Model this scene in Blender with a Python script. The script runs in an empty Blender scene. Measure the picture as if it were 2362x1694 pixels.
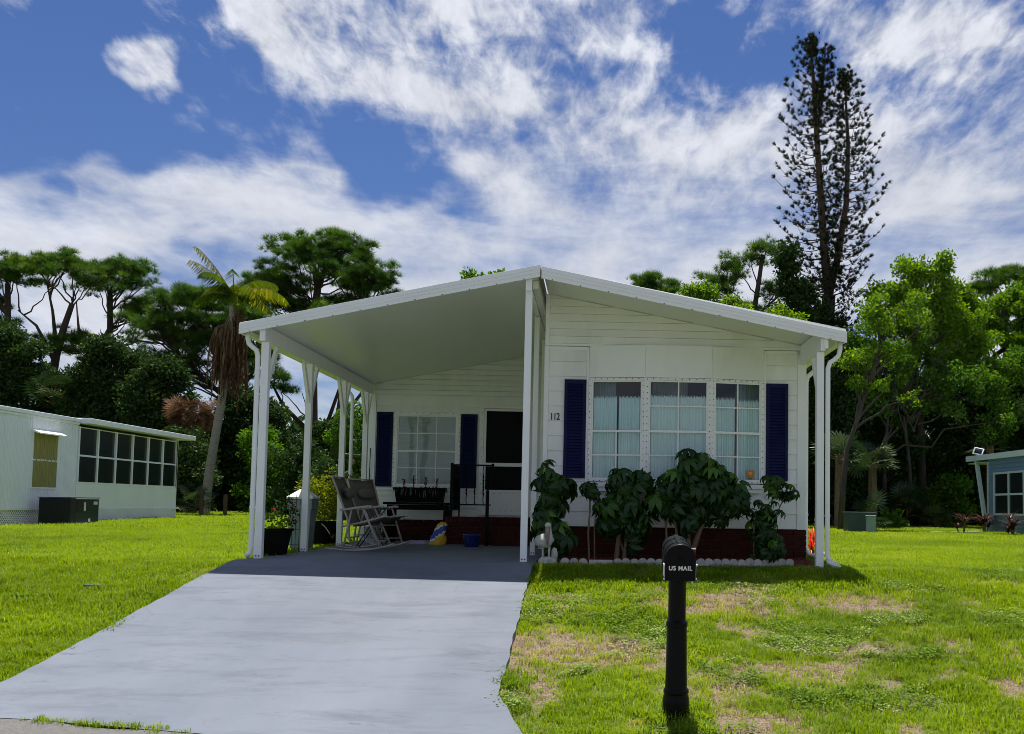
import bpy, math, random
import numpy as np
from mathutils import Vector, Matrix

# ------------------------------------------------------------------ camera, sky, sun, exposure
scene = bpy.context.scene
COL = scene.collection
random.seed(7)
RNG = np.random.default_rng(11)

CAM = Vector((0.7587, -13.0281, 0.7108))
yaw, pitch, roll = 0.03467, 0.06483, 0.01484
Fv = Vector((math.sin(yaw) * math.cos(pitch), math.cos(yaw) * math.cos(pitch), math.sin(pitch)))
R0 = Vector((math.cos(yaw), -math.sin(yaw), 0))
U0 = R0.cross(Fv)
Rv = math.cos(roll) * R0 + math.sin(roll) * U0
Uv = -math.sin(roll) * R0 + math.cos(roll) * U0
cd = bpy.data.cameras.new('camera')
cam = bpy.data.objects.new('camera', cd)
COL.objects.link(cam)
cam.matrix_world = Matrix(((Rv.x, Uv.x, -Fv.x, CAM.x), (Rv.y, Uv.y, -Fv.y, CAM.y), (Rv.z, Uv.z, -Fv.z, CAM.z), (0, 0, 0, 1)))
cd.sensor_fit = 'HORIZONTAL'
cd.sensor_width = 36
cd.lens = 36.2434
cd.shift_x = -0.11924
cd.shift_y = 0.07124
cd.clip_start = 0.05
cd.clip_end = 2000
scene.camera = cam

SUN_EL = math.radians(73.0)
SUN_AZ_X = 0.02          # a touch from the left
world = bpy.data.worlds.new('World')
scene.world = world
world.use_nodes = True
world.cycles.sampling_method = 'MANUAL'
world.cycles.sample_map_resolution = 512
sunl = bpy.data.lights.new('sun', 'SUN')
sunl.energy = 3.4
sunl.angle = math.radians(0.53)
sunl.color = (1.0, 0.955, 0.88)
sun = bpy.data.objects.new('sun', sunl)
COL.objects.link(sun)
sdir = Vector((SUN_AZ_X, -math.cos(SUN_EL), -math.sin(SUN_EL))).normalized()   # way the light travels
sun.rotation_euler = sdir.to_track_quat('-Z', 'Y').to_euler()
sun.location = (0, 20, 40)

vs = scene.view_settings
vs.view_transform = 'Standard'
vs.look = 'None'
vs.exposure = 1.15
vs.gamma = 1
vs.use_curve_mapping = False
scene.cycles.max_bounces = 8
scene.cycles.diffuse_bounces = 5
scene.cycles.transparent_max_bounces = 12
scene.cycles.sample_clamp_indirect = 6
scene.cycles.filter_width = 0.9


def build_world():
    nt = world.node_tree
    N, L = nt.nodes, nt.links
    N.clear()
    out = N.new('ShaderNodeOutputWorld')
    bg = N.new('ShaderNodeBackground')
    bg.inputs['Strength'].default_value = SKY_S
    L.new(bg.outputs[0], out.inputs[0])
    sky = N.new('ShaderNodeTexSky')
    sky.sky_type = 'NISHITA'
    sky.sun_disc = False
    sky.sun_elevation = SUN_EL
    sky.sun_rotation = 0.0
    sky.air_density = 1.1
    sky.dust_density = 0.35
    sky.ozone_density = 2.6
    tc = N.new('ShaderNodeTexCoord')

    def math_(op, a, b=None, c=None, clamp=False):
        m = N.new('ShaderNodeMath')
        m.operation = op
        m.use_clamp = clamp
        for i, v in enumerate((a, b, c)):
            if v is None:
                continue
            if isinstance(v, (int, float)):
                m.inputs[i].default_value = v
            else:
                L.new(v, m.inputs[i])
        return m.outputs[0]

    def vmath(op, a, b=None):
        m = N.new('ShaderNodeVectorMath')
        m.operation = op
        for i, v in enumerate((a, b)):
            if v is None:
                continue
            if isinstance(v, (tuple, list, Vector)):
                m.inputs[i].default_value = tuple(v)
            else:
                L.new(v, m.inputs[i])
        return m
    d = vmath('NORMALIZE', tc.outputs['Generated']).outputs[0]
    sep = N.new('ShaderNodeSeparateXYZ')
    L.new(d, sep.inputs[0])
    zz = math_('ADD', math_('MAXIMUM', sep.outputs['Z'], 0.0), 0.16)
    comb = N.new('ShaderNodeCombineXYZ')
    L.new(math_('DIVIDE', sep.outputs['X'], zz), comb.inputs[0])
    L.new(math_('DIVIDE', sep.outputs['Y'], zz), comb.inputs[1])
    P = comb.outputs[0]

    def noise(vec, scale, detail, rough, dist=0.0, offs=(0, 0, 0), stretch=(1, 1, 1), rot=0.0):
        mp = N.new('ShaderNodeMapping')
        mp.inputs['Location'].default_value = offs
        mp.inputs['Rotation'].default_value = (0, 0, rot)
        mp.inputs['Scale'].default_value = stretch
        L.new(vec, mp.inputs[0])
        n = N.new('ShaderNodeTexNoise')
        n.inputs['Scale'].default_value = scale
        n.inputs['Detail'].default_value = detail
        n.inputs['Roughness'].default_value = rough
        n.inputs['Distortion'].default_value = dist
        L.new(mp.outputs[0], n.inputs['Vector'])
        return n.outputs['Fac']
    n_big = noise(P, 2.2, 8, 0.60, 0.5, (3.1, 1.7, 0))
    n_rip = noise(P, 22.0, 5, 0.60, 0.35, (0.3, 5.2, 0), (1.0, 0.42, 1), 0.75)
    n_rip2 = noise(P, 8.0, 6, 0.60, 0.4, (7.3, 2.2, 0), (1.0, 0.35, 1), 0.75)
    n_soft = noise(d, 6.0, 9, 0.56, 0.25, (1.3, 0.2, 2.2), (1.0, 1.0, 3.4))
    # where the cloud banks lie: (direction, angular radius, amount)
    caps = [
            (-0.2674, 0.8683, 0.4178, 0.049, 0.18),
            (-0.2134, 0.8843, 0.4152, 0.090, 0.30),
            (-0.1378, 0.9096, 0.3921, 0.106, 0.30),
            (-0.0368, 0.9119, 0.4088, 0.094, 0.26),
            (-0.0780, 0.9367, 0.3414, 0.071, 0.26),
            (0.0053, 0.9346, 0.3558, 0.084, 0.22),
            (0.0278, 0.9552, 0.2946, 0.085, 0.30),
            (-0.0356, 0.9658, 0.2569, 0.086, 0.30),
            (0.1134, 0.9547, 0.2749, 0.093, 0.30),
            (0.1314, 0.9336, 0.3333, 0.066, 0.16),
            (0.0506, 0.9689, 0.2424, 0.086, 0.30),
            (0.2839, 0.8804, 0.3799, 0.087, 0.26),
            (0.3304, 0.8985, 0.2891, 0.097, 0.32),
            (0.2374, 0.9349, 0.2638, 0.100, 0.30),
            (0.3601, 0.8512, 0.3818, 0.071, 0.20),
            (-0.4435, 0.8550, 0.2688, 0.051, 0.34),
            (-0.3881, 0.8804, 0.2726, 0.061, 0.34),
            (-0.3554, 0.8948, 0.2701, 0.048, 0.30),
            (-0.4722, 0.8508, 0.2307, 0.046, 0.26),
            (-0.4165, 0.8809, 0.2250, 0.046, 0.26),
            (-0.3123, 0.9217, 0.2302, 0.062, 0.36),
            (-0.3622, 0.9091, 0.2056, 0.064, 0.32),
            (-0.4487, 0.8730, 0.1912, 0.059, 0.30),
            (-0.2606, 0.9383, 0.2274, 0.060, 0.30),
            (-0.1820, 0.9552, 0.2334, 0.062, 0.28),
            (-0.2616, 0.9179, 0.2983, 0.037, 0.34),
            (-0.2991, 0.9119, 0.2810, 0.027, 0.24),
            (-0.2437, 0.9299, 0.2756, 0.032, 0.18),
            (-0.1810, 0.9425, 0.2810, 0.045, 0.10),
            (-0.3918, 0.8450, 0.3639, 0.029, 0.36),
            (-0.3710, 0.8519, 0.3696, 0.021, 0.30),
            (-0.3793, 0.8559, 0.3516, 0.024, 0.30),
            (-0.3469, 0.8752, 0.3371, 0.017, 0.22),
            (-0.2766, 0.9412, 0.1942, 0.089, 0.32),
            (-0.4187, 0.8901, 0.1802, 0.094, 0.22),
            (0.0079, 0.9743, 0.2252, 0.112, 0.25),
            (0.1577, 0.9614, 0.2256, 0.109, 0.25),
            (0.3363, 0.9159, 0.2192, 0.098, 0.25),
            (0.2518, 0.9104, 0.3284, 0.078, 0.15),
            (-0.1411, 0.9653, 0.2197, 0.064, 0.20),
            (-0.4494, 0.8239, 0.3453, 0.087, -0.30),
            (-0.3269, 0.8837, 0.3350, 0.071, -0.34),
            (-0.3852, 0.8698, 0.3083, 0.054, -0.30),
            (-0.2561, 0.9085, 0.3302, 0.043, -0.25),
            (-0.1956, 0.9264, 0.3218, 0.069, -0.42),
            (0.0599, 0.9352, 0.3490, 0.050, -0.20),
            (0.0993, 0.9460, 0.3087, 0.038, -0.25),
            (-0.1402, 0.9437, 0.2995, 0.037, -0.20),
            (-0.3113, 0.9160, 0.2533, 0.023, -0.20),
            (-0.3319, 0.8598, 0.3880, 0.047, -0.50),
            (-0.3523, 0.8430, 0.4065, 0.042, -0.35),
            (-0.3807, 0.8326, 0.4023, 0.034, -0.50),
            (-0.4213, 0.8208, 0.3858, 0.040, -0.30),
            (-0.3182, 0.8782, 0.3570, 0.045, -0.30),
            (0.1249, 0.8939, 0.4306, 0.076, -0.40),
            (0.0640, 0.8949, 0.4416, 0.048, -0.25),
            (0.1779, 0.8939, 0.4115, 0.048, -0.25),
            (-0.0191, 0.9545, 0.2975, 0.034, -0.10),
            (-0.4510, 0.8573, 0.2483, 0.023, -0.42),
            (-0.3644, 0.9019, 0.2319, 0.029, -0.38),
            (-0.4818, 0.8620, 0.1577, 0.039, -0.10),
            (-0.4222, 0.8232, 0.3795, 0.050, -0.20),
            (-0.4654, 0.8310, 0.3049, 0.056, -0.50),
            (-0.4101, 0.8587, 0.3074, 0.052, -0.40),
            (-0.3562, 0.8829, 0.3060, 0.040, -0.25),
            (-0.2925, 0.8636, 0.4107, 0.041, 0.28),
            (-0.2446, 0.8872, 0.3912, 0.050, 0.15),
            (-0.1782, 0.9143, 0.3637, 0.052, 0.20),
            (-0.1151, 0.9363, 0.3317, 0.050, 0.20)]
    cov = None
    for (dx, dy, dz, r, a) in caps:
        dot = vmath('DOT_PRODUCT', d, (dx, dy, dz)).outputs['Value']
        mr = N.new('ShaderNodeMapRange')
        mr.interpolation_type = 'SMOOTHSTEP'
        mr.inputs['From Min'].default_value = math.cos(r)
        mr.inputs['From Max'].default_value = 1.0 - (1.0 - math.cos(r)) * 0.12
        mr.inputs['To Min'].default_value = 0.0
        mr.inputs['To Max'].default_value = a
        L.new(dot, mr.inputs['Value'])
        cov = mr.outputs[0] if cov is None else math_('ADD', cov, mr.outputs[0])
    cov = math_('MAXIMUM', math_('MINIMUM', cov, 0.24), -0.62)
    high = N.new('ShaderNodeMapRange')
    high.inputs['From Min'].default_value = 0.26
    high.inputs['From Max'].default_value = 0.40
    high.inputs['To Min'].default_value = 0.15
    high.inputs['To Max'].default_value = 1.0
    L.new(sep.outputs['Z'], high.inputs['Value'])

    def dev(v, k):
        return math_('MULTIPLY', math_('SUBTRACT', v, 0.5), k)
    rip = math_('MULTIPLY', math_('ADD', dev(n_rip, 1.5), dev(n_rip2, 1.3)), high.outputs[0])
    tex = math_('ADD', math_('ADD', dev(n_big, 0.9), dev(n_soft, 1.6)), rip)
    low = N.new('ShaderNodeMapRange')
    low.inputs['From Min'].default_value = 0.0
    low.inputs['From Max'].default_value = 0.26
    low.inputs['To Min'].default_value = 0.34
    low.inputs['To Max'].default_value = 0.06
    L.new(sep.outputs['Z'], low.inputs['Value'])
    field = math_('ADD', math_('ADD', tex, cov), low.outputs[0])
    mr = N.new('ShaderNodeMapRange')
    mr.interpolation_type = 'SMOOTHSTEP'
    mr.inputs['From Min'].default_value = -0.26
    mr.inputs['From Max'].default_value = 0.60
    L.new(field, mr.inputs['Value'])
    mask = math_('MULTIPLY', mr.outputs[0], 0.90)
    # cloud brightness: the tops whiter, the bases greyer
    thick = N.new('ShaderNodeMapRange')
    thick.inputs['From Min'].default_value = -0.35
    thick.inputs['From Max'].default_value = 0.35
    thick.inputs['To Min'].default_value = 0.70
    thick.inputs['To Max'].default_value = 1.08
    L.new(math_('ADD', math_('ADD', dev(n_soft, 0.7), rip), math_('MULTIPLY', dev(n_big, 0.8), -1.0)), thick.inputs['Value'])
    cc = N.new('ShaderNodeCombineXYZ')
    bright = math_('MULTIPLY', thick.outputs[0], CLOUD_B)
    L.new(math_('MULTIPLY', bright, 0.955), cc.inputs[0])
    L.new(math_('MULTIPLY', bright, 0.985), cc.inputs[1])
    L.new(math_('MULTIPLY', bright, 1.06), cc.inputs[2])
    mix = N.new('ShaderNodeMix')
    mix.data_type = 'RGBA'
    L.new(mask, mix.inputs['Factor'])
    tint = N.new('ShaderNodeMix')
    tint.data_type = 'RGBA'
    tint.blend_type = 'MULTIPLY'
    tint.inputs['Factor'].default_value = 1.0
    L.new(sky.outputs[0], tint.inputs['A'])
    tint.inputs['B'].default_value = SKY_TINT
    L.new(tint.outputs['Result'], mix.inputs['A'])
    L.new(cc.outputs[0], mix.inputs['B'])
    L.new(mix.outputs['Result'], bg.inputs['Color'])


SKY_S = 0.06
CLOUD_B = 6.3
SKY_TINT = (0.31, 0.395, 0.60, 1)
build_world()

# ------------------------------------------------------------------ helpers


def tag(o, label=None, cat=None, group=None, kind=None):
    if label:
        o['label'] = label
    if cat:
        o['category'] = cat
    if group:
        o['group'] = group
    if kind:
        o['kind'] = kind
    return o


def thing(name, label, cat, loc=(0, 0, 0), group=None, rz=0.0):
    o = bpy.data.objects.new(name, None)
    o.empty_display_size = 0.2
    COL.objects.link(o)
    o.location = loc
    o.rotation_euler = (0, 0, rz)
    return tag(o, label, cat, group)


def origin_of(o):
    v = Vector((0, 0, 0))
    while o is not None:
        v = v + Vector(o.location)
        o = o.parent
    return v


def link(name, me, mat=None, parent=None, smooth=False):
    o = bpy.data.objects.new(name, me)
    COL.objects.link(o)
    if mat is not None and not me.materials:
        me.materials.append(mat)
    if parent is not None:
        o.parent = parent
    if smooth:
        me.polygons.foreach_set('use_smooth', [True] * len(me.polygons))
    return o


class MB:
    """collects simple shapes into one mesh"""
    def __init__(self):
        self.v, self.f = [], []

    def add(self, vs_, fs):
        b = len(self.v)
        self.v += [tuple(p) for p in vs_]
        self.f += [tuple(b + i for i in f) for f in fs]
        return self

    def box(self, x0, x1, y0, y1, z0, z1):
        vs_ = [(x0, y0, z0), (x1, y0, z0), (x1, y1, z0), (x0, y1, z0), (x0, y0, z1), (x1, y0, z1), (x1, y1, z1), (x0, y1, z1)]
        return self.add(vs_, [(0, 3, 2, 1), (4, 5, 6, 7), (0, 1, 5, 4), (1, 2, 6, 5), (2, 3, 7, 6), (3, 0, 4, 7)])

    def bar(self, a, b, w, h, up=(0, 0, 1)):
        """box beam from a to b, w across, h along up"""
        a, b = Vector(a), Vector(b)
        d = (b - a).normalized()
        u = Vector(up)
        s = d.cross(u)
        if s.length < 1e-5:
            s = d.cross(Vector((1, 0, 0)))
        s.normalize()
        u = s.cross(d).normalized()
        vs_ = []
        for p in (a, b):
            for (i, j) in ((-1, -1), (1, -1), (1, 1), (-1, 1)):
                vs_.append(p + s * (w / 2 * i) + u * (h / 2 * j))
        return self.add(vs_, [(0, 1, 2, 3), (7, 6, 5, 4), (0, 4, 5, 1), (1, 5, 6, 2), (2, 6, 7, 3), (3, 7, 4, 0)])

    def tube(self, pts, r, n=8, cap=True):
        pts = [Vector(p) for p in pts]
        if not hasattr(r, '__len__'):
            r = [r] * len(pts)
        b = len(self.v)
        ref = None
        for i, p in enumerate(pts):
            if i == 0:
                d = pts[1] - pts[0]
            elif i == len(pts) - 1:
                d = pts[-1] - pts[-2]
            else:
                d = (pts[i + 1] - p).normalized() + (p - pts[i - 1]).normalized()
            d.normalize()
            if ref is None:
                ref = Vector((0, 0, 1)) if abs(d.z) < 0.9 else Vector((1, 0, 0))
            s = d.cross(ref)
            if s.length < 1e-4:
                s = d.cross(Vector((0.3, 1, 0.2)))
            s.normalize()
            u = s.cross(d)
            ref = u
            for k in range(n):
                a = 2 * math.pi * k / n
                self.v.append(tuple(p + s * (math.cos(a) * r[i]) + u * (math.sin(a) * r[i])))
        for i in range(len(pts) - 1):
            for k in range(n):
                k2 = (k + 1) % n
                self.f.append((b + i * n + k, b + i * n + k2, b + (i + 1) * n + k2, b + (i + 1) * n + k))
        if cap:
            self.f.append(tuple(b + k for k in reversed(range(n))))
            e = b + (len(pts) - 1) * n
            self.f.append(tuple(e + k for k in range(n)))
        return self

    def lathe(self, prof, n=20, c=(0, 0, 0), sx=1, sy=1):
        """prof: list of (r, z)"""
        b = len(self.v)
        for r, z in prof:
            for k in range(n):
                a = 2 * math.pi * k / n
                self.v.append((c[0] + math.cos(a) * r * sx, c[1] + math.sin(a) * r * sy, c[2] + z))
        for i in range(len(prof) - 1):
            for k in range(n):
                k2 = (k + 1) % n
                self.f.append((b + i * n + k, b + i * n + k2, b + (i + 1) * n + k2, b + (i + 1) * n + k))
        self.f.append(tuple(b + k for k in reversed(range(n))))
        e = b + (len(prof) - 1) * n
        self.f.append(tuple(e + k for k in range(n)))
        return self

    def prism_y(self, poly, y0, y1):
        """poly: list of (x, z) counter-clockwise seen from -y"""
        n = len(poly)
        vs_ = [(x, y0, z) for x, z in poly] + [(x, y1, z) for x, z in poly]
        fs = [tuple(range(n)), tuple(reversed(range(n, 2 * n)))]
        for i in range(n):
            j = (i + 1) % n
            fs.append((i, i + n, j + n, j))
        return self.add(vs_, fs)

    def prism_z(self, poly, z0, z1):
        n = len(poly)
        vs_ = [(x, y, z0) for x, y in poly] + [(x, y, z1) for x, y in poly]
        fs = [tuple(reversed(range(n))), tuple(range(n, 2 * n))]
        for i in range(n):
            j = (i + 1) % n
            fs.append((i, j, j + n, i + n))
        return self.add(vs_, fs)

    def build(self, name, mat, parent=None, smooth=False, bevel=0.0, segs=2):
        o_ = origin_of(parent) if parent is not None else Vector((0, 0, 0))
        me = bpy.data.meshes.new(name)
        me.from_pydata([(x - o_.x, y - o_.y, z - o_.z) for x, y, z in self.v], [], self.f)
        me.update()
        o = link(name, me, mat, parent, smooth)
        if bevel > 0:
            m = o.modifiers.new('bevel', 'BEVEL')
            m.width = bevel
            m.segments = segs
            m.limit_method = 'ANGLE'
        return o


def np_mesh(name, V, T, rnd=None):
    V = np.ascontiguousarray(V, dtype=np.float32)
    T = np.ascontiguousarray(T, dtype=np.int32)
    me = bpy.data.meshes.new(name)
    me.vertices.add(len(V))
    me.vertices.foreach_set('co', V.ravel())
    me.loops.add(T.size)
    me.loops.foreach_set('vertex_index', T.ravel())
    me.polygons.add(len(T))
    me.polygons.foreach_set('loop_start', np.arange(0, T.size, T.shape[1], dtype=np.int32))
    me.update(calc_edges=True)
    if rnd is not None:
        a = me.attributes.new('rnd', 'FLOAT', 'POINT')
        a.data.foreach_set('value', np.ascontiguousarray(rnd, dtype=np.float32))
    return me


def rot_to(D, spin=None):
    """rotation matrices whose z axis follows D (n,3), random spin about it"""
    D = D / np.maximum(np.linalg.norm(D, axis=1, keepdims=True), 1e-9)
    n = len(D)
    ref = np.where(np.abs(D[:, 2:3]) < 0.9, np.array([[0, 0, 1.0]]), np.array([[1.0, 0, 0]]))
    X = np.cross(ref, D)
    X /= np.linalg.norm(X, axis=1, keepdims=True)
    Y = np.cross(D, X)
    a = RNG.uniform(0, 2 * np.pi, n) if spin is None else spin
    c, s = np.cos(a)[:, None], np.sin(a)[:, None]
    X2 = X * c + Y * s
    Y2 = -X * s + Y * c
    return np.stack([X2, Y2, D], axis=2)


class Soup:
    """scatters small triangle templates; becomes one mesh"""
    def __init__(self):
        self.V, self.T, self.r, self.n = [], [], [], 0

    def put(self, tv, tf, Rm, pos, scale, rnd):
        tv = np.asarray(tv, float)
        tf = np.asarray(tf, int)
        n, k = len(pos), len(tv)
        if n == 0:
            return
        sc = np.asarray(scale, float)
        if sc.ndim == 0:
            sc = np.full(n, float(sc))
        if sc.ndim == 1:
            P = tv[None] * sc[:, None, None]
        else:
            P = tv[None] * sc[:, None, :]
        P = np.einsum('nij,nkj->nki', Rm, P) + pos[:, None, :]
        F = tf[None] + (np.arange(n) * k)[:, None, None] + self.n
        self.V.append(P.reshape(-1, 3))
        self.T.append(F.reshape(-1, 3))
        self.r.append(np.repeat(np.asarray(rnd, float), k))
        self.n += n * k

    def build(self, name, mat, parent=None):
        if not self.V:
            return None
        V = np.concatenate(self.V)
        o_ = origin_of(parent) if parent is not None else Vector((0, 0, 0))
        V = V - np.array(o_)[None]
        me = np_mesh(name, V, np.concatenate(self.T), np.concatenate(self.r))
        return link(name, me, mat, parent)


def unit(n):
    v = RNG.normal(size=(n, 3))
    return v / np.linalg.norm(v, axis=1, keepdims=True)

# ------------------------------------------------------------------ materials


def new_mat(name):
    m = bpy.data.materials.new(name)
    m.use_nodes = True
    nt = m.node_tree
    nt.nodes.clear()
    out = nt.nodes.new('ShaderNodeOutputMaterial')
    return m, nt, out


def mat_plain(name, col, rough=0.5, var=0.08, scale=6.0, metal=0.0, spec=0.4, bump=0.0, bscale=60.0, dirt=None, dirt_amt=0.0,
              stretch=(1, 1, 1), coat=0.0, objrand=0.0):
    """painted or moulded surface: base colour, soft mottling, optional dirt streaks and fine relief"""
    m, nt, out = new_mat(name)
    N, L = nt.nodes, nt.links
    b = N.new('ShaderNodeBsdfPrincipled')
    L.new(b.outputs[0], out.inputs[0])
    b.inputs['Roughness'].default_value = rough
    b.inputs['Metallic'].default_value = metal
    b.inputs['Specular IOR Level'].default_value = spec
    b.inputs['Coat Weight'].default_value = coat
    geo = N.new('ShaderNodeNewGeometry')
    mp = N.new('ShaderNodeMapping')
    mp.inputs['Scale'].default_value = stretch
    L.new(geo.outputs['Position'], mp.inputs[0])
    n = N.new('ShaderNodeTexNoise')
    n.inputs['Scale'].default_value = scale
    n.inputs['Detail'].default_value = 7
    n.inputs['Roughness'].default_value = 0.6
    L.new(mp.outputs[0], n.inputs['Vector'])
    mr = N.new('ShaderNodeMapRange')
    mr.inputs['From Min'].default_value = 0.25
    mr.inputs['From Max'].default_value = 0.75
    mr.inputs['To Min'].default_value = 1 - var
    mr.inputs['To Max'].default_value = 1 + var
    L.new(n.outputs['Fac'], mr.inputs['Value'])
    fac = mr.outputs[0]
    if objrand > 0:
        oi = N.new('ShaderNodeObjectInfo')
        m2 = N.new('ShaderNodeMapRange')
        m2.inputs['To Min'].default_value = 1 - objrand
        m2.inputs['To Max'].default_value = 1 + objrand
        L.new(oi.outputs['Random'], m2.inputs['Value'])
        mm = N.new('ShaderNodeMath')
        mm.operation = 'MULTIPLY'
        L.new(fac, mm.inputs[0])
        L.new(m2.outputs[0], mm.inputs[1])
        fac = mm.outputs[0]
    vm = N.new('ShaderNodeVectorMath')
    vm.operation = 'SCALE'
    vm.inputs[0].default_value = col[:3]
    L.new(fac, vm.inputs['Scale'])
    c_out = vm.outputs[0]
    if dirt is not None:
        n2 = N.new('ShaderNodeTexNoise')
        n2.inputs['Scale'].default_value = scale * 0.35
        n2.inputs['Detail'].default_value = 9
        n2.inputs['Roughness'].default_value = 0.72
        L.new(mp.outputs[0], n2.inputs['Vector'])
        r2 = N.new('ShaderNodeMapRange')
        r2.inputs['From Min'].default_value = 0.5
        r2.inputs['From Max'].default_value = 0.78
        r2.inputs['To Max'].default_value = dirt_amt
        L.new(n2.outputs['Fac'], r2.inputs['Value'])
        mx = N.new('ShaderNodeMix')
        mx.data_type = 'RGBA'
        L.new(r2.outputs[0], mx.inputs['Factor'])
        L.new(c_out, mx.inputs['A'])
        mx.inputs['B'].default_value = (*dirt[:3], 1)
        c_out = mx.outputs['Result']
    L.new(c_out, b.inputs['Base Color'])
    if bump > 0:
        n3 = N.new('ShaderNodeTexNoise')
        n3.inputs['Scale'].default_value = bscale
        n3.inputs['Detail'].default_value = 5
        L.new(mp.outputs[0], n3.inputs['Vector'])
        bp = N.new('ShaderNodeBump')
        bp.inputs['Strength'].default_value = bump
        bp.inputs['Distance'].default_value = 0.01
        L.new(n3.outputs['Fac'], bp.inputs['Height'])
        L.new(bp.outputs[0], b.inputs['Normal'])
    return m


def mat_leaf(name, c0, c1, c2=None, trans=0.4, rough=0.5, gloss=0.06, instancer=False, tcol=1.35):
    """foliage: colour varies leaf by leaf between c0 and c1 (some c2); light passes through"""
    m, nt, out = new_mat(name)
    N, L = nt.nodes, nt.links
    at = N.new('ShaderNodeAttribute')
    at.attribute_name = 'rnd'
    if instancer:
        at.attribute_type = 'INSTANCER'
    cr = N.new('ShaderNodeValToRGB')
    e = cr.color_ramp.elements
    e[0].color = (*c0, 1)
    e[0].position = 0.0
    e[1].color = (*c1, 1)
    e[1].position = 0.8
    if c2:
        k = e.new(1.0)
        k.color = (*c2, 1)
    L.new(at.outputs['Fac'], cr.inputs[0])
    di = N.new('ShaderNodeBsdfDiffuse')
    tr = N.new('ShaderNodeBsdfTranslucent')
    gl = N.new('ShaderNodeBsdfGlossy')
    gl.inputs['Roughness'].default_value = rough
    gl.inputs['Color'].default_value = (0.9, 0.95, 0.9, 1)
    L.new(cr.outputs[0], di.inputs['Color'])
    hs = N.new('ShaderNodeHueSaturation')
    hs.inputs['Hue'].default_value = 0.488
    hs.inputs['Saturation'].default_value = 1.12
    hs.inputs['Value'].default_value = tcol
    L.new(cr.outputs[0], hs.inputs['Color'])
    L.new(hs.outputs[0], tr.inputs['Color'])
    m1 = N.new('ShaderNodeMixShader')
    m1.inputs[0].default_value = trans
    L.new(di.outputs[0], m1.inputs[1])
    L.new(tr.outputs[0], m1.inputs[2])
    m2 = N.new('ShaderNodeMixShader')
    m2.inputs[0].default_value = gloss
    L.new(m1.outputs[0], m2.inputs[1])
    L.new(gl.outputs[0], m2.inputs[2])
    L.new(m2.outputs[0], out.inputs[0])
    return m


def mat_bark(name, c0, c1, scale=8.0, stretch=(1, 1, 0.25)):
    return mat_plain(name, c0, rough=0.9, var=0.35, scale=scale, spec=0.15, bump=0.8, bscale=scale * 3, dirt=c1, dirt_amt=0.8, stretch=stretch)


def mat_glass(name, tint=(0.95, 0.985, 0.985), refl=1.0):
    m, nt, out = new_mat(name)
    N, L = nt.nodes, nt.links
    t = N.new('ShaderNodeBsdfTransparent')
    t.inputs['Color'].default_value = (*tint, 1)
    g = N.new('ShaderNodeBsdfGlossy')
    g.inputs['Roughness'].default_value = 0.01
    g.inputs['Color'].default_value = (refl, refl, refl, 1)
    fr = N.new('ShaderNodeFresnel')
    fr.inputs['IOR'].default_value = 1.5
    geo = N.new('ShaderNodeNewGeometry')
    n = N.new('ShaderNodeTexNoise')
    n.inputs['Scale'].default_value = 2.2
    n.inputs['Detail'].default_value = 1
    L.new(geo.outputs['Position'], n.inputs['Vector'])
    bp = N.new('ShaderNodeBump')
    bp.inputs['Strength'].default_value = 0.06
    bp.inputs['Distance'].default_value = 0.05
    L.new(n.outputs['Fac'], bp.inputs['Height'])
    L.new(bp.outputs[0], g.inputs['Normal'])
    mx = N.new('ShaderNodeMixShader')
    L.new(fr.outputs[0], mx.inputs[0])
    L.new(t.outputs[0], mx.inputs[1])
    L.new(g.outputs[0], mx.inputs[2])
    L.new(mx.outputs[0], out.inputs[0])
    return m


M = {}
M['white'] = mat_plain('white_aluminium', (0.90, 0.905, 0.90), 0.38, 0.035, 2.5, dirt=(0.55, 0.54, 0.48), dirt_amt=0.22, bump=0.05, bscale=90)
M['siding'] = mat_plain('white_siding', (0.90, 0.905, 0.89), 0.42, 0.04, 1.4, dirt=(0.52, 0.51, 0.42), dirt_amt=0.5, stretch=(1.6, 1, 0.6), objrand=0.02, bump=0.04, bscale=50)
M['panel'] = mat_plain('roof_panel', (0.88, 0.89, 0.89), 0.33, 0.03, 0.8, dirt=(0.6, 0.6, 0.55), dirt_amt=0.2, bump=0.03, bscale=30)
M['soffit'] = mat_plain('soffit_panel', (0.87, 0.88, 0.87), 0.30, 0.03, 0.7, dirt=(0.62, 0.63, 0.59), dirt_amt=0.3, stretch=(1, 0.35, 1), bump=0.02, bscale=20)
M['seam'] = mat_plain('grey_sealant', (0.16, 0.16, 0.15), 0.7, 0.1)
M['rivet'] = mat_plain('dark_screw', (0.06, 0.05, 0.045), 0.5, 0.2, 20)
M['shutter'] = mat_plain('navy_shutter', (0.005, 0.009, 0.060), 0.5, 0.08, 5, spec=0.15, dirt=(0.03, 0.04, 0.12), dirt_amt=0.3)
M['glass'] = mat_glass('window_glass')
M['dark_screen'] = mat_plain('dark_insect_screen', (0.012, 0.013, 0.014), 0.85, 0.15, 30, spec=0.1)
M['curtain'] = mat_leaf('curtain_cloth', (0.76, 0.93, 0.93), (0.84, 0.96, 0.95), None, trans=0.03, gloss=0.0, tcol=1.0)
M['drape'] = mat_leaf('drape_cloth', (0.42, 0.55, 0.58), (0.52, 0.64, 0.66), None, trans=0.3, gloss=0.0, tcol=1.0)
M['blind'] = mat_plain('venetian_blind', (0.46, 0.56, 0.53), 0.5, 0.04, 4)
M['interior'] = mat_plain('room_wall', (0.12, 0.12, 0.13), 0.9, 0.1, 2)
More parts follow.
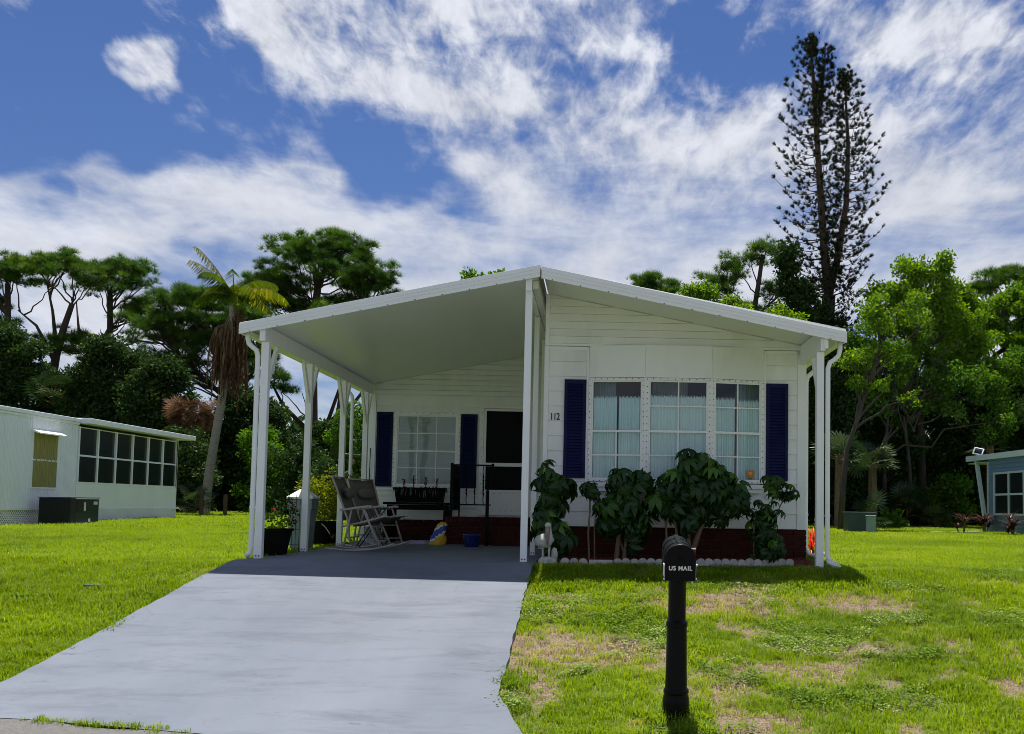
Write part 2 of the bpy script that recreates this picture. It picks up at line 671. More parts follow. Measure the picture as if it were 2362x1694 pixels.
M['brick'] = mat_plain('red_brick', (0.062, 0.011, 0.009), 0.85, 0.22, 14, spec=0.2, bump=0.35, bscale=80, dirt=(0.03, 0.008, 0.007), dirt_amt=0.5, objrand=0.25)
M['mortar'] = mat_plain('mortar', (0.085, 0.05, 0.042), 0.95, 0.15, 20, spec=0.1, bump=0.3)
M['black_iron'] = mat_plain('black_iron', (0.0035, 0.0035, 0.004), 0.5, 0.2, 12, spec=0.1)
M['black_plastic'] = mat_plain('black_plastic', (0.0035, 0.0035, 0.0035), 0.6, 0.2, 10, spec=0.08)
M['mail_black'] = mat_plain('mailbox_black', (0.003, 0.003, 0.0036), 0.34, 0.12, 25, spec=0.14, bump=0.05, bscale=120)
M['letter'] = mat_plain('white_lettering', (0.86, 0.86, 0.84), 0.5, 0.03)
M['ink'] = mat_plain('black_lettering', (0.01, 0.01, 0.01), 0.5, 0.03)
M['red_flag'] = mat_plain('red_flag', (0.45, 0.02, 0.03), 0.4, 0.06)
M['taupe_metal'] = mat_plain('taupe_metal', (0.42, 0.37, 0.33), 0.42, 0.12, 8, spec=0.4)
M['sling'] = mat_plain('taupe_sling', (0.15, 0.135, 0.115), 0.85, 0.12, 40, spec=0.15, bump=0.3, bscale=250)
M['dark_metal'] = mat_plain('dark_metal', (0.05, 0.055, 0.06), 0.45, 0.15, 10)
M['bin'] = mat_plain('grey_green_bin', (0.22, 0.28, 0.27), 0.55, 0.1, 5, dirt=(0.12, 0.15, 0.13), dirt_amt=0.4)
M['bin_lid'] = mat_plain('pale_bin_lid', (0.72, 0.72, 0.66), 0.5, 0.06, 5, dirt=(0.5, 0.5, 0.42), dirt_amt=0.4)
M['bucket'] = mat_plain('white_bucket', (0.62, 0.66, 0.66), 0.45, 0.05, 5, dirt=(0.4, 0.4, 0.36), dirt_amt=0.4)
M['bag_yellow'] = mat_plain('yellow_bag', (0.62, 0.38, 0.015), 0.4, 0.1, 9, spec=0.4, dirt=(0.45, 0.24, 0.02), dirt_amt=0.6)
M['bag_blue'] = mat_plain('blue_print', (0.03, 0.06, 0.32), 0.4, 0.1, 9)
M['bag_white'] = mat_plain('white_print', (0.7, 0.72, 0.75), 0.4, 0.05, 9)
M['blue_pot'] = mat_plain('blue_pot', (0.012, 0.022, 0.17), 0.35, 0.1, 9, spec=0.5)
M['cloth'] = mat_plain('lilac_cloth', (0.33, 0.31, 0.44), 0.9, 0.2, 15)
M['statue'] = mat_plain('weathered_statue', (0.50, 0.51, 0.45), 0.85, 0.2, 22, spec=0.2, dirt=(0.10, 0.12, 0.09), dirt_amt=0.75, bump=0.5, bscale=70)
M['beak'] = mat_plain('statue_beak', (0.27, 0.20, 0.19), 0.8, 0.2, 20, spec=0.2, dirt=(0.12, 0.09, 0.09), dirt_amt=0.6)
M['edging'] = mat_plain('scalloped_concrete', (0.50, 0.46, 0.42), 0.9, 0.15, 18, spec=0.2, dirt=(0.2, 0.19, 0.15), dirt_amt=0.6, bump=0.5, bscale=90, objrand=0.15)
M['mulch'] = mat_plain('red_mulch', (0.13, 0.035, 0.022), 0.95, 0.5, 40, spec=0.1, bump=1.0, bscale=60, dirt=(0.04, 0.02, 0.015), dirt_amt=0.7)
M['soil'] = mat_plain('potting_soil', (0.03, 0.022, 0.016), 0.95, 0.4, 40, spec=0.1, bump=1.0)
M['n_wall'] = mat_plain('neighbour_white_metal', (0.83, 0.86, 0.90), 0.4, 0.04, 1.2, dirt=(0.55, 0.56, 0.52), dirt_amt=0.3, stretch=(1, 1, 0.3))
M['n_base'] = mat_plain('neighbour_base', (0.72, 0.74, 0.76), 0.75, 0.08, 2.5, dirt=(0.35, 0.36, 0.32), dirt_amt=0.5, bump=0.2, bscale=20)
M['n_glass'] = mat_plain('dark_vinyl_pane', (0.010, 0.016, 0.018), 0.22, 0.3, 1.0, spec=0.5)
M['n_curtain'] = mat_plain('yellow_curtain', (0.32, 0.29, 0.10), 0.85, 0.2, 6, stretch=(1, 8, 0.2))
M['ac_green'] = mat_plain('air_conditioner_dark', (0.016, 0.026, 0.030), 0.5, 0.12, 6, spec=0.25)
M['ac_grille'] = mat_plain('air_conditioner_grille', (0.008, 0.009, 0.010), 0.6, 0.2, 6)
M['sticker'] = mat_plain('pale_sticker', (0.6, 0.62, 0.6), 0.5, 0.05)
M['orange'] = mat_plain('orange_sticker', (0.75, 0.16, 0.02), 0.5, 0.08)
M['orange2'] = mat_plain('yellow_print', (0.8, 0.45, 0.03), 0.5, 0.08)
M['b_siding'] = mat_plain('blue_grey_siding', (0.14, 0.235, 0.34), 0.5, 0.05, 3, objrand=0.03)
M['b_trim'] = mat_plain('pale_blue_trim', (0.50, 0.60, 0.62), 0.45, 0.05, 3)
M['b_soffit'] = mat_plain('pale_green_soffit', (0.42, 0.52, 0.40), 0.5, 0.05, 3)
M['concrete'] = mat_plain('pale_concrete', (0.60, 0.60, 0.57), 0.85, 0.1, 6, bump=0.3)
M['util_dark'] = mat_plain('dark_green_box', (0.035, 0.065, 0.06), 0.5, 0.12, 4)
M['util_light'] = mat_plain('pale_green_box', (0.22, 0.31, 0.29), 0.5, 0.1, 4, dirt=(0.12, 0.17, 0.15), dirt_amt=0.4)
M['solar'] = mat_plain('solar_cell', (0.01, 0.012, 0.03), 0.2, 0.1, 4)
M['pine_bark'] = mat_bark('pine_bark', (0.075, 0.052, 0.040), (0.025, 0.018, 0.014))
M['grey_bark'] = mat_bark('grey_bark', (0.065, 0.056, 0.046), (0.03, 0.026, 0.02))
M['palm_bark'] = mat_bark('palm_bark', (0.24, 0.22, 0.19), (0.12, 0.10, 0.085), 10, (1, 1, 2.5))
M['stem'] = mat_bark('shrub_stem', (0.17, 0.125, 0.075), (0.07, 0.05, 0.03), 20)
M['pine'] = mat_leaf('pine_needles', (0.022, 0.062, 0.012), (0.075, 0.165, 0.020), (0.16, 0.235, 0.03), trans=0.35, gloss=0.015)
M['norfolk'] = mat_leaf('norfolk_foliage', (0.008, 0.014, 0.006), (0.022, 0.032, 0.011), trans=0.06, gloss=0.01)
M['leaf_bright'] = mat_leaf('bright_leaves', (0.055, 0.14, 0.012), (0.14, 0.26, 0.016), (0.30, 0.38, 0.02), trans=0.5, gloss=0.015)
M['leaf_mid'] = mat_leaf('mid_leaves', (0.036, 0.105, 0.012), (0.095, 0.205, 0.018), (0.17, 0.29, 0.03), trans=0.45, gloss=0.015)
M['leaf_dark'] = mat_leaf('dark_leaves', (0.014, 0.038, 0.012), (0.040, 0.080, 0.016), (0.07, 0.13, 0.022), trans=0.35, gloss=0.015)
M['leaf_yellow'] = mat_leaf('yellow_green_leaves', (0.09, 0.13, 0.012), (0.20, 0.23, 0.018), (0.36, 0.36, 0.03), trans=0.4, gloss=0.015)
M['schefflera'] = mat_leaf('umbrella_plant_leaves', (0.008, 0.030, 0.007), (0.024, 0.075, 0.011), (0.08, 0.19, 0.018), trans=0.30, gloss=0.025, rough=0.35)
M['palmetto'] = mat_leaf('palmetto_fans', (0.014, 0.034, 0.012), (0.038, 0.070, 0.022), (0.14, 0.18, 0.08), trans=0.25, gloss=0.025, rough=0.35)
M['frond'] = mat_leaf('palm_fronds', (0.045, 0.095, 0.010), (0.13, 0.19, 0.010), (0.46, 0.38, 0.012), trans=0.4, gloss=0.0, rough=0.4, tcol=1.05)
M['frond_pale'] = mat_leaf('pale_palm_frond', (0.07, 0.10, 0.03), (0.15, 0.17, 0.07), (0.27, 0.25, 0.16), trans=0.3, gloss=0.0, rough=0.4, tcol=1.0)
M['dead_frond'] = mat_leaf('dead_fronds', (0.060, 0.032, 0.018), (0.17, 0.10, 0.058), (0.34, 0.22, 0.13), trans=0.25, gloss=0.01)
M['bromeliad'] = mat_leaf('bromeliad_leaves', (0.010, 0.020, 0.010), (0.022, 0.040, 0.014), trans=0.2, gloss=0.1)
M['red_bract'] = mat_leaf('red_bracts', (0.16, 0.012, 0.012), (0.33, 0.03, 0.025), trans=0.3, gloss=0.05)
M['red_petal'] = mat_leaf('red_petals', (0.42, 0.012, 0.018), (0.62, 0.03, 0.03), trans=0.35, gloss=0.03)
M['red_leaf'] = mat_leaf('red_orange_leaves', (0.42, 0.03, 0.012), (0.68, 0.10, 0.03), (0.7, 0.25, 0.15), trans=0.4, gloss=0.05)
M['cordyline'] = mat_leaf('maroon_strap_leaves', (0.022, 0.011, 0.009), (0.07, 0.030, 0.02), (0.24, 0.16, 0.12), trans=0.3, gloss=0.02, rough=0.3)
M['spider'] = mat_leaf('striped_strap_leaves', (0.06, 0.09, 0.02), (0.22, 0.21, 0.06), trans=0.3, gloss=0.05)
M['ball'] = mat_plain('straw_ball', (0.45, 0.30, 0.20), 0.8, 0.2, 30)
M['stick'] = mat_plain('pale_dead_wood', (0.55, 0.46, 0.36), 0.85, 0.2, 20)

# ------------------------------------------------------------------ the ground


def gz(x, y):
    """height of the finished driveway / lot surface"""
    if y > -0.3:
        z = 0.0
    elif y > -5.9:
        z = 0.153 * (y + 0.3)
    else:
        t = min(1.0, (-5.9 - y) / 2.0)
        z = 0.153 * (-5.6) - 0.153 * 2.0 * (t - t * t / 2)
    if y > 2:
        z += 0.006 * min(y - 2, 40)
    return z


def lawn_z(x, y):
    b = 0.012 * math.sin(x * 1.7 + y * 0.6) + 0.010 * math.sin(y * 2.3 - x * 0.9)
    return gz(x, y) - 0.055 + b


def drive_left(y):
    pts = [(-7.0, -4.6), (-6.0, -4.25), (-5.4, -3.92), (-4.9, -3.78), (-4.1, -3.73), (-1.0, -3.68), (-0.15, -3.62), (0.35, -3.50), (0.9, -3.46), (6.3, -3.46)]
    return float(np.interp(y, [p[0] for p in pts], [p[1] for p in pts])) + 0.006 * math.sin(y * 5.1) + 0.006 * math.sin(y * 17)


def drive_right(y):
    pts = [(-7.0, 1.0), (-6.3, 0.52), (-5.8, 0.25), (-5.0, 0.03), (-3.8, 0.02), (-1.4, -0.01), (6.3, -0.01)]
    return float(np.interp(y, [p[0] for p in pts], [p[1] for p in pts])) + 0.006 * math.sin(y * 4.3 + 1) + 0.006 * math.sin(y * 15)


def road_edge(x):
    return -5.60 - 0.19 * (x + 3.36) if x > -3.36 else -5.60


def vnoise(x, y, s, seed=0):
    """cheap smooth value noise 0..1"""
    x, y = x * s, y * s
    ix, iy = math.floor(x), math.floor(y)

    def h(i, j):
        n = (i * 374761393 + j * 668265263 + seed * 1442695041) & 0xffffffff
        n = ((n ^ (n >> 13)) * 1274126177) & 0xffffffff
        return ((n ^ (n >> 16)) & 0xffff) / 65535.0
    fx, fy = x - ix, y - iy
    fx, fy = fx * fx * (3 - 2 * fx), fy * fy * (3 - 2 * fy)
    return (h(ix, iy) * (1 - fx) + h(ix + 1, iy) * fx) * (1 - fy) + (h(ix, iy + 1) * (1 - fx) + h(ix + 1, iy + 1) * fx) * fy


def dryness(x, y):
    """0 lush .. 1 bare sandy ground"""
    d = 0.42 * vnoise(x, y, 1.1, 3) + 0.34 * vnoise(x, y, 2.9, 5) + 0.24 * vnoise(x, y, 7.5, 8)
    k = 0.0
    if x > 0 and y < -0.9:
        k = 0.11 * min(1, (-0.9 - y) / 1.5)
        # worn patches on the slope
        for (cx, cy, rx, ry, a) in ((1.75, -2.35, .55, .28, .30), (3.3, -3.6, 1.1, .38, .30), (4.2, -2.9, .8, .45, .24), (2.6, -4.2, .9, .3, .24), (0.9, -4.6, .6, .3, .2), (2.0, -5.3, .8, .3, .24), (0.75, -2.4, .35, .3, .16)):
            q = ((x - cx) / rx) ** 2 + ((y - cy) / ry) ** 2
            k = max(k, a * math.exp(-q))
    if x < -3.4 and y < -2.4:
        k = 0.12 * math.exp(-((x - drive_left(y)) / 0.35) ** 2)
    if y > 0:
        k = -0.15
    v = (d + k - (0.53 if x > 0 else (0.58 if y < -2 else 0.66))) / 0.27
    return max(0.0, min(1.0, v))


def mat_lawn():
    m, nt, out = new_mat('lawn_soil')
    N, L = nt.nodes, nt.links
    b = N.new('ShaderNodeBsdfPrincipled')
    b.inputs['Roughness'].default_value = 0.95
    b.inputs['Specular IOR Level'].default_value = 0.1
    L.new(b.outputs[0], out.inputs[0])
    at = N.new('ShaderNodeAttribute')
    at.attribute_name = 'dry'
    geo = N.new('ShaderNodeNewGeometry')
    n = N.new('ShaderNodeTexNoise')
    n.inputs['Scale'].default_value = 14
    n.inputs['Detail'].default_value = 9
    n.inputs['Roughness'].default_value = 0.7
    L.new(geo.outputs['Position'], n.inputs['Vector'])
    n2 = N.new('ShaderNodeTexNoise')
    n2.inputs['Scale'].default_value = 55
    n2.inputs['Detail'].default_value = 6
    L.new(geo.outputs['Position'], n2.inputs['Vector'])
    g = N.new('ShaderNodeValToRGB')
    g.color_ramp.elements[0].color = (0.062, 0.102, 0.009, 1)
    g.color_ramp.elements[0].position = 0.3
    g.color_ramp.elements[1].color = (0.15, 0.20, 0.018, 1)
    g.color_ramp.elements[1].position = 0.7
    L.new(n.outputs['Fac'], g.inputs[0])
    s = N.new('ShaderNodeValToRGB')
    s.color_ramp.elements[0].color = (0.10, 0.070, 0.045, 1)
    s.color_ramp.elements[0].position = 0.3
    s.color_ramp.elements[1].color = (0.34, 0.265, 0.185, 1)
    s.color_ramp.elements[1].position = 0.75
    L.new(n2.outputs['Fac'], s.inputs[0])
    ad = N.new('ShaderNodeMath')
    ad.operation = 'ADD'
    L.new(at.outputs['Fac'], ad.inputs[0])
    mr = N.new('ShaderNodeMapRange')
    mr.inputs['To Min'].default_value = -0.35
    mr.inputs['To Max'].default_value = 0.35
    L.new(n.outputs['Fac'], mr.inputs['Value'])
    L.new(mr.outputs[0], ad.inputs[1])
    r2 = N.new('ShaderNodeMapRange')
    r2.inputs['From Min'].default_value = 0.25
    r2.inputs['From Max'].default_value = 0.7
    L.new(ad.outputs[0], r2.inputs['Value'])
    mx = N.new('ShaderNodeMix')
    mx.data_type = 'RGBA'
    L.new(r2.outputs[0], mx.inputs['Factor'])
    L.new(g.outputs[0], mx.inputs['A'])
    L.new(s.outputs[0], mx.inputs['B'])
    L.new(mx.outputs['Result'], b.inputs['Base Color'])
    bp = N.new('ShaderNodeBump')
    bp.inputs['Strength'].default_value = 0.8
    bp.inputs['Distance'].default_value = 0.03
    L.new(n2.outputs['Fac'], bp.inputs['Height'])
    L.new(bp.outputs[0], b.inputs['Normal'])
    return m


def make_ground():
    xs = list(np.concatenate([[-400, -200, -90, -50], np.arange(-30, -6, 1.0), np.arange(-6, 7, 0.2), np.arange(7, 30, 1.0), [50, 90, 200, 400]]))
    ys = list(np.concatenate([[-60, -30, -18, -12, -9], np.arange(-7.6, 1.4, 0.2), np.arange(1.4, 30, 0.9), [40, 60, 100, 200, 500]]))
    V = [(x, y, lawn_z(x, y) if abs(x) < 60 and y < 70 else gz(x, min(y, 42)) - 0.055) for y in ys for x in xs]
    nx = len(xs)
    Fc = [(j * nx + i, j * nx + i + 1, (j + 1) * nx + i + 1, (j + 1) * nx + i) for j in range(len(ys) - 1) for i in range(nx - 1)]
    me = bpy.data.meshes.new('lawn')
    me.from_pydata(V, [], Fc)
    a = me.attributes.new('dry', 'FLOAT', 'POINT')
    a.data.foreach_set('value', [min(1.0, dryness(v[0], v[1]) + (0.24 if v[0] > 0 and v[1] < -0.6 else 0.0)) for v in V])
    o = link('lawn', me, mat_lawn(), None, True)
    tag(o, kind='structure')
    # driveway and carport slab: one painted concrete sheet with an edge
    m, nt, out = new_mat('painted_concrete')
    N, L = nt.nodes, nt.links
    b = N.new('ShaderNodeBsdfPrincipled')
    b.inputs['Roughness'].default_value = 0.62
    b.inputs['Specular IOR Level'].default_value = 0.3
    L.new(b.outputs[0], out.inputs[0])
    geo = N.new('ShaderNodeNewGeometry')

    def noise(scale, det, rough, st=(1, 1, 1), dist=0.0):
        mp = N.new('ShaderNodeMapping')
        mp.inputs['Scale'].default_value = st
        L.new(geo.outputs['Position'], mp.inputs[0])
        n = N.new('ShaderNodeTexNoise')
        n.inputs['Scale'].default_value = scale
        n.inputs['Detail'].default_value = det
        n.inputs['Roughness'].default_value = rough
        n.inputs['Distortion'].default_value = dist
        L.new(mp.outputs[0], n.inputs['Vector'])
        return n.outputs['Fac']
    base = N.new('ShaderNodeValToRGB')
    base.color_ramp.elements[0].color = (0.112, 0.132, 0.168, 1)
    base.color_ramp.elements[0].position = 0.30
    base.color_ramp.elements[1].color = (0.162, 0.183, 0.222, 1)
    base.color_ramp.elements[1].position = 0.72
    L.new(noise(0.8, 9, 0.65, (1, 0.5, 1)), base.inputs[0])
    # tyre scuffs and damp-looking stains: dark blotches drawn out across the drive
    r1 = N.new('ShaderNodeMapRange')
    r1.inputs['From Min'].default_value = 0.50
    r1.inputs['From Max'].default_value = 0.74
    r1.inputs['To Max'].default_value = 0.68
    L.new(noise(1.25, 8, 0.7, (0.7, 2.4, 1), 0.5), r1.inputs['Value'])
    mx = N.new('ShaderNodeMix')
    mx.data_type = 'RGBA'
    L.new(r1.outputs[0], mx.inputs['Factor'])
    L.new(base.outputs[0], mx.inputs['A'])
    mx.inputs['B'].default_value = (0.060, 0.071, 0.090, 1)
    # small dark specks
    r2 = N.new('ShaderNodeMapRange')
    r2.inputs['From Min'].default_value = 0.68
    r2.inputs['From Max'].default_value = 0.76
    r2.inputs['To Max'].default_value = 0.6
    L.new(noise(9, 4, 0.6, (1, 2.2, 1)), r2.inputs['Value'])
    mx2 = N.new('ShaderNodeMix')
    mx2.data_type = 'RGBA'
    L.new(r2.outputs[0], mx2.inputs['Factor'])
    L.new(mx.outputs['Result'], mx2.inputs['A'])
    mx2.inputs['B'].default_value = (0.06, 0.065, 0.07, 1)
    # scuffs and worn paint: small ragged dark marks gathered in places
    r3 = N.new('ShaderNodeMapRange')
    r3.inputs['From Min'].default_value = 0.56
    r3.inputs['From Max'].default_value = 0.66
    L.new(noise(4.5, 10, 0.78, (0.8, 2.6, 1), 0.6), r3.inputs['Value'])
    r4 = N.new('ShaderNodeMapRange')
    r4.inputs['From Min'].default_value = 0.48
    r4.inputs['From Max'].default_value = 0.62
    r4.inputs['To Max'].default_value = 0.85
    L.new(noise(0.9, 3, 0.5, (1, 1.3, 1)), r4.inputs['Value'])
    m4 = N.new('ShaderNodeMath')
    m4.operation = 'MULTIPLY'
    L.new(r3.outputs[0], m4.inputs[0])
    L.new(r4.outputs[0], m4.inputs[1])
    mx4 = N.new('ShaderNodeMix')
    mx4.data_type = 'RGBA'
    L.new(m4.outputs[0], mx4.inputs['Factor'])
    L.new(mx2.outputs['Result'], mx4.inputs['A'])
    mx4.inputs['B'].default_value = (0.066, 0.076, 0.092, 1)
    mx2 = mx4
    # hairline cracks
    vo = N.new('ShaderNodeTexVoronoi')
    vo.feature = 'DISTANCE_TO_EDGE'
    vo.inputs['Scale'].default_value = 0.42
    wob = N.new('ShaderNodeVectorMath')
    wob.operation = 'ADD'
    nw = N.new('ShaderNodeTexNoise')
    nw.inputs['Scale'].default_value = 3.0
    nw.inputs['Detail'].default_value = 6
    L.new(geo.outputs['Position'], nw.inputs['Vector'])
    sc = N.new('ShaderNodeVectorMath')
    sc.operation = 'SCALE'
    sc.inputs['Scale'].default_value = 0.5
    L.new(nw.outputs['Color'], sc.inputs[0])
    L.new(geo.outputs['Position'], wob.inputs[0])
    L.new(sc.outputs[0], wob.inputs[1])
    L.new(wob.outputs[0], vo.inputs['Vector'])
    lt = N.new('ShaderNodeMath')
    lt.operation = 'LESS_THAN'
    lt.inputs[1].default_value = 0.0036
    L.new(vo.outputs['Distance'], lt.inputs[0])
    br = N.new('ShaderNodeMapRange')
    br.inputs['From Min'].default_value = 0.52
    br.inputs['From Max'].default_value = 0.6
    br.inputs['To Max'].default_value = 0.75
    L.new(noise(0.7, 2, 0.5), br.inputs['Value'])
    mu = N.new('ShaderNodeMath')
    mu.operation = 'MULTIPLY'
    L.new(lt.outputs[0], mu.inputs[0])
    L.new(br.outputs[0], mu.inputs[1])
    mx3 = N.new('ShaderNodeMix')
    mx3.data_type = 'RGBA'
    L.new(mu.outputs[0], mx3.inputs['Factor'])
    L.new(mx2.outputs['Result'], mx3.inputs['A'])
    mx3.inputs['B'].default_value = (0.12, 0.12, 0.12, 1)
    L.new(mx3.outputs['Result'], b.inputs['Base Color'])
    bp = N.new('ShaderNodeBump')
    bp.inputs['Strength'].default_value = 0.25
    bp.inputs['Distance'].default_value = 0.006
    L.new(noise(70, 5, 0.6), bp.inputs['Height'])
    L.new(bp.outputs[0], b.inputs['Normal'])
    V, Fc = [], []
    ys = list(np.arange(-6.6, 0.9, 0.1)) + list(np.arange(0.9, 6.3, 0.5)) + [6.3]
    cols = 13
    for y in ys:
        xl, xr = drive_left(y), drive_right(y)
        for k in range(cols):
            x = xl + (xr - xl) * k / (cols - 1)
            yy = max(y, road_edge(x) - 0.0)
            V.append((x, yy, gz(x, yy)))
    n = len(ys)
    for j in range(n - 1):
        for k in range(cols - 1):
            a = j * cols + k
            Fc.append((a, a + 1, a + cols + 1, a + cols))
    # side skirts
    for side in (0, cols - 1):
        b0 = len(V)
        for j in range(n):
            p = V[j * cols + side]
            V.append((p[0], p[1], p[2] - 0.14))
        for j in range(n - 1):
            q = (j * cols + side, (j + 1) * cols + side, b0 + j + 1, b0 + j)
            Fc.append(q if side == 0 else tuple(reversed(q)))
    me = bpy.data.meshes.new('driveway')
    me.from_pydata(V, [], Fc)
    o = link('driveway', me, m, None, False)
    tag(o, kind='structure')
    # the street
    asphalt = mat_plain('asphalt', (0.15, 0.145, 0.14), 0.9, 0.25, 60, spec=0.25, bump=0.9, bscale=160, dirt=(0.24, 0.23, 0.21), dirt_amt=0.6)
    V, Fc = [], []
    xs = [-60, -20, -8] + list(np.arange(-6, 6.01, 0.25)) + [8, 20, 60]
    for x in xs:
        e = road_edge(max(-6, min(6, x))) + 0.03 * math.sin(x * 3.1) + 0.02 * math.sin(x * 7.7)
        for k, y in enumerate((e, e - 0.5, e - 1.2, e - 2.5, -14.5)):
            V.append((x, y, gz(x, y) + (0.006 if k else -0.004)))
    for i in range(len(xs) - 1):
        for k in range(4):
            a = i * 5 + k
            Fc.append((a, a + 1, a + 6, a + 5))
    me = bpy.data.meshes.new('street')
    me.from_pydata(V, [], Fc)
    tag(link('street', me, asphalt), kind='structure')


make_ground()

# ------------------------------------------------------------------ the mobile home
YW = 1.32          # front wall of the living room
YB = 6.20          # wall at the back of the carport


def zl(x):         # underside of carport roof (x < 0)
    return 3.62 - 0.203 * abs(x)


def zr(x):         # underside of roof over the house (x > 0)
    return 3.68 - 0.184 * x


home = thing('mobile_home', 'white mobile home with navy shutters, triple front window and red brick skirting', 'house', (1.8, YW, 0))


def plank(parent, x0, x1, y, z0, z1, mat='siding', name='siding_plank', t=0.010, lip=0.012, cut=None):
    """one horizontal siding board facing -y: bottom edge stands proud"""
    z1 = z1 - 0.006

    def P(x, a, z):
        return (x, y - a, z)
    mb = MB()
    if cut is None:
        zt0 = zt1 = z1
    else:
        zt0, zt1 = min(z1, cut(x0)), min(z1, cut(x1))
    vs_ = [P(x0, t + lip, z0 + 0.004), P(x1, t + lip, z0 + 0.004), P(x1, t, zt1), P(x0, t, zt0), P(x0, 0, z0 + 0.004), P(x1, 0, z0 + 0.004), P(x1, 0, zt1), P(x0, 0, zt0)]
    mb.add(vs_, [(0, 1, 2, 3), (5, 4, 7, 6), (0, 4, 5, 1), (3, 2, 6, 7), (0, 3, 7, 4), (1, 5, 6, 2)])
    return mb.build(name, M[mat], parent)


# front wall backing (with the window opening), then boards
fw = MB()
fw.box(0, 0.60, YW, YW + 0.08, 0.43, 2.96)
fw.box(3.08, 3.66, YW, YW + 0.08, 0.43, 2.96)
fw.box(0.60, 3.08, YW, YW + 0.08, 0.43, 1.02)
front = fw.build('front_wall', M['siding'], home)
zz = [0.43 + 0.2085 * i for i in range(13)]
for i in range(12):
    z0, z1 = zz[i], min(zz[i + 1], 2.93)
    if z1 <= 1.05:
        plank(front, 0.055, 3.54, YW, z0, z1)
    else:
        plank(front, 0.055, 0.578, YW, max(z0, 0.43), z1)
        plank(front, 3.10, 3.54, YW, max(z0, 0.43), z1)
# corner boards and trims
MB().box(-0.012, 0.054, YW - 0.026, YW + 0.06, 0.425, 2.955).build('corner_board', M['white'], home, bevel=0.004)
MB().box(3.541, 3.668, YW - 0.030, YW + 0.06, 0.425, 2.86).build('corner_board', M['white'], home, bevel=0.006)
MB().box(0.579, 0.612, YW - 0.034, YW + 0.02, 1.0, 2.93).build('window_trim_board', M['white'], home, bevel=0.003)
MB().box(3.066, 3.099, YW - 0.034, YW + 0.02, 1.0, 2.93).build('window_trim_board', M['white'], home, bevel=0.003)
MB().box(0.055, 0.578, YW - 0.028, YW + 0.01, 2.885, 2.935).build('head_trim', M['white'], home, bevel=0.003)
MB().box(3.10, 3.54, YW - 0.028, YW + 0.01, 2.885, 2.935).build('head_trim', M['white'], home, bevel=0.003)

# gable over the front wall: overlapping narrow boards, standing a little forward
gb = MB()
gb.prism_y([(0.0, 2.955), (3.66, 2.955), (3.66, zr(3.66) + 0.02), (0.0, zr(0) + 0.02)], YW - 0.015, YW + 0.08)
gable = gb.build('gable', M['siding'], home)
for i in range(7):
    z0 = 2.975 + 0.105 * i
    x1 = (3.68 - (z0 + 0.012)) / 0.184
    x1 = min(3.655, x1)
    if x1 < 0.2:
        continue
    # split so the sloped top can be cut true
    xk = max(0.06, min(x1, (3.68 - (z0 + 0.105)) / 0.184))
    mb = MB()
    y0, y1 = YW - 0.05, YW - 0.017
    prof = [(0.055, z0), (x1, z0), (x1, max(z0 + 0.004, zr(x1) - 0.004)), (xk, min(z0 + 0.103, zr(xk) - 0.004)), (0.055, z0 + 0.103)]
    n = len(prof)
    vs_ = [(x, y0 if k < 2 else y1 - 0.012, z) for k, (x, z) in enumerate(prof)] + [(x, y1, z) for x, z in prof]
    mb.add(vs_, [tuple(range(n)), tuple(reversed(range(n, 2 * n)))] + [(k, k + n, (k + 1) % n + n, (k + 1) % n) for k in range(n)])
    mb.build('gable_plank', M['siding'], gable)
MB().box(-0.005, 0.054, YW - 0.056, YW - 0.016, 2.957, zr(0.05) - 0.003).build('gable_corner_trim', M['white'], home, bevel=0.003)
MB().box(0.0, 3.655, YW - 0.062, YW - 0.016, 2.94, 2.972).build('gable_base_trim', M['white'], home, bevel=0.004)

# side walls and far walls of the home
MB().box(0.0, 0.06, YW + 0.085, 15.6, 0.43, zr(0)).build('side_wall', M['siding'], home)
MB().prism_y([(3.60, 0.43), (3.66, 0.43), (3.66, zr(3.66)), (3.60, zr(3.60))], YW + 0.085, 15.6).build('side_wall', M['siding'], home)
MB().box(0.0, 3.66, 15.55, 15.65, 0.0, 2.95).build('rear_wall', M['siding'], home)
MB().box(0.07, 3.59, YW + 0.12, 15.5, 0.40, 0.42).build('floor', M['interior'], home)
MB().box(0.07, 3.59, 4.3, 4.36, 0.43, 2.8).build('room_partition', M['interior'], home)

# brick skirting below the front wall, brick by brick
BR_L, BR_H, BR_D = 0.195, 0.064, 0.085
brick_me = {}


def brick_mesh(l):
    k = round(l, 3)
    if k not in brick_me:
        mb = MB()
        c = 0.004
        h, d = BR_H / 2, BR_D
        x = l / 2
        # bevelled front edge
        vs_ = [(-x, 0, -h), (x, 0, -h), (x, 0, h), (-x, 0, h), (-x, -d + c, -h), (x, -d + c, -h), (x, -d + c, h), (-x, -d + c, h),
               (-x + c, -d, -h + c), (x - c, -d, -h + c), (x - c, -d, h - c), (-x + c, -d, h - c)]
        fs = [(8, 9, 10, 11), (4, 5, 9, 8), (5, 6, 10, 9), (6, 7, 11, 10), (7, 4, 8, 11), (0, 1, 5, 4), (1, 2, 6, 5), (2, 3, 7, 6), (3, 0, 4, 7)]
        mb.add(vs_, fs)
        me = bpy.data.meshes.new('brick')
        me.from_pydata(mb.v, [], mb.f)
        me.materials.append(M['brick'])
        brick_me[k] = me
    return brick_me[k]


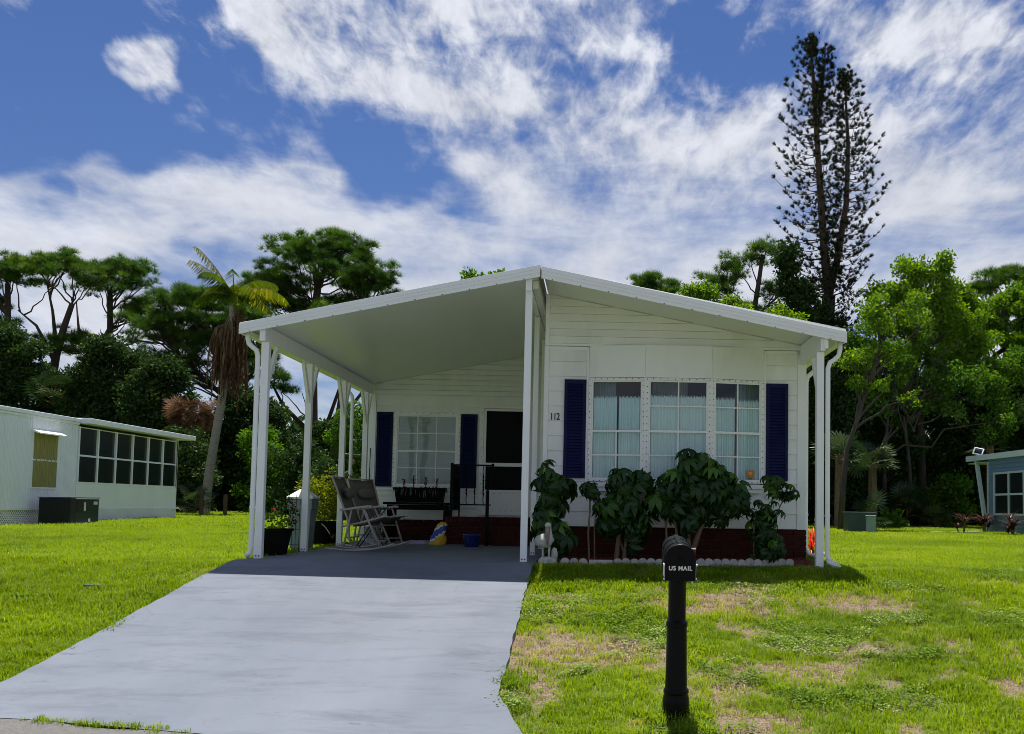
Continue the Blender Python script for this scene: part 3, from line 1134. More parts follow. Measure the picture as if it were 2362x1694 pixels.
def brick_wall(parent, x0, x1, yf, z0, z1, rz=0.0, origin=None):
    """courses of bricks facing -y (rz turns the run about origin)"""
    o_ = origin_of(parent)
    course = BR_H + 0.011
    rows = int(round((z1 - z0) / course))
    ch = (z1 - z0) / rows
    for r in range(rows):
        z = z0 + ch * (r + 0.5)
        x = x0
        first = True
        while x < x1 - 0.02:
            l = BR_L if not (first and r % 2) else BR_L / 2 - 0.005
            l = min(l, x1 - x)
            if x1 - (x + l) < 0.04:
                l = x1 - x
            first = False
            p = Vector((x + l / 2, yf + BR_D - 0.006 + random.uniform(-0.002, 0.002), z))
            o = bpy.data.objects.new('brick', brick_mesh(l))
            COL.objects.link(o)
            if origin is not None:
                q = Vector((p.x - origin[0], p.y - origin[1], 0))
                q.rotate(Matrix.Rotation(rz, 3, 'Z'))
                p = Vector((origin[0] + q.x, origin[1] + q.y, p.z))
                o.rotation_euler = (0, 0, rz)
            o.location = p - o_
            o.parent = parent
            x += l + 0.011


sk = MB()
sk.box(0.012, 3.672, YW + 0.012, YW + 0.14, -0.2, 0.425)
skirt = sk.build('brick_skirting', M['mortar'], home)
brick_wall(skirt, 0.0, 3.68, YW, -0.10, 0.425)
MB().box(3.63, 3.672, YW + 0.145, 15.6, -0.2, 0.42).build('side_skirting', M['brick'], home)
MB().box(0.0, 0.05, YW + 0.145, YB, -0.2, 0.42).build('side_skirting', M['brick'], home)

# ---- windows


def frame_pt(o, u, a, b, w):
    """point a along the window, b up, w out of the wall"""
    nrm = Vector((u.y, -u.x, 0))
    return o + u * a + Vector((0, 0, b)) + nrm * w


def fbox(mb, o, u, a0, a1, b0, b1, w0, w1):
    p = [frame_pt(o, u, a, b, w) for (a, b, w) in ((a0, b0, w1), (a1, b0, w1), (a1, b0, w0), (a0, b0, w0), (a0, b1, w1), (a1, b1, w1), (a1, b1, w0), (a0, b1, w0))]
    mb.add(p, [(0, 3, 2, 1), (4, 5, 6, 7), (0, 1, 5, 4), (1, 2, 6, 5), (2, 3, 7, 6), (3, 0, 4, 7)])


def make_window(parent, name, p0, p1, z0, z1, cols=2, bw=0.055, top_muntins=True, rows=2, sash=0.022, rivets=True, flange=True):
    o = Vector((p0[0], p0[1], z0))
    u = Vector((p1[0] - p0[0], p1[1] - p0[1], 0))
    W, H = u.length, z1 - z0
    u.normalize()
    fr = MB()
    fbox(fr, o, u, 0, bw, 0, H, -0.03, 0.012)
    fbox(fr, o, u, W - bw, W, 0, H, -0.03, 0.012)
    fbox(fr, o, u, bw, W - bw, 0, bw * 0.8, -0.03, 0.0115)
    fbox(fr, o, u, bw, W - bw, H - bw * 0.8, H, -0.03, 0.0115)
    win = fr.build(name, M['white'], parent, bevel=0.003)
    a0, a1, b0, b1 = bw, W - bw, bw * 0.8, H - bw * 0.8
    mid = b0 + (b1 - b0) * 0.485
    sb = MB()
    for (lo, hi, dep) in ((b0, mid, 0.0), (mid, b1, -0.008)):
        fbox(sb, o, u, a0 - 0.002, a0 + sash, lo, hi, -0.022 + dep, 0.002 + dep)
        fbox(sb, o, u, a1 - sash, a1 + 0.002, lo, hi, -0.022 + dep, 0.002 + dep)
    fbox(sb, o, u, a0 + sash, a1 - sash, b0 - 0.002, b0 + sash, -0.022, 0.001)
    fbox(sb, o, u, a0 + sash, a1 - sash, b1 - sash, b1 + 0.002, -0.03, -0.007)
    sb.build('sash', M['white'], win)
    mr_ = MB()
    fbox(mr_, o, u, a0, a1, mid - 0.017, mid + 0.017, -0.03, 0.009)
    mr_.build('meeting_rail', M['white'], win, bevel=0.003)
    mw = 0.009
    for (lo, hi, on, dep) in ((b0 + sash, mid - 0.017, True, -0.004), (mid + 0.017, b1 - sash, top_muntins, -0.012)):
        n_c, n_r = (cols, rows) if on else (1, 1)
        xs = [a0 + sash + (a1 - a0 - 2 * sash) * k / n_c for k in range(n_c + 1)]
        zs = [lo + (hi - lo) * k / n_r for k in range(n_r + 1)]
        for k in range(1, n_c):
            mm = MB()
            fbox(mm, o, u, xs[k] - mw, xs[k] + mw, lo, hi, -0.014 + dep, 0.005 + dep)
            mm.build('muntin', M['white'], win)
        for k in range(1, n_r):
            mm = MB()
            fbox(mm, o, u, xs[0], xs[-1], zs[k] - mw, zs[k] + mw, -0.0135 + dep, 0.0045 + dep)
            mm.build('muntin', M['white'], win)
        for i in range(n_c):
            for j in range(n_r):
                g = MB()
                vs_ = [frame_pt(o, u, a, b, -0.006 + dep) for a, b in ((xs[i] - 0.002, zs[j] - 0.002), (xs[i + 1] + 0.002, zs[j] - 0.002), (xs[i + 1] + 0.002, zs[j + 1] + 0.002), (xs[i] - 0.002, zs[j + 1] + 0.002))]
                g.add(vs_, [(0, 1, 2, 3)])
                g.build('pane', M['glass'], win)
    if rivets:
        rv = MB()
        nrm = Vector((u.y, -u.x, 0))

        def riv(a, b):
            c = frame_pt(o, u, a, b, 0.012)
            s = 0.0075
            vs_ = [c + u * (s * math.cos(t)) + Vector((0, 0, s * math.sin(t))) + nrm * (0.004 if k else 0.004) for k, t in enumerate([0.3 + math.pi / 3 * i for i in range(6)])]
            vs_ += [v - nrm * 0.006 for v in vs_]
            rv.add(vs_, [(0, 1, 2, 3, 4, 5)] + [(i, i + 6, (i + 1) % 6 + 6, (i + 1) % 6) for i in range(6)])
        for k in range(17):
            b = 0.03 + (H - 0.06) * k / 16
            riv(0.015, b + random.uniform(-0.012, 0.012))
            riv(W - 0.015, b + random.uniform(-0.012, 0.012))
        for k in range(1, 9):
            riv(W * k / 9, H - 0.014)
            riv(W * k / 9, 0.014)
        r_ = rv.build('screw_heads', M['rivet'], win)
        r_['kind'] = 'stuff'
    return win, o, u, W, H


ZW0, ZW1 = 1.055, 2.495
PA, PB, PC, PD = (0.615, YW - 0.04), (1.392, 1.130), (2.318, 1.130), (3.064, YW - 0.04)
w1, *_ = make_window(home, 'bay_window_sash_unit', PA, PB, ZW0, ZW1, 2, 0.040, top_muntins=False)
w2, *_ = make_window(home, 'bay_window_sash_unit', (PB[0] + 0.014, PB[1] - 0.010), (PC[0] - 0.014, PC[1] - 0.010), ZW0, ZW1, 2, 0.040)
w3, *_ = make_window(home, 'bay_window_sash_unit', PC, PD, ZW0, ZW1, 2, 0.040)
w1['label'] = 'left white window of the bay, one large upper pane'
w2['label'] = 'middle white window of the bay, eight panes'
w3['label'] = 'right white window of the bay with an orange sticker'
for p in (PB, PC):
    MB().box(p[0] - 0.015, p[0] + 0.015, p[1] - 0.024, p[1] + 0.04, ZW0 - 0.01, ZW1 + 0.005).build('bay_mullion', M['white'], home, bevel=0.005)
# flat boards above and the sill ledge below the bow
for (a, b) in ((PA, PB), (PB, PC), (PC, PD)):
    mb = MB()
    o = Vector((a[0], a[1], 0))
    u = Vector((b[0] - a[0], b[1] - a[1], 0))
    W = u.length
    u.normalize()
    fbox(mb, o, u, 0.0004, W - 0.0004, ZW1 + 0.006, 2.945, -0.03, 0.008)
    mb.build('bay_head_panel', M['siding'], home)
MB().prism_z([PA, (PB[0], PB[1] - 0.05), (PC[0], PC[1] - 0.05), PD, (PD[0], YW + 0.02), (PA[0], YW + 0.02)], ZW0 - 0.075, ZW0 - 0.012).build('bay_sill', M['white'], home, bevel=0.006)
MB().prism_z([(PA[0] + 0.02, YW - 0.022), PB, PC, (PD[0] - 0.02, YW - 0.022)], 2.946, 2.953).build('bay_top_board', M['white'], home)
MB().prism_z([(PA[0] + 0.02, YW - 0.02), (PB[0], PB[1] - 0.03), (PC[0], PC[1] - 0.03), (PD[0] - 0.02, YW - 0.02)], ZW0 - 0.13, ZW0 - 0.077).build('bay_base_board', M['white'], home)
# orange sticker low in the right window
st = MB()
o = Vector((PC[0], PC[1], ZW0))
u = (Vector((PD[0], PD[1], 0)) - Vector((PC[0], PC[1], 0))).normalized()
fbox(st, o, u, 0.52, 0.62, 0.085, 0.185, -0.004, 0.000)
sk_ = st.build('window_sticker', M['orange'], w3)
st = MB()
fbox(st, o, u, 0.545, 0.60, 0.12, 0.165, 0.0005, 0.0012)
st.build('sticker_print', M['orange2'], w3)


def make_shutter(parent, x0, x1, y, z0, z1):
    t = 0.03
    f = MB()
    bw = 0.045
    f.box(x0, x0 + bw, y - t, y, z0, z1)
    f.box(x1 - bw, x1, y - t, y, z0, z1)
    f.box(x0 + bw, x1 - bw, y - t + .001, y, z0, z0 + 0.06)
    f.box(x0 + bw, x1 - bw, y - t + .001, y, z1 - 0.06, z1)
    s = f.build('shutter', M['shutter'], parent, bevel=0.003)
    lv = MB()
    lv.box(x0 + bw, x1 - bw, y - 0.006, y - 0.001, z0 + 0.06, z1 - 0.06)
    n = int((z1 - z0 - 0.12) / 0.042)
    for k in range(n):
        z = z0 + 0.06 + (z1 - z0 - 0.12) * (k + 0.5) / n
        lv.bar((x0 + bw, y - 0.016, z), (x1 - bw, y - 0.016, z), 0.008, 0.040, up=(0, 0.45, 1))
    l = lv.build('louvers', M['shutter'], s)
    l['kind'] = 'stuff'
    return s


make_shutter(home, 0.275, 0.577, YW - 0.021, 1.10, 2.472)
make_shutter(home, 3.101, 3.408, YW - 0.021, 1.10, 2.466)

# house number
def text_mesh(body, size, xs=1.0, bold=0.0, ex=0.002, space=1.0):
    cu = bpy.data.curves.new('t', 'FONT')
    cu.body = body
    cu.size = size
    cu.extrude = ex
    cu.offset = bold
    cu.space_character = space
    cu.align_x = 'CENTER'
    to = bpy.data.objects.new('t', cu)
    COL.objects.link(to)
    dg = bpy.context.evaluated_depsgraph_get()
    me = bpy.data.meshes.new_from_object(to.evaluated_get(dg))
    bpy.data.objects.remove(to)
    me.transform(Matrix.Diagonal((xs, 1, 1, 1)))
    return me


nm = text_mesh('112', 0.135, 0.68, 0.0022)
nm.materials.clear()
hn = link('house_number', nm, M['ink'], home)
hn.rotation_euler = (math.pi / 2, 0, 0)
hn.location = Vector((0.148, YW - 0.026, 1.905)) - origin_of(home)

# ---- wall at the back of the carport
bw_ = MB()
bw_.box(-3.40, -0.02, YB, YB + 0.08, 0.40, zl(3.4) + 0.02)
back = bw_.build('carport_end_wall', M['siding'], home)
for i in range(11):
    z0, z1 = 0.43 + 0.2085 * i, min(0.43 + 0.2085 * (i + 1), 2.725)
    plank(back, -3.365, -0.03, YB, z0, z1)
gb = MB()
gb.prism_y([(-3.40, 2.81), (-0.02, 2.81), (-0.02, zl(0.02)), (-3.40, zl(3.40))], YB - 0.012, YB + 0.07)
g2 = gb.build('carport_end_gable', M['siding'], home)
for i in range(8):
    z0 = 2.82 + 0.100 * i
    x0 = max(-3.38, -(3.62 - (z0 + 0.012)) / 0.203)
    xk = min(-0.05, -(3.62 - (z0 + 0.10)) / 0.203)
    xk = max(xk, x0)
    if x0 > -0.2:
        continue
    y0, y1 = YB - 0.045, YB - 0.014
    prof = [(x0, z0), (-0.04, z0), (-0.04, min(z0 + 0.098, zl(0.04) - 0.005)), (xk, min(z0 + 0.098, zl(xk) - 0.005)), (x0, max(z0 + 0.004, zl(x0) - 0.006))]
    n = len(prof)
    vs_ = [(x, y0 if k < 2 else y1 - 0.010, z) for k, (x, z) in enumerate(prof)] + [(x, y1, z) for x, z in prof]
    mb = MB()
    mb.add(vs_, [tuple(range(n)), tuple(reversed(range(n, 2 * n)))] + [(k, k + n, (k + 1) % n + n, (k + 1) % n) for k in range(n)])
    mb.build('gable_plank', M['siding'], g2)
MB().box(-3.385, -0.03, YB - 0.06, YB - 0.0, 2.728, 2.815).build('gable_base_trim', M['white'], home, bevel=0.006)
MB().box(-3.52, -3.366, YB - 0.035, YB + 0.08, 0.0, 2.72).build('corner_board', M['white'], home, bevel=0.006)
MB().box(-3.45, -3.40, YB + 0.085, 15.6, 0.0, zl(3.45)).build('side_wall', M['siding'], home)
MB().box(-3.45, 0.0, 15.55, 15.64, 0.0, 2.9).build('rear_wall', M['siding'], home)
sk = MB()
sk.box(-3.36, -1.88, YB + 0.008, YB + 0.12, -0.1, 0.42)
skb = sk.build('brick_skirting', M['mortar'], home)
brick_wall(skb, -3.36, -1.89, YB - 0.004, 0.0, 0.42)
make_shutter(home, -3.345, -3.05, YB - 0.021, 1.02, 2.40)
make_shutter(home, -1.793, -1.492, YB - 0.021, 1.01, 2.385)
wb, ob, ub, Wb, Hb = make_window(home, 'carport_window', (-3.03, YB - 0.058), (-1.80, YB - 0.058), 1.00, 2.40, 3, bw=0.07)
wb['label'] = 'white window of twelve panes between navy shutters'
MB().box(-3.345, -1.49, YB - 0.05, YB - 0.022, 0.955, 0.998).build('window_sill', M['white'], home, bevel=0.004)
# the screen door
df = MB()
df.box(-1.445, -1.372, YB - 0.05, YB - 0.021, 0.50, 2.56)
df.box(-0.52, -0.447, YB - 0.05, YB - 0.021, 0.50, 2.56)
df.box(-1.372, -0.52, YB - 0.05, YB - 0.0212, 2.50, 2.56)
door_fr = df.build('door_frame', M['white'], home, bevel=0.004)
dd = MB()
y0, y1 = YB - 0.062, YB - 0.034
dd.box(-1.366, -1.322, y0, y1, 0.515, 2.49)
dd.box(-0.570, -0.526, y0, y1, 0.515, 2.49)
for (a, b) in ((2.448, 2.49), (1.42, 1.487), (0.94, 0.985), (0.515, 0.57)):
    dd.box(-1.322, -0.570, y0 + .0008, y1, a, b)
door = dd.build('screen_door', M['white'], home, bevel=0.004)
door['label'] = 'white screen door with dark mesh'
MB().box(-1.323, -0.569, YB - 0.048, YB - 0.040, 0.984, 1.421).build('mesh_panel', M['dark_screen'], door)
MB().box(-1.323, -0.569, YB - 0.048, YB - 0.040, 1.486, 2.449).build('mesh_panel', M['dark_screen'], door)
MB().box(-1.323, -0.569, YB - 0.056, YB - 0.046, 0.57, 0.941).build('kick_plate', M['white'], door)
rv = MB()
for k in range(7):
    for z in (0.60, 0.915):
        rv.box(-1.28 + 0.115 * k - 0.006, -1.28 + 0.115 * k + 0.006, YB - 0.060, YB - 0.0555, z - 0.006, z + 0.006)
for k in range(12):
    rv.box(-1.412, -1.400, YB - 0.054, YB - 0.049, 0.6 + 0.165 * k, 0.612 + 0.165 * k)
q = rv.build('screw_heads', M['rivet'], door)
q['kind'] = 'stuff'
MB().box(-0.60, -0.575, y0 - 0.04, y0 - 0.002, 1.33, 1.37).build('handle', M['rivet'], door, bevel=0.004)

# venetian blind behind the carport window
bl = MB()
nsl = 52
for k in range(nsl):
    z = 1.06 + (2.33 - 1.06) * k / (nsl - 1)
    bl.bar((-2.95, YB - 0.0295, z), (-1.88, YB - 0.0295, z), 0.0025, 0.0235, up=(0, -0.28, 1))
blind = bl.build('venetian_blind', M['blind'])
tag(blind, 'pale venetian blind closed behind the carport window', 'blind')
# curtains behind the bow window


def curtain(name, x0, x1, ya, yb_, z0, z1, mat, label, waves, ruffle=False, gather=0.02, group=None):
    n = 140
    V, Fc, rn = [], [], []
    ph = random.uniform(0, 6)
    rows = [0.0, 0.25, 0.5, 0.75, 0.93, 0.965, 1.0]
    for j, t in enumerate(rows):
        z = z0 + (z1 - z0) * t
        for i in range(n + 1):
            s = i / n
            x = x0 + (x1 - x0) * s
            y = ya + (yb_ - ya) * s
            w = math.sin(s * waves * 6.28 + ph + 0.8 * math.sin(s * 11)) + 0.55 * math.sin(s * waves * 2.3 * 6.28 + ph * 2 + t)
            amp = gather * (1.0 - 0.45 * t)
            zz_ = z
            if j == len(rows) - 1 and ruffle:
                zz_ += 0.018 * math.sin(s * waves * 2.2 * 6.28 + ph) + 0.010 * math.sin(s * waves * 5.1 * 6.28)
            if j == 5 and ruffle:
                amp *= 0.3
            V.append((x, y + amp * w, zz_))
            rn.append(0.4 + 0.3 * w)
    for j in range(len(rows) - 1):
        for i in range(n):
            a = j * (n + 1) + i
            Fc.append((a, a + 1, a + n + 2, a + n + 1))
    me = bpy.data.meshes.new(name)
    me.from_pydata(V, [], Fc)
    at = me.attributes.new('rnd', 'FLOAT', 'POINT')
    at.data.foreach_set('value', [max(0, min(1, r)) for r in rn])
    o = link(name, me, M[mat], None, True)
    return tag(o, label, 'curtain', group)


G = 'curtains behind the bay window'
curtain('cafe_curtain', 0.66, 1.01, 1.335, 1.265, 1.02, 2.235, 'curtain', 'pale aqua cafe curtain, left half of the left bay window', 9, True, group=G)
curtain('cafe_curtain', 1.035, 1.40, 1.262, 1.195, 1.02, 2.235, 'curtain', 'pale aqua cafe curtain, right half of the left bay window', 9, True, group=G)
curtain('cafe_curtain', 1.42, 2.30, 1.182, 1.182, 1.02, 2.25, 'curtain', 'pale aqua cafe curtain in the middle bay window', 20, True, group=G)
curtain('cafe_curtain', 2.33, 2.66, 1.195, 1.258, 1.02, 2.235, 'curtain', 'pale aqua cafe curtain, left half of the right bay window', 8, True, group=G)
curtain('cafe_curtain', 2.70, 3.04, 1.265, 1.335, 1.02, 2.22, 'curtain', 'pale aqua cafe curtain, right half of the right bay window above the orange sticker', 8, True, group=G)
curtain('drape', 0.64, 1.00, 1.50, 1.46, 1.1, 2.52, 'drape', 'blue grey drape showing above the left cafe curtain', 8, group=G)
curtain('drape', 1.52, 2.02, 1.60, 1.60, 1.1, 2.50, 'drape', 'blue grey drape showing above the middle cafe curtain', 11, group=G)
curtain('drape', 2.70, 3.05, 1.50, 1.50, 1.1, 2.50, 'drape', 'blue grey drape showing above the right cafe curtain', 8, group=G)

# ------------------------------------------------------------------ carport roof with its posts
car = thing('carport', 'white carport and roof-over with sloped panels, square posts, beams and downspouts', 'carport', (-1.8, 0, 0))
YF = -0.12
XL, XR = -3.743, 3.898


def slab(name, x0, x1, zf, t, y0, y1, mat, parent):
    """sloped roof panel; zf(x) is its underside"""
    mb = MB()
    mb.prism_y([(x0, zf(x0)), (x1, zf(x1)), (x1, zf(x1) + t), (x0, zf(x0) + t)], y0, y1)
    return mb.build(name, M[mat], parent)


slab('roof_panel', XL + 0.01, -0.035, zl, 0.075, YF + 0.012, 16.0, 'soffit', car)
slab('roof_panel', 0.02, XR - 0.01, zr, 0.05, YF + 0.012, 16.0, 'soffit', car)


def fascia(x0, zt0, zb0, x1, zt1, zb1, name):
    f = MB()
    f.prism_y([(x0, zb0), (x1, zb1), (x1, zt1), (x0, zt0)], YF - 0.012, YF + 0.010)
    fo = f.build(name, M['panel'], car, bevel=0.003)
    # two pressed ridges along it
    for t in (0.36, 0.66):
        r = MB()
        a = (x0, YF - 0.0145, zb0 + (zt0 - zb0) * t)
        b = (x1, YF - 0.0145, zb1 + (zt1 - zb1) * t)
        r.bar(a, b, 0.007, 0.006)
        r.build('pressed_rib', M['panel'], fo)
    # drip lip at the bottom, screws
    s = MB()
    n = 11
    for k in range(n):
        t = (k + 0.4) / n
        x, z = x0 + (x1 - x0) * t, zb0 + (zb1 - zb0) * t + 0.006
        s.box(x - 0.007, x + 0.007, YF - 0.016, YF - 0.0115, z - 0.004, z + 0.006)
    q = s.build('screw_heads', M['rivet'], fo)
    q['kind'] = 'stuff'
    return fo


fascia(-3.743, 2.926, 2.790, -0.012, 3.752, 3.597, 'fascia')
fascia(0.004, 3.732, 3.577, 3.898, 2.977, 2.832, 'fascia')
MB().box(-0.034, -0.006, YF + 0.02, 16.0, 3.60, 3.72).build('ridge_channel', M['seam'], car)
# eave gutters
MB().box(XL - 0.002, XL + 0.016, YF + 0.012, 16.0, 2.80, 2.925).build('gutter', M['panel'], car)
MB().box(XR - 0.016, XR + 0.002, YF + 0.012, 16.0, 2.85, 2.975).build('gutter', M['panel'], car)
MB().box(XL + 0.018, XL + 0.10, 0.05, 16.0, 2.80, 2.848).build('gutter_trough', M['white'], car)
MB().box(XR - 0.10, XR - 0.018, 0.05, 16.0, 2.84, 2.955).build('gutter_trough', M['white'], car)
# beams
MB().box(-3.485, -3.425, -0.075, YB - 0.04, 2.722, zl(3.425) - 0.012).build('beam', M['white'], car, bevel=0.004)
MB().box(3.575, 3.635, -0.075, YW - 0.035, 2.735, zr(3.63) - 0.006).build('beam', M['white'], car, bevel=0.004)
MB().box(-0.185, -0.125, -0.06, YB - 0.05, 3.445, zl(0.18) - 0.004).build('beam', M['white'], car, bevel=0.004)
MB().box(-0.118, -0.045, 0.1, YB - 0.05, 3.49, 3.595).build('roof_edge_channel', M['soffit'], car)


def screws(parent, pts, ax='y'):
    s = MB()
    for (x, y, z) in pts:
        s.box(x - 0.008, x + 0.008, y - 0.004, y + 0.002, z - 0.008, z + 0.008)
    q = s.build('bolt_heads', M['rivet'], parent)
    q['kind'] = 'stuff'


def post(x, y, z0, z1, w=0.088, cap=None, braces=(), base=True):
    p = MB()
    p.box(x - w / 2, x + w / 2, y - w / 2, y + w / 2, z0, z1)
    po = p.build('post', M['white'], car, bevel=0.006)
    if base:
        screws(po, [(x - 0.018, y - w / 2 - 0.001, z0 + 0.035), (x + 0.018, y - w / 2 - 0.001, z0 + 0.035)])
    if cap:
        c = MB()
        c.box(*cap)
        c.build('beam_cap', M['white'], po, bevel=0.004)
    for (dy, zb, zt) in braces:
        b = MB()
        b.bar((x + 0.002, y + (0.02 if dy > 0 else -0.02), zb), (x + 0.002, y + dy, zt), 0.045, 0.075, up=(0, 1 if dy > 0 else -1, 0.3))
        b.build('brace', M['white'], po, bevel=0.004)
    return po


xl = -3.452
post(xl, 0.05, 0.0, 2.72, 0.096, (-3.498, -3.426, -0.09, -0.078, 2.715, 2.865), [(0.42, 2.14, 2.70)])
for k, y in enumerate((2.05, 4.07, 5.72)):
    post(xl, y, 0.0, 2.72, 0.088, None, [(0.36, 2.16, 2.70), (-0.36, 2.16, 2.70)])
post(-0.157, 0.05, 0.0, 3.44, 0.088, (-0.195, -0.112, -0.075, -0.062, 3.425, 3.585))
post(-0.155, 1.82, 0.0, 3.44, 0.075)
post(-0.155, 3.85, 0.0, 3.44, 0.075)
post(3.588, 0.05, -0.06, 2.73, 0.096, (3.612, 3.668, -0.094, -0.078, 2.76, 2.915), [(0.42, 2.1, 2.70)])


def downspout(pts, r=0.031, name='downspout'):
    d = MB()
    d.tube(pts, r, 10)
    o = d.build(name, M['white'], car, True)
    s = MB()
    for (x, y, z) in (pts[1], pts[len(pts) // 2]):
        s.box(x - 0.006, x + 0.006, y - r - 0.004, y - r + 0.006, z - 0.006, z + 0.006)
    for z in (0.62,):
        s.tube([(pts[-4][0], pts[-4][1], z), (pts[-4][0], pts[-4][1], z + 0.03)], r + 0.004, 10)
    q = s.build('seam_band', M['white'], o)
    return o


downspout([(-3.675, 0.02, 2.83), (-3.675, 0.02, 2.76), (-3.66, 0.02, 2.69), (-3.61, 0.02, 2.645), (-3.565, 0.02, 2.61), (-3.543, 0.02, 2.54), (-3.541, 0.02, 1.3), (-3.541, 0.02, 0.16), (-3.545, 0.02, 0.07), (-3.60, 0.01, 0.03)])
downspout([(-3.70, 5.15, 2.83), (-3.70, 5.15, 2.76), (-3.68, 5.15, 2.70), (-3.62, 5.15, 2.64), (-3.575, 5.15, 2.58), (-3.565, 5.15, 2.5), (-3.565, 5.15, 1.3), (-3.565, 5.15, 0.18), (-3.55, 5.13, 0.10), (-3.50, 5.08, 0.06)])
downspout([(3.842, 0.02, 2.86), (3.842, 0.02, 2.77), (3.825, 0.02, 2.69), (3.77, 0.02, 2.635), (3.715, 0.02, 2.60), (3.687, 0.02, 2.52), (3.685, 0.02, 1.3), (3.685, 0.02, 0.14), (3.70, 0.0, 0.05), (3.82, -0.05, -0.02)])
downspout([(3.93, 1.75, 2.84), (3.92, 1.75, 2.78), (3.88, 1.75, 2.72), (3.83, 1.75, 2.68), (3.775, 1.75, 2.63), (3.755, 1.75, 2.55), (3.755, 1.75, 1.3), (3.755, 1.75, 0.16), (3.80, 1.72, 0.06), (3.90, 1.62, 0.04), (3.97, 1.55, 0.10)], 0.036)
# ribbed elbow at the foot of the right downspout
el = MB()
for k in range(7):
    t = k / 6
    a = Vector((3.69 + 0.13 * t, 0.01 - 0.05 * t, 0.10 - 0.11 * t))
    el.tube([a, a + Vector((0.012, -0.003, -0.010))], 0.036, 10)
el.build('ribbed_elbow', M['white'], car)

# ------------------------------------------------------------------ brick porch, railing
porch = thing('brick_porch', 'low red brick porch and step below the screen door', 'porch', (-0.95, 5.6, 0))
pc = MB()
pc.box(-1.865, -0.05, 5.02, YB - 0.005, -0.02, 0.475)
core = pc.build('porch_core', M['mortar'], porch)
brick_wall(core, -1.875, -0.05, 5.005, 0.0, 0.40)
brick_wall(core, 0, 1.15, 0, 0.0, 0.40, -math.pi / 2, None) if False else None


def rowlock(parent, x0, x1, y0, y1, z0, z1, w=0.066):
    """bricks on edge forming the tread"""
    o_ = origin_of(parent)
    n = int((x1 - x0) / (w + 0.010))
    s = (x1 - x0) / n
    me = bpy.data.meshes.new('brick')
    mb = MB()
    mb.box(-s / 2 + 0.005, s / 2 - 0.005, y0 - (y0 + y1) / 2, y1 - (y0 + y1) / 2, 0, z1 - z0)
    me.from_pydata(mb.v, [], mb.f)
    me.materials.append(M['brick'])
    for k in range(n):
        o = bpy.data.objects.new('brick', me)
        COL.objects.link(o)
        o.location = Vector((x0 + s * (k + 0.5), (y0 + y1) / 2, z0 + random.uniform(-0.002, 0.002))) - o_
        o.parent = parent


rowlock(core, -1.885, -0.04, 4.985, 5.19, 0.405, 0.49)
MB().box(-1.87, -0.05, 5.195, YB - 0.004, 0.474, 0.486).build('porch_floor', M['brick'], porch)
stp = MB()
stp.box(-1.02, -0.06, 4.66, 5.0, -0.02, 0.155)
step = stp.build('step_core', M['mortar'], porch)
rowlock(step, -1.03, -0.05, 4.64, 4.83, 0.0, 0.235)
MB().box(-1.02, -0.06, 4.835, 5.003, 0.15, 0.228).build('step_tread', M['brick'], porch)

rail = thing('porch_railing', 'black wrought iron railing with twisted balusters on the brick porch', 'railing', (-1.4, 5.1, 0.49))


def twist(x, y, z0, z1, r=0.008):
    m = MB()
    n = 24
    pts, rr = [], []
    for k in range(n + 1):
        t = k / n
        z = z0 + (z1 - z0) * t
        bul = r + (0.009 * math.sin(k * 1.57) ** 2 if 0.25 < t < 0.75 else 0)
        pts.append((x + 0.003 * math.sin(k * 1.3), y + 0.003 * math.cos(k * 1.3), z))
        rr.append(bul)
    m.tube(pts, rr, 6)
    return m.build('baluster', M['black_iron'], rail)


yr = 5.08
MB().box(-1.78, -1.06, yr - 0.016, yr + 0.016, 1.385, 1.41).build('top_rail', M['black_iron'], rail)
MB().box(-1.10, -1.055, yr - 0.03, yr + 0.03, 1.38, 1.43).build('rail_end', M['black_iron'], rail, bevel=0.006)
MB().box(-1.75, -1.10, yr - 0.010, yr + 0.010, 0.695, 0.717).build('bottom_rail', M['black_iron'], rail)
for x in (-1.53, -1.385, -1.235):
    twist(x, yr, 0.70, 1.39)
MB().box(-1.81, -1.765, yr - 0.022, yr + 0.022, 0.49, 1.43).build('corner_post', M['black_iron'], rail)
MB().box(-1.66, -1.635, yr - 0.012, yr + 0.012, 0.49, 1.39).build('post', M['black_iron'], rail)
MB().box(-1.808, -1.780, 5.1, YB - 0.08, 1.385, 1.41).build('side_top_rail', M['black_iron'], rail)
MB().box(-1.805, -1.783, 5.1, YB - 0.08, 0.60, 0.62).build('side_bottom_rail', M['black_iron'], rail)
for k in range(7):
    twist(-1.794, 5.24 + 0.13 * k, 0.61, 1.39, 0.010)
MB().box(-1.14, -1.085, 4.60, 4.655, 0.0, 0.95).build('newel_post', M['black_iron'], rail, bevel=0.004)
MB().bar((-1.112, 4.63, 0.93), (-1.085, yr, 1.39), 0.028, 0.022).build('hand_rail', M['black_iron'], rail)

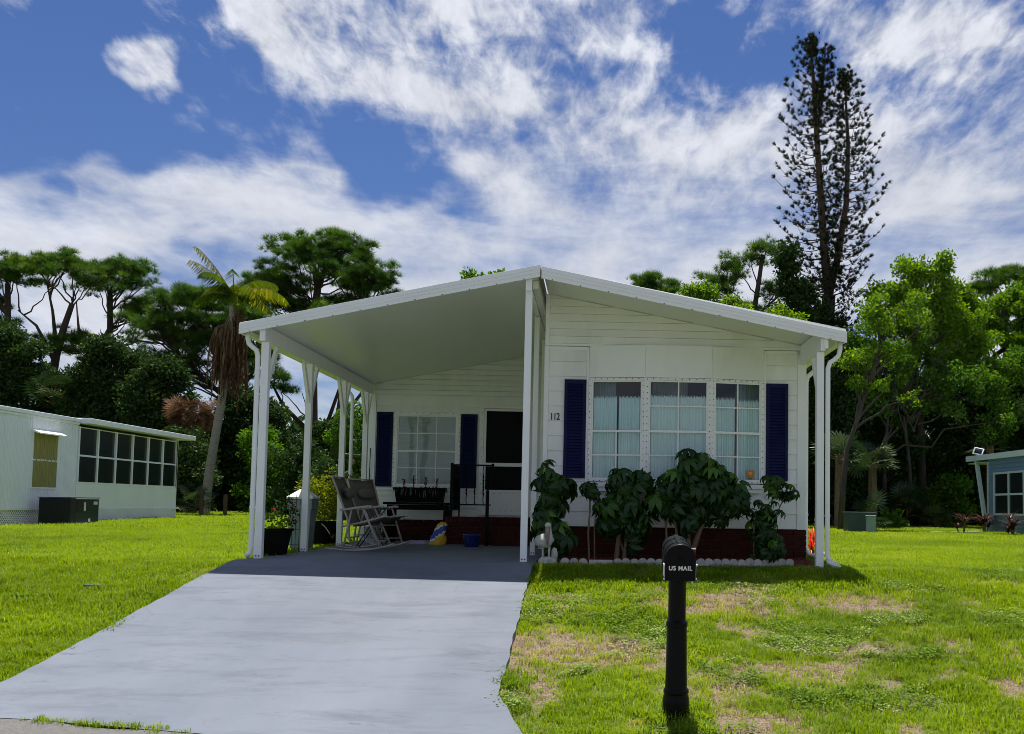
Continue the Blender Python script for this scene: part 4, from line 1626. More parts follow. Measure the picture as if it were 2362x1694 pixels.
# ------------------------------------------------------------------ things on the carport
bench = thing('bench', 'long black bench against the wall carrying the planter box', 'bench', (-2.45, 5.65, 0))
MB().box(-3.05, -1.86, 5.46, 5.86, 0.695, 0.735).build('seat', M['black_plastic'], bench, bevel=0.005)
MB().box(-2.98, -1.92, 5.49, 5.83, 0.60, 0.692).build('apron', M['black_plastic'], bench, bevel=0.004)
for x in (-2.98, -1.98):
    for y in (5.49, 5.77):
        MB().box(x - 0.0, x + 0.11, y, y + 0.06, 0.0, 0.598).build('leg', M['black_plastic'], bench, bevel=0.004)
pl = thing('planter_box', 'black rectangular planter box on the bench below the carport window', 'planter', (-2.43, 5.65, 0.735))
m = MB()
x0, x1, y0, y1 = -2.86, -1.99, 5.50, 5.80
m.add([(x0 + .03, y0 + .03, .737), (x1 - .03, y0 + .03, .737), (x1 - .03, y1 - .03, .737), (x0 + .03, y1 - .03, .737), (x0, y0, .965), (x1, y0, .965), (x1, y1, .965), (x0, y1, .965)],
      [(0, 3, 2, 1), (0, 1, 5, 4), (1, 2, 6, 5), (2, 3, 7, 6), (3, 0, 4, 7)])
m.build('box', M['black_plastic'], pl)
m = MB()
for (a, b, c, d) in ((x0 - .025, x1 + .025, y0 - .025, y0 + .01), (x0 - .025, x1 + .025, y1 - .01, y1 + .025)):
    m.box(a, b, c, d, 0.955, 0.998)
for (a, b) in ((x0 - .0249, x0 + .01), (x1 - .01, x1 + .0249)):
    m.box(a, b, y0 + .0105, y1 - .0105, 0.955, 0.998)
m.build('rim', M['black_plastic'], pl, bevel=0.004)
MB().box(x0 + .012, x1 - .012, y0 + .012, y1 - .012, 0.93, 0.962).build('soil', M['soil'], pl)

# strap leaf: narrow curved blade in 4 segments, lying along +z then drooping to +x


def strap(n=5, w=0.05, droop=0.9):
    V, T = [], []
    x = z = 0.0
    a = 0.0
    for k in range(n + 1):
        t = k / n
        ww = w * math.sin(math.pi * min(1, 0.25 + 0.75 * t)) if t < 1 else 0.002
        ww = w * (1 - t) ** 0.6 * (0.55 + 0.9 * t) if t > 0.15 else w * 0.6
        if k == n:
            ww = 0.0015
        V += [(x, -ww / 2, z), (x, ww / 2, z)]
        a += droop / n * 1.35
        x += math.sin(a) / n
        z += math.cos(a) / n
    for k in range(n):
        b = 2 * k
        T += [(b, b + 2, b + 1), (b + 1, b + 2, b + 3)]
    return np.array(V), np.array(T)


STRAP = strap()
STRAP2 = strap(6, 0.06, 1.9)
STRAP_UP = strap(5, 0.055, 0.45)


def rosette(soup, c, n, length, tilt, tmpl, jit=0.15, sx=1.0):
    """strap leaves standing round c"""
    az = np.arange(n) * 2.399963 + RNG.uniform(-.2, .2, n)
    tl = np.clip(RNG.normal(tilt, 0.16, n), 0.03, 1.5)
    L_ = length * RNG.uniform(0.75, 1.1, n)
    Rm = np.zeros((n, 3, 3))
    for i in range(n):
        Rm[i] = np.array(Matrix.Rotation(az[i], 3, 'Z') @ Matrix.Rotation(tl[i], 3, 'Y'))
    pos = np.tile(np.array(c, float), (n, 1)) + RNG.normal(0, 0.012, (n, 3)) * np.array([1, 1, 0.2])
    sc = np.stack([L_, L_ * sx, L_], axis=1)
    soup.put(tmpl[0], tmpl[1], Rm, pos, sc, RNG.uniform(0, 1, n))


for i, (x, zt) in enumerate(((-2.72, 1.15), (-2.55, 1.22), (-2.33, 1.18), (-2.13, 1.17))):
    lab = ['leftmost of the four red-spiked bromeliads in the planter box', 'second bromeliad from the left in the planter box, the tallest', 'third bromeliad from the left in the planter box', 'rightmost of the four bromeliads in the planter box, brightest red spike'][i]
    t = thing('bromeliad', lab, 'plant', (x, 5.65, 0.962), 'bromeliads in the planter box')
    s = Soup()
    rosette(s, (x, 5.65, 0.962), 18, 0.34, 0.62, STRAP2, sx=1.5)
    s.build('leaves', M['bromeliad'], t)
    s = Soup()
    for k in range(4):
        rosette(s, (x, 5.65, 0.98 + (zt - 0.98) * (0.35 + 0.17 * k)), 7, 0.085, 0.8, STRAP_UP, sx=4.5)
    s.build('flower_spike', M['red_bract'], t)
    MB().tube([(x, 5.65, 0.965), (x, 5.65, zt)], [0.008, 0.010], 6).build('stalk', M['red_bract'], t)


def rocking_chair(name, label, loc, rz, group):
    """folding metal rocker facing local +x; built about the origin"""
    t = thing(name, label, 'chair', (0, 0, 0), group)
    hw = 0.27

    def P(x, y, z):
        return (x, y, z)
    for s in (-1, 1):
        y = s * hw
        sd = MB()
        n = 14
        rk = []
        for k in range(n + 1):
            u = -0.46 + 1.02 * k / n
            rk.append((u, y, 0.016 + 0.16 * (u + 0.06) ** 2 * (1.7 if u > 0 else 1.1)))
        sd.tube(rk, 0.014, 8)
        sd.build('rocker', M['taupe_metal'], t, True)
        MB().tube([P(-0.20, y, 0.02), P(-0.09, y, 0.60)], 0.0145, 8).build('rear_leg', M['taupe_metal'], t, True)
        MB().tube([P(0.35, y, 0.07), P(0.08, y, 0.63)], 0.0145, 8).build('front_leg', M['taupe_metal'], t, True)
        MB().tube([P(-0.40, y * 0.96, 1.09), P(-0.34, y * .96, 0.95), P(-0.16, y * .96, 0.50), P(-0.12, y * .96, 0.36)], 0.015, 8).build('back_rail', M['taupe_metal'], t, True)
        MB().tube([P(-0.24, y * .95, 0.36), P(0.10, y * .95, 0.43), P(0.40, y * .95, 0.52), P(0.46, y * .95, 0.515)], 0.014, 8).build('seat_rail', M['taupe_metal'], t, True)
        a = MB()
        pts = [P(-0.26, y, 0.60), P(-0.15, y, 0.615), P(0.05, y, 0.645), P(0.17, y, 0.66), P(0.215, y, 0.65)]
        for i in range(len(pts) - 1):
            a.bar(pts[i], pts[i + 1], 0.055 if i < 3 else 0.045, 0.035)
        a.build('armrest', M['taupe_metal'], t, bevel=0.01)
    for (x, z) in ((-0.40, 1.09), (0.30, 0.155), (0.20, 0.36), (-0.15, 0.2)):
        MB().tube([P(x, -hw * .97, z), P(x, hw * .97, z)], 0.011, 8).build('crossbar', M['taupe_metal'], t, True)
    # sling: back and seat in one sheet of cloth with thickness
    prof = [(-0.395, 1.085), (-0.335, 0.945), (-0.24, 0.70), (-0.155, 0.49), (-0.115, 0.41), (-0.05, 0.385), (0.10, 0.415), (0.26, 0.46), (0.40, 0.515), (0.43, 0.505)]
    m = MB()
    w = hw * 0.9
    V, Fc = [], []
    for (x, z) in prof:
        for yy in (-w, -w / 2, 0, w / 2, w):
            sag = 0.02 * (1 - (yy / w) ** 2)
            V.append((x - sag * 0.6, yy, z - sag * 0.6))
    for i in range(len(prof) - 1):
        for k in range(4):
            a = i * 5 + k
            Fc.append((a, a + 5, a + 6, a + 1))
    m.add(V, Fc)
    so = m.build('sling', M['sling'], t, True)
    mod = so.modifiers.new('thick', 'SOLIDIFY')
    mod.thickness = 0.012
    # head cushion, a soft roll across the back
    cm = MB()
    pr = []
    for k in range(10):
        a = 2 * math.pi * k / 10
        pr.append((0.055 * math.cos(a), 0.085 * math.sin(a)))
    rings = 9
    V, Fc = [], []
    tilt = math.atan2(0.095, 0.245)
    for j in range(rings):
        f = j / (rings - 1) * 2 - 1
        sc_ = (1 - abs(f) ** 4) ** 0.5 if abs(f) < 1 else 0.18
        for (a, b) in pr:
            xx, zz_ = a * max(sc_, .2), b * max(sc_, .35)
            V.append((-0.232 + xx * math.cos(tilt) - zz_ * math.sin(tilt) * 1.0, f * 0.17, 0.855 + xx * math.sin(tilt) + zz_ * math.cos(tilt)))
    for j in range(rings - 1):
        for k in range(10):
            Fc.append((j * 10 + k, j * 10 + (k + 1) % 10, (j + 1) * 10 + (k + 1) % 10, (j + 1) * 10 + k))
    Fc.append(tuple(range(10)))
    Fc.append(tuple(reversed(range((rings - 1) * 10, rings * 10))))
    cm.add(V, Fc)
    cm.build('head_cushion', M['sling'], t, True)
    lb = MB()
    lb.add([(-0.20, -0.185, 0.86), (-0.175, -0.178, 0.86), (-0.185, -0.182, 0.80)], [(0, 1, 2)])
    t.location = loc
    t.rotation_euler = (0, 0, rz)
    return t


rocking_chair('rocking_chair', 'taupe metal rocking chair in profile, nearest the camera', (-2.72, 2.50, 0.0), math.radians(-6), 'rocking chairs in the carport')
rocking_chair('rocking_chair', 'taupe sling rocking chair turned toward the camera behind the other', (-2.80, 3.72, 0.0), math.radians(-38), 'rocking chairs in the carport')

# folding side table with crossed dark legs between the chairs
ft = thing('folding_table', 'small dark folding table with crossed legs between the rocking chairs', 'table', (-2.68, 3.12, 0))
MB().box(-2.82, -2.50, 2.96, 3.28, 0.625, 0.645).build('top', M['dark_metal'], ft, bevel=0.006)
for y in (2.98, 3.26):
    MB().tube([(-2.94, y, 0.02), (-2.55, y, 0.622)], 0.010, 6).build('leg', M['dark_metal'], ft, True)
    MB().tube([(-2.50, y + .02, 0.02), (-2.80, y + .02, 0.622)], 0.010, 6).build('leg', M['dark_metal'], ft, True)
MB().tube([(-2.92, 2.98, 0.05), (-2.92, 3.26, 0.05)], 0.008, 6).build('stretcher', M['dark_metal'], ft, True)
MB().tube([(-2.52, 3.0, 0.06), (-2.52, 3.28, 0.06)], 0.008, 6).build('stretcher', M['dark_metal'], ft, True)

bk = thing('bucket', 'white plastic bucket on the slab behind the rocking chairs', 'bucket', (-3.12, 5.05, 0))
MB().lathe([(0.105, 0.0), (0.108, 0.01), (0.128, 0.285), (0.134, 0.285), (0.134, 0.31), (0.122, 0.31), (0.118, 0.29), (0.10, 0.02)], 24, (-3.12, 5.05, 0.0)).build('shell', M['bucket'], bk, True)
MB().tube([(-3.12 + 0.136 * math.cos(a), 5.05 - 0.03 - 0.10 * abs(math.sin(a)), 0.29 - 0.17 * math.sin(a)) for a in [math.pi * k / 12 for k in range(13)]], 0.004, 6).build('handle', M['dark_metal'], bk)

# half-empty yellow sack
sack = thing('sack', 'crumpled yellow sack with blue and white print by the porch', 'sack', (-1.95, 4.72, 0))


def sack_shape(part):
    V, Fc = [], []
    n, rings = 28, 15
    for j in range(rings):
        t = j / (rings - 1)
        z = 0.40 * t ** 0.9
        wx = 0.135 * (1 - 0.50 * t ** 1.5) * (1 + 0.1 * math.sin(t * 9))
        wy = 0.085 * (1 - 0.72 * t)
        if t > 0.88:
            wx *= 1 - (t - 0.88) * 3
        cx = -1.96 + 0.10 * t ** 1.4
        for k in range(n):
            a = 2 * math.pi * k / n
            cr = 1 + 0.07 * math.sin(a * 3 + t * 7) + 0.05 * math.sin(a * 7 - t * 13) + 0.03 * math.sin(a * 11 + t * 23)
            V.append((cx + wx * cr * math.copysign(abs(math.cos(a)) ** 0.8, math.cos(a)), 4.72 + wy * cr * math.sin(a), max(0.001, z + (0.012 * math.sin(a * 5 + t * 10) if t > 0.1 else 0))))
    for j in range(rings - 1):
        for k in range(n):
            Fc.append((j * n + k, j * n + (k + 1) % n, (j + 1) * n + (k + 1) % n, (j + 1) * n + k))
    Fc.append(tuple(reversed(range(n))))
    Fc.append(tuple(range((rings - 1) * n, rings * n)))
    return V, Fc


V, Fc = sack_shape(0)
sb = MB().add(V, Fc)
so = sb.build('sack_body', M['bag_yellow'], sack, True)
so.data.materials.append(M['bag_blue'])
so.data.materials.append(M['bag_white'])
for p in so.data.polygons:
    c = p.center
    x, z = c.x, c.z
    if c.y < 0.0:
        d = z - 0.2 - 0.7 * x
        if -0.03 < d < 0.085 and z < 0.345:
            p.material_index = 1
        elif -0.055 < d < 0.12 and z < 0.36:
            p.material_index = 2

bp_ = thing('flower_pot', 'dark blue pot with thin striped strap leaves before the porch', 'pot', (-1.30, 4.12, 0))
MB().lathe([(0.10, 0.0), (0.115, 0.01), (0.14, 0.19), (0.148, 0.195), (0.148, 0.225), (0.13, 0.225), (0.125, 0.19), (0.0, 0.185)], 24, (-1.30, 4.12, 0.0)).build('pot', M['blue_pot'], bp_, True)
s = Soup()
rosette(s, (-1.30, 4.12, 0.19), 22, 0.24, 0.62, STRAP2, sx=0.5)
s.build('leaves', M['spider'], bp_)

# rumpled cloth on the slab
n = 16
V, Fc = [], []
for j in range(n):
    for i in range(n):
        u, v = i / (n - 1), j / (n - 1)
        e = min(u, 1 - u, v, 1 - v)
        V.append((-2.62 + 0.55 * u + 0.05 * math.sin(v * 9), 5.0 + 0.35 * v + 0.03 * math.sin(u * 8), 0.006 + (0.05 * abs(math.sin(u * 7 + v * 4)) * min(1, e * 6) + 0.03 * vnoise(u, v, 9, 2) * min(1, e * 8))))
for j in range(n - 1):
    for i in range(n - 1):
        Fc.append((j * n + i, j * n + i + 1, (j + 1) * n + i + 1, (j + 1) * n + i))
me = bpy.data.meshes.new('rumpled_cloth')
me.from_pydata(V, [], Fc)
tag(link('rumpled_cloth', me, M['cloth'], None, True), 'rumpled lilac cloth lying on the slab beside the yellow sack', 'cloth')

# things hanging at the back left corner
hb = thing('hanging_ornament', 'pale straw ball hanging from a short bar at the carport corner', 'ornament', (-3.61, 5.5, 1.5))
MB().lathe([(0.002, -0.05), (0.03, -0.042), (0.047, -0.018), (0.05, 0.0), (0.047, 0.018), (0.03, 0.042), (0.002, 0.05)], 14, (-3.61, 5.5, 1.44)).build('ball', M['ball'], hb, True)
MB().tube([(-3.61, 5.5, 1.49), (-3.61, 5.5, 1.58)], 0.003, 5).build('cord', M['dark_metal'], hb)
MB().tube([(-3.82, 5.5, 1.58), (-3.51, 5.64, 1.58)], 0.007, 6).build('bar', M['white'], hb)
MB().tube([(-3.445, 6.13, 0.75), (-3.445, 6.13, 1.30), (-3.44, 6.12, 1.72)], 0.008, 6).build('fire_poker', M['black_iron'])
tag(bpy.data.objects['fire_poker'], 'thin black iron rod leaning on the white corner board', 'rod')

# ------------------------------------------------------------------ plants and pots along the left edge of the carport
LEAF_V = np.array([(0, 0, 0), (0.28, 0.22, 0.05), (0, 0, 0.02), (0.28, -0.22, 0.05), (0.62, 0.20, 0.02), (0.62, -0.20, 0.02), (1.0, 0, -0.08), (0.62, 0, -0.02)], float)
LEAF_T = np.array([(0, 1, 7), (1, 4, 7), (4, 6, 7), (6, 5, 7), (5, 3, 7), (3, 0, 7)])
QUAD_V = np.array([(0, 0, 0), (0.45, 0.30, 0.04), (1.0, 0, -0.06), (0.45, -0.30, 0.04)], float)
QUAD_T = np.array([(0, 1, 2), (0, 2, 3)])


def leaf_cloud(soup, centers, radii, per, size, up=0.35, flat=1.0, shell=0.55, quad=True, droop=0.0, tone=0.0):
    """leaves through blobs; rnd is each leaf's own colour value"""
    tv, tt = (QUAD_V, QUAD_T) if quad else (LEAF_V, LEAF_T)
    for c, r in zip(centers, radii):
        n = max(3, int(per * (r ** 1.6) / (0.6 ** 1.6)))
        d = unit(n)
        rr = RNG.uniform(shell, 1.0, n) ** 0.7
        off = d * (r * rr)[:, None] * RNG.uniform(0.75, 1.12, (n, 1))
        off[:, 2] *= flat
        pos = np.asarray(c)[None] + off
        # leaf lies roughly tangent, tips outward and down a little
        ax = d * 0.6 + unit(n) * 0.9
        ax[:, 2] -= droop
        nz = unit(n) * 0.75 + d * 0.35 + np.array([[0, 0, up]])
        ax /= np.linalg.norm(ax, axis=1, keepdims=True)
        y = np.cross(nz, ax)
        y /= np.maximum(np.linalg.norm(y, axis=1, keepdims=True), 1e-6)
        z = np.cross(ax, y)
        Rm = np.stack([ax, y, z], axis=2)
        sc = size * RNG.uniform(0.6, 1.25, n)
        soup.put(tv, tt, Rm, pos, sc, np.clip(RNG.beta(2, 2.2, n) + tone, 0, 1))


pt = thing('planter_pot', 'black tapered square planter with a bright green shrub by the front left post', 'planter', (-3.62, 1.05, -0.05))
m = MB()
m.add([(-3.74, 0.93, -.05), (-3.46, 0.93, -.05), (-3.46, 1.21, -.05), (-3.74, 1.21, -.05), (-3.80, .87, .33), (-3.40, .87, .33), (-3.40, 1.27, .33), (-3.80, 1.27, .33)],
      [(0, 3, 2, 1), (0, 1, 5, 4), (1, 2, 6, 5), (2, 3, 7, 6), (3, 0, 4, 7)])
m.build('pot', M['black_plastic'], pt)
m = MB()
for (a, b, c, d) in ((-3.815, -3.385, .855, .89), (-3.815, -3.385, 1.25, 1.285)):
    m.box(a, b, c, d, .315, .35)
for (a, b) in ((-3.8149, -3.78), (-3.42, -3.3851)):
    m.box(a, b, .8905, 1.2495, .315, .35)
m.build('rim', M['black_plastic'], pt)
MB().box(-3.785, -3.415, .885, 1.255, .28, .30).build('soil', M['soil'], pt)
s = Soup()
leaf_cloud(s, [(-3.74, 1.0, .46), (-3.62, 1.1, .42), (-3.80, 1.1, .56), (-3.5, 1.05, .40)], [.13, .14, .11, .10], 420, .075, quad=False)
s.build('foliage', M['leaf_bright'], pt)

bn = thing('storage_bin', 'grey green square bin with a pale pyramid lid behind the second post', 'bin', (-3.66, 2.75, 0))
m = MB()
m.add([(-3.82, 2.62, -.05), (-3.56, 2.62, -.05), (-3.56, 2.88, -.05), (-3.82, 2.88, -.05), (-3.86, 2.58, .76), (-3.51, 2.58, .76), (-3.51, 2.93, .76), (-3.86, 2.93, .76)],
      [(0, 3, 2, 1), (0, 1, 5, 4), (1, 2, 6, 5), (2, 3, 7, 6), (3, 0, 4, 7), (4, 5, 6, 7)])
m.build('body', M['bin'], bn)
MB().box(-3.867, -3.503, 2.573, 2.937, .60, .755).build('collar', M['bin'], bn, bevel=0.006)
m = MB()
m.add([(-3.88, 2.56, .757), (-3.49, 2.56, .757), (-3.49, 2.95, .757), (-3.88, 2.95, .757), (-3.88, 2.56, .785), (-3.49, 2.56, .785), (-3.49, 2.95, .785), (-3.88, 2.95, .785), (-3.73, 2.71, .90), (-3.64, 2.71, .90), (-3.64, 2.80, .90), (-3.73, 2.80, .90)],
      [(0, 3, 2, 1), (0, 1, 5, 4), (1, 2, 6, 5), (2, 3, 7, 6), (3, 0, 4, 7), (4, 5, 9, 8), (5, 6, 10, 9), (6, 7, 11, 10), (7, 4, 8, 11), (8, 9, 10, 11)])
m.build('lid', M['bin_lid'], bn)

tr = thing('trellis', 'black wire trellis with a red flowering vine in front of the grey bin', 'trellis', (-3.62, 1.85, -0.05))
wires = MB()
for k in range(7):
    x = -3.80 + 0.052 * k
    wires.tube([(x, 1.9, -0.05), (x, 1.9, 0.86 - 0.012 * (k - 3) ** 2)], 0.0035, 5)
for z in (0.10, 0.32, 0.54, 0.74):
    wires.tube([(-3.80, 1.9, z), (-3.49, 1.9, z)], 0.0035, 5)
wires.build('wires', M['black_iron'], tr)
s = Soup()
leaf_cloud(s, [(-3.74, 1.87, .62), (-3.62, 1.85, .55), (-3.56, 1.87, .46), (-3.70, 1.86, .45), (-3.60, 1.86, .66)], [.13, .13, .11, .11, .10], 330, .07, quad=False)
s.build('vine_leaves', M['leaf_dark'], tr)
s = Soup()
for c in ((-3.53, 1.80, .70), (-3.56, 1.80, .64), (-3.83, 1.82, .60), (-3.85, 1.83, .52), (-3.55, 1.80, .415), (-3.60, 1.80, .42), (-3.51, 1.82, .44)):
    rosette(s, c, 8, 0.055, 0.9, STRAP_UP, sx=6.0)
s.build('red_flowers', M['red_petal'], tr)

bush = thing('potted_bush', 'yellow green clipped bush with a few orange fruits in a black tub', 'bush', (-3.80, 4.55, -0.05))
MB().lathe([(0.20, -0.05), (0.25, 0.36), (0.265, 0.36), (0.265, 0.40), (0.235, 0.40), (0.0, 0.36)], 20, (-3.80, 4.55, 0)).build('tub', M['black_plastic'], bush)
s = Soup()
cs, rs = [], []
for k in range(34):
    d = unit(1)[0]
    cs.append((-3.78 + d[0] * 0.42, 4.55 + d[1] * 0.32, 0.80 + d[2] * 0.34))
    rs.append(random.uniform(0.13, 0.2))
leaf_cloud(s, cs, rs, 620, 0.062, quad=True)
s.build('foliage', M['leaf_yellow'], bush)
for (x, y, z) in ((-3.50, 4.32, 0.66), (-3.56, 4.25, 1.05), (-3.9, 4.2, 0.6)):
    MB().lathe([(0.002, -.03), (.022, -.02), (.03, 0), (.022, .02), (.002, .03)], 10, (x, y, z)).build('fruit', M['orange'], bush, True)
MB().tube([(-3.75, 4.1, 0.36), (-3.68, 4.08, 0.30), (-3.60, 4.05, 0.20)], 0.008, 5).build('dead_twig', M['stick'], bush)
for i in range(1):
    s = Soup()
    rosette(s, (-3.58, 4.1, 0.12), 9, 0.16, 0.4, STRAP_UP)
    g_ = s.build('strap_plant', M['spider'])
    tag(g_, 'small pale striped strap plant at the foot of the third post', 'plant')

# ------------------------------------------------------------------ planting bed in front of the home
V = [(-0.0, 1.40, 0.012), (3.70, 1.40, 0.012), (3.62, 0.66, -0.025), (3.45, 0.60, -0.03), (0.30, 0.14, -0.03), (0.02, 0.05, -0.03)]
xs = np.linspace(0, 1, 24)
bv, bf = [], []
for j in range(12):
    t = j / 11
    for s_ in xs:
        x = 0.005 + 3.66 * s_
        yf = 0.12 + 0.145 * x
        y = yf + (1.36 - yf) * t
        bv.append((x, y, -0.035 + 0.05 * min(1, t * 4) + 0.012 * vnoise(x, y, 9, 4)))
for j in range(11):
    for i in range(23):
        a = j * 24 + i
        bf.append((a, a + 1, a + 25, a + 24))
me = bpy.data.meshes.new('planting_bed')
me.from_pydata(bv, [], bf)
tag(link('planting_bed', me, M['mulch']), kind='structure')
# bark chips
ch = Soup()
n = 900
p = np.zeros((n, 3))
p[:, 0] = RNG.uniform(0.05, 3.6, n)
tt = RNG.uniform(0.03, 1, n)
yf = 0.12 + 0.145 * p[:, 0]
p[:, 1] = yf + (1.3 - yf) * tt
p[:, 2] = -0.025 + 0.05 * np.minimum(1, tt * 4) + 0.008
chv = np.array([(-.5, -.16, 0), (.5, -.12, 0.05), (.45, .16, .1), (-.5, .12, .05)])
ch.put(chv, QUAD_T, rot_to(unit(n) * 0.5 + np.array([[0, 0, 1]])), p, RNG.uniform(.02, .05, n), RNG.uniform(0, 1, n))
o = ch.build('bark_chips', M['mulch'])
tag(o, 'red bark chips strewn over the planting bed', kind='stuff')

# scalloped edging
scal = MB()
prof = [(0.052 * math.cos(a), 0.052 * math.sin(a)) for a in [math.pi * k / 10 for k in range(11)]]
prof = [(0.055, -0.05)] + [(x * 1.06, z) for x, z in prof] + [(-0.055, -0.05)]
scal.prism_y(prof, -0.022, 0.022)
sme = bpy.data.meshes.new('edging_stone')
sme.from_pydata(scal.v, [], scal.f)
sme.materials.append(M['edging'])
ex = [0.36, 0.475, 0.59] + [1.03 + 0.1085 * k for k in range(22)]
for i, x in enumerate(ex):
    o = bpy.data.objects.new('edging_stone', sme)
    COL.objects.link(o)
    o.location = (x, 0.10 + 0.145 * x + random.uniform(-.008, .008), 0.002 + random.uniform(-.008, .006))
    o.rotation_euler = (random.uniform(-.08, .08), random.uniform(-.06, .06), 0.14 + random.uniform(-.12, .12))
    o.scale = (random.uniform(0.94, 1.04),) * 3
    ORD = ('first second third fourth fifth sixth seventh eighth ninth tenth eleventh twelfth thirteenth fourteenth fifteenth sixteenth seventeenth eighteenth nineteenth twentieth twenty-first twenty-second').split()
    if i < 3:
        lab = 'grey scalloped edging stone between pelican and flat block, %s from the left of three' % ORD[i]
    else:
        lab = 'grey scalloped edging stone, %s from the left in the long row under the bushes' % ORD[i - 3]
    tag(o, lab, 'edging stone', 'three edging stones beside the pelican' if i < 3 else 'scalloped edging stones along the bed')
o = MB().box(0.665, 0.965, 0.185, 0.235, -0.06, 0.03).build('edging_block', M['edging'], None, bevel=0.006)
tag(o, 'long flat concrete edging block beside the pelican statue', 'edging block')
o = MB().add([(0.03, -0.02, -0.07), (1.0, 0.10, -0.07), (1.0, 0.15, -0.07), (0.03, 0.05, -0.07), (0.03, -0.02, -0.025), (1.0, 0.10, -0.03), (1.0, 0.15, -0.03), (0.03, 0.05, -0.025)],
             [(0, 3, 2, 1), (4, 5, 6, 7), (0, 1, 5, 4), (1, 2, 6, 5), (2, 3, 7, 6), (3, 0, 4, 7)]).build('concrete_strip', M['edging'])
tag(o, 'thin flat concrete strip on the ground under the pelican statue', 'paving')

# pelican statue
pe = thing('pelican_statue', 'weathered white pelican garden statue with a long brown beak', 'statue', (0.16, -0.02, -0.03))
b = MB()
b.tube([(-0.01, 0.13, .225), (0.01, 0.11, .24), (0.05, 0.06, .262), (0.09, 0.01, .268), (0.135, -0.035, .262), (0.16, -0.055, .29), (0.166, -0.045, .34), (0.160, -0.02, .39), (0.152, -0.022, .435), (0.147, -0.05, .462), (0.146, -0.085, .455), (0.146, -0.105, .44)],
       [.018, .05, .082, .092, .082, .06, .04, .033, .036, .042, .034, .016], 14)
b.build('body', M['statue'], pe, True)
b = MB()
for sx_ in (-1, 1):
    b.tube([(0.02 + 0.0 * sx_, 0.10, .25), (0.075 + 0.062 * sx_, 0.04, .28), (0.11 + 0.075 * sx_, -0.01, .275), (0.125 + 0.06 * sx_, -0.045, .25)], [.01, .04, .045, .015], 8)
b.build('wings', M['statue'], pe, True)
b = MB()
b.tube([(0.147, -0.085, .445), (0.146, -0.112, .40), (0.145, -0.125, .34), (0.146, -0.126, .27), (0.147, -0.122, .215)], [.028, .030, .027, .022, .006], 10)
b.build('beak', M['beak'], pe, True)
for (x, y) in ((0.085, 0.0), (0.165, -0.02)):
    MB().tube([(x, y, .20), (x, y - .005, .12), (x, y - .02, .055)], [.018, .012, .014], 8).build('leg', M['statue'], pe, True)
b = MB()
b.lathe([(0.10, -0.035), (0.118, -0.01), (0.112, 0.035), (0.09, 0.06), (0.04, 0.072), (0.001, 0.075)], 18, (0.145, 0.0, 0.0), 1.0, 0.8)
b.tube([(0.225, 0.03, 0.0), (0.232, 0.03, 0.10), (0.225, 0.03, 0.165), (0.215, 0.03, 0.185)], [.04, .042, .034, .008], 10)
b.build('rock_base', M['statue'], pe, True)

# ---- umbrella plants
WH_V, WH_T = [], []
for k in range(8):
    a = 2 * math.pi * k / 8
    Rm = np.array(Matrix.Rotation(a, 3, 'Z') @ Matrix.Rotation(0.52, 3, 'Y'))
    lv = LEAF_V * np.array([1.0, 0.92, 1.0])
    lv = lv + np.array([0.12, 0, 0]) - np.array([0, 0, 1.0])[None] * (np.clip(LEAF_V[:, 0:1] - 0.45, 0, 1) ** 2) * 0.9
    b0 = len(WH_V)
    WH_V += [tuple(q) for q in (lv @ Rm.T)]
    WH_T += [tuple(int(i) + b0 for i in q) for q in LEAF_T]
WH_V, WH_T = np.array(WH_V), np.array(WH_T)


def umbrella_plant(label, base, blobs, stems, leaf=0.185, group='umbrella plants under the bay window'):
    t = thing('umbrella_plant', label, 'shrub', base, group)
    s = Soup()
    tips = []
    for (c, r, n) in blobs:
        n = int(n * 1.4)
        d = unit(n)
        rr = RNG.uniform(0.3, 1.0, (n, 1)) + 0.35 * RNG.uniform(0, 1, (n, 1)) ** 4
        pos = np.array(c)[None] + d * rr * np.array(r)[None] * np.array([[1.05, 1.0, 1.25]])
        pos[:, 2] = np.maximum(pos[:, 2], 0.10)
        axis = d * 0.8 + np.array([[0, -0.30, 0.50]]) + RNG.normal(0, 0.33, (n, 3))
        s.put(WH_V, WH_T, rot_to(axis), pos, leaf * RNG.uniform(0.75, 1.2, n), np.clip(RNG.beta(2, 2.6, n) + 0.35 * (d[:, 2] > 0.45), 0, 1))  # upper whorls get a lighter colour, light from above painted in
        tips.append((c, pos))
    s.build('leaves', M['schefflera'], t)
    st = MB()
    for pts, r0, r1 in stems:
        m_ = len(pts)
        st.tube(pts, [r0 + (r1 - r0) * i / (m_ - 1) for i in range(m_)], 7)
    for (c, pos) in tips:
        for p in pos[::2]:
            st.tube([tuple(np.array(c) * 0.55 + np.array(p) * 0.45 - np.array([0, 0, 0.12])), tuple(p)], 0.0045, 4, cap=False)
    st.build('stems', M['stem'], t)
    return t


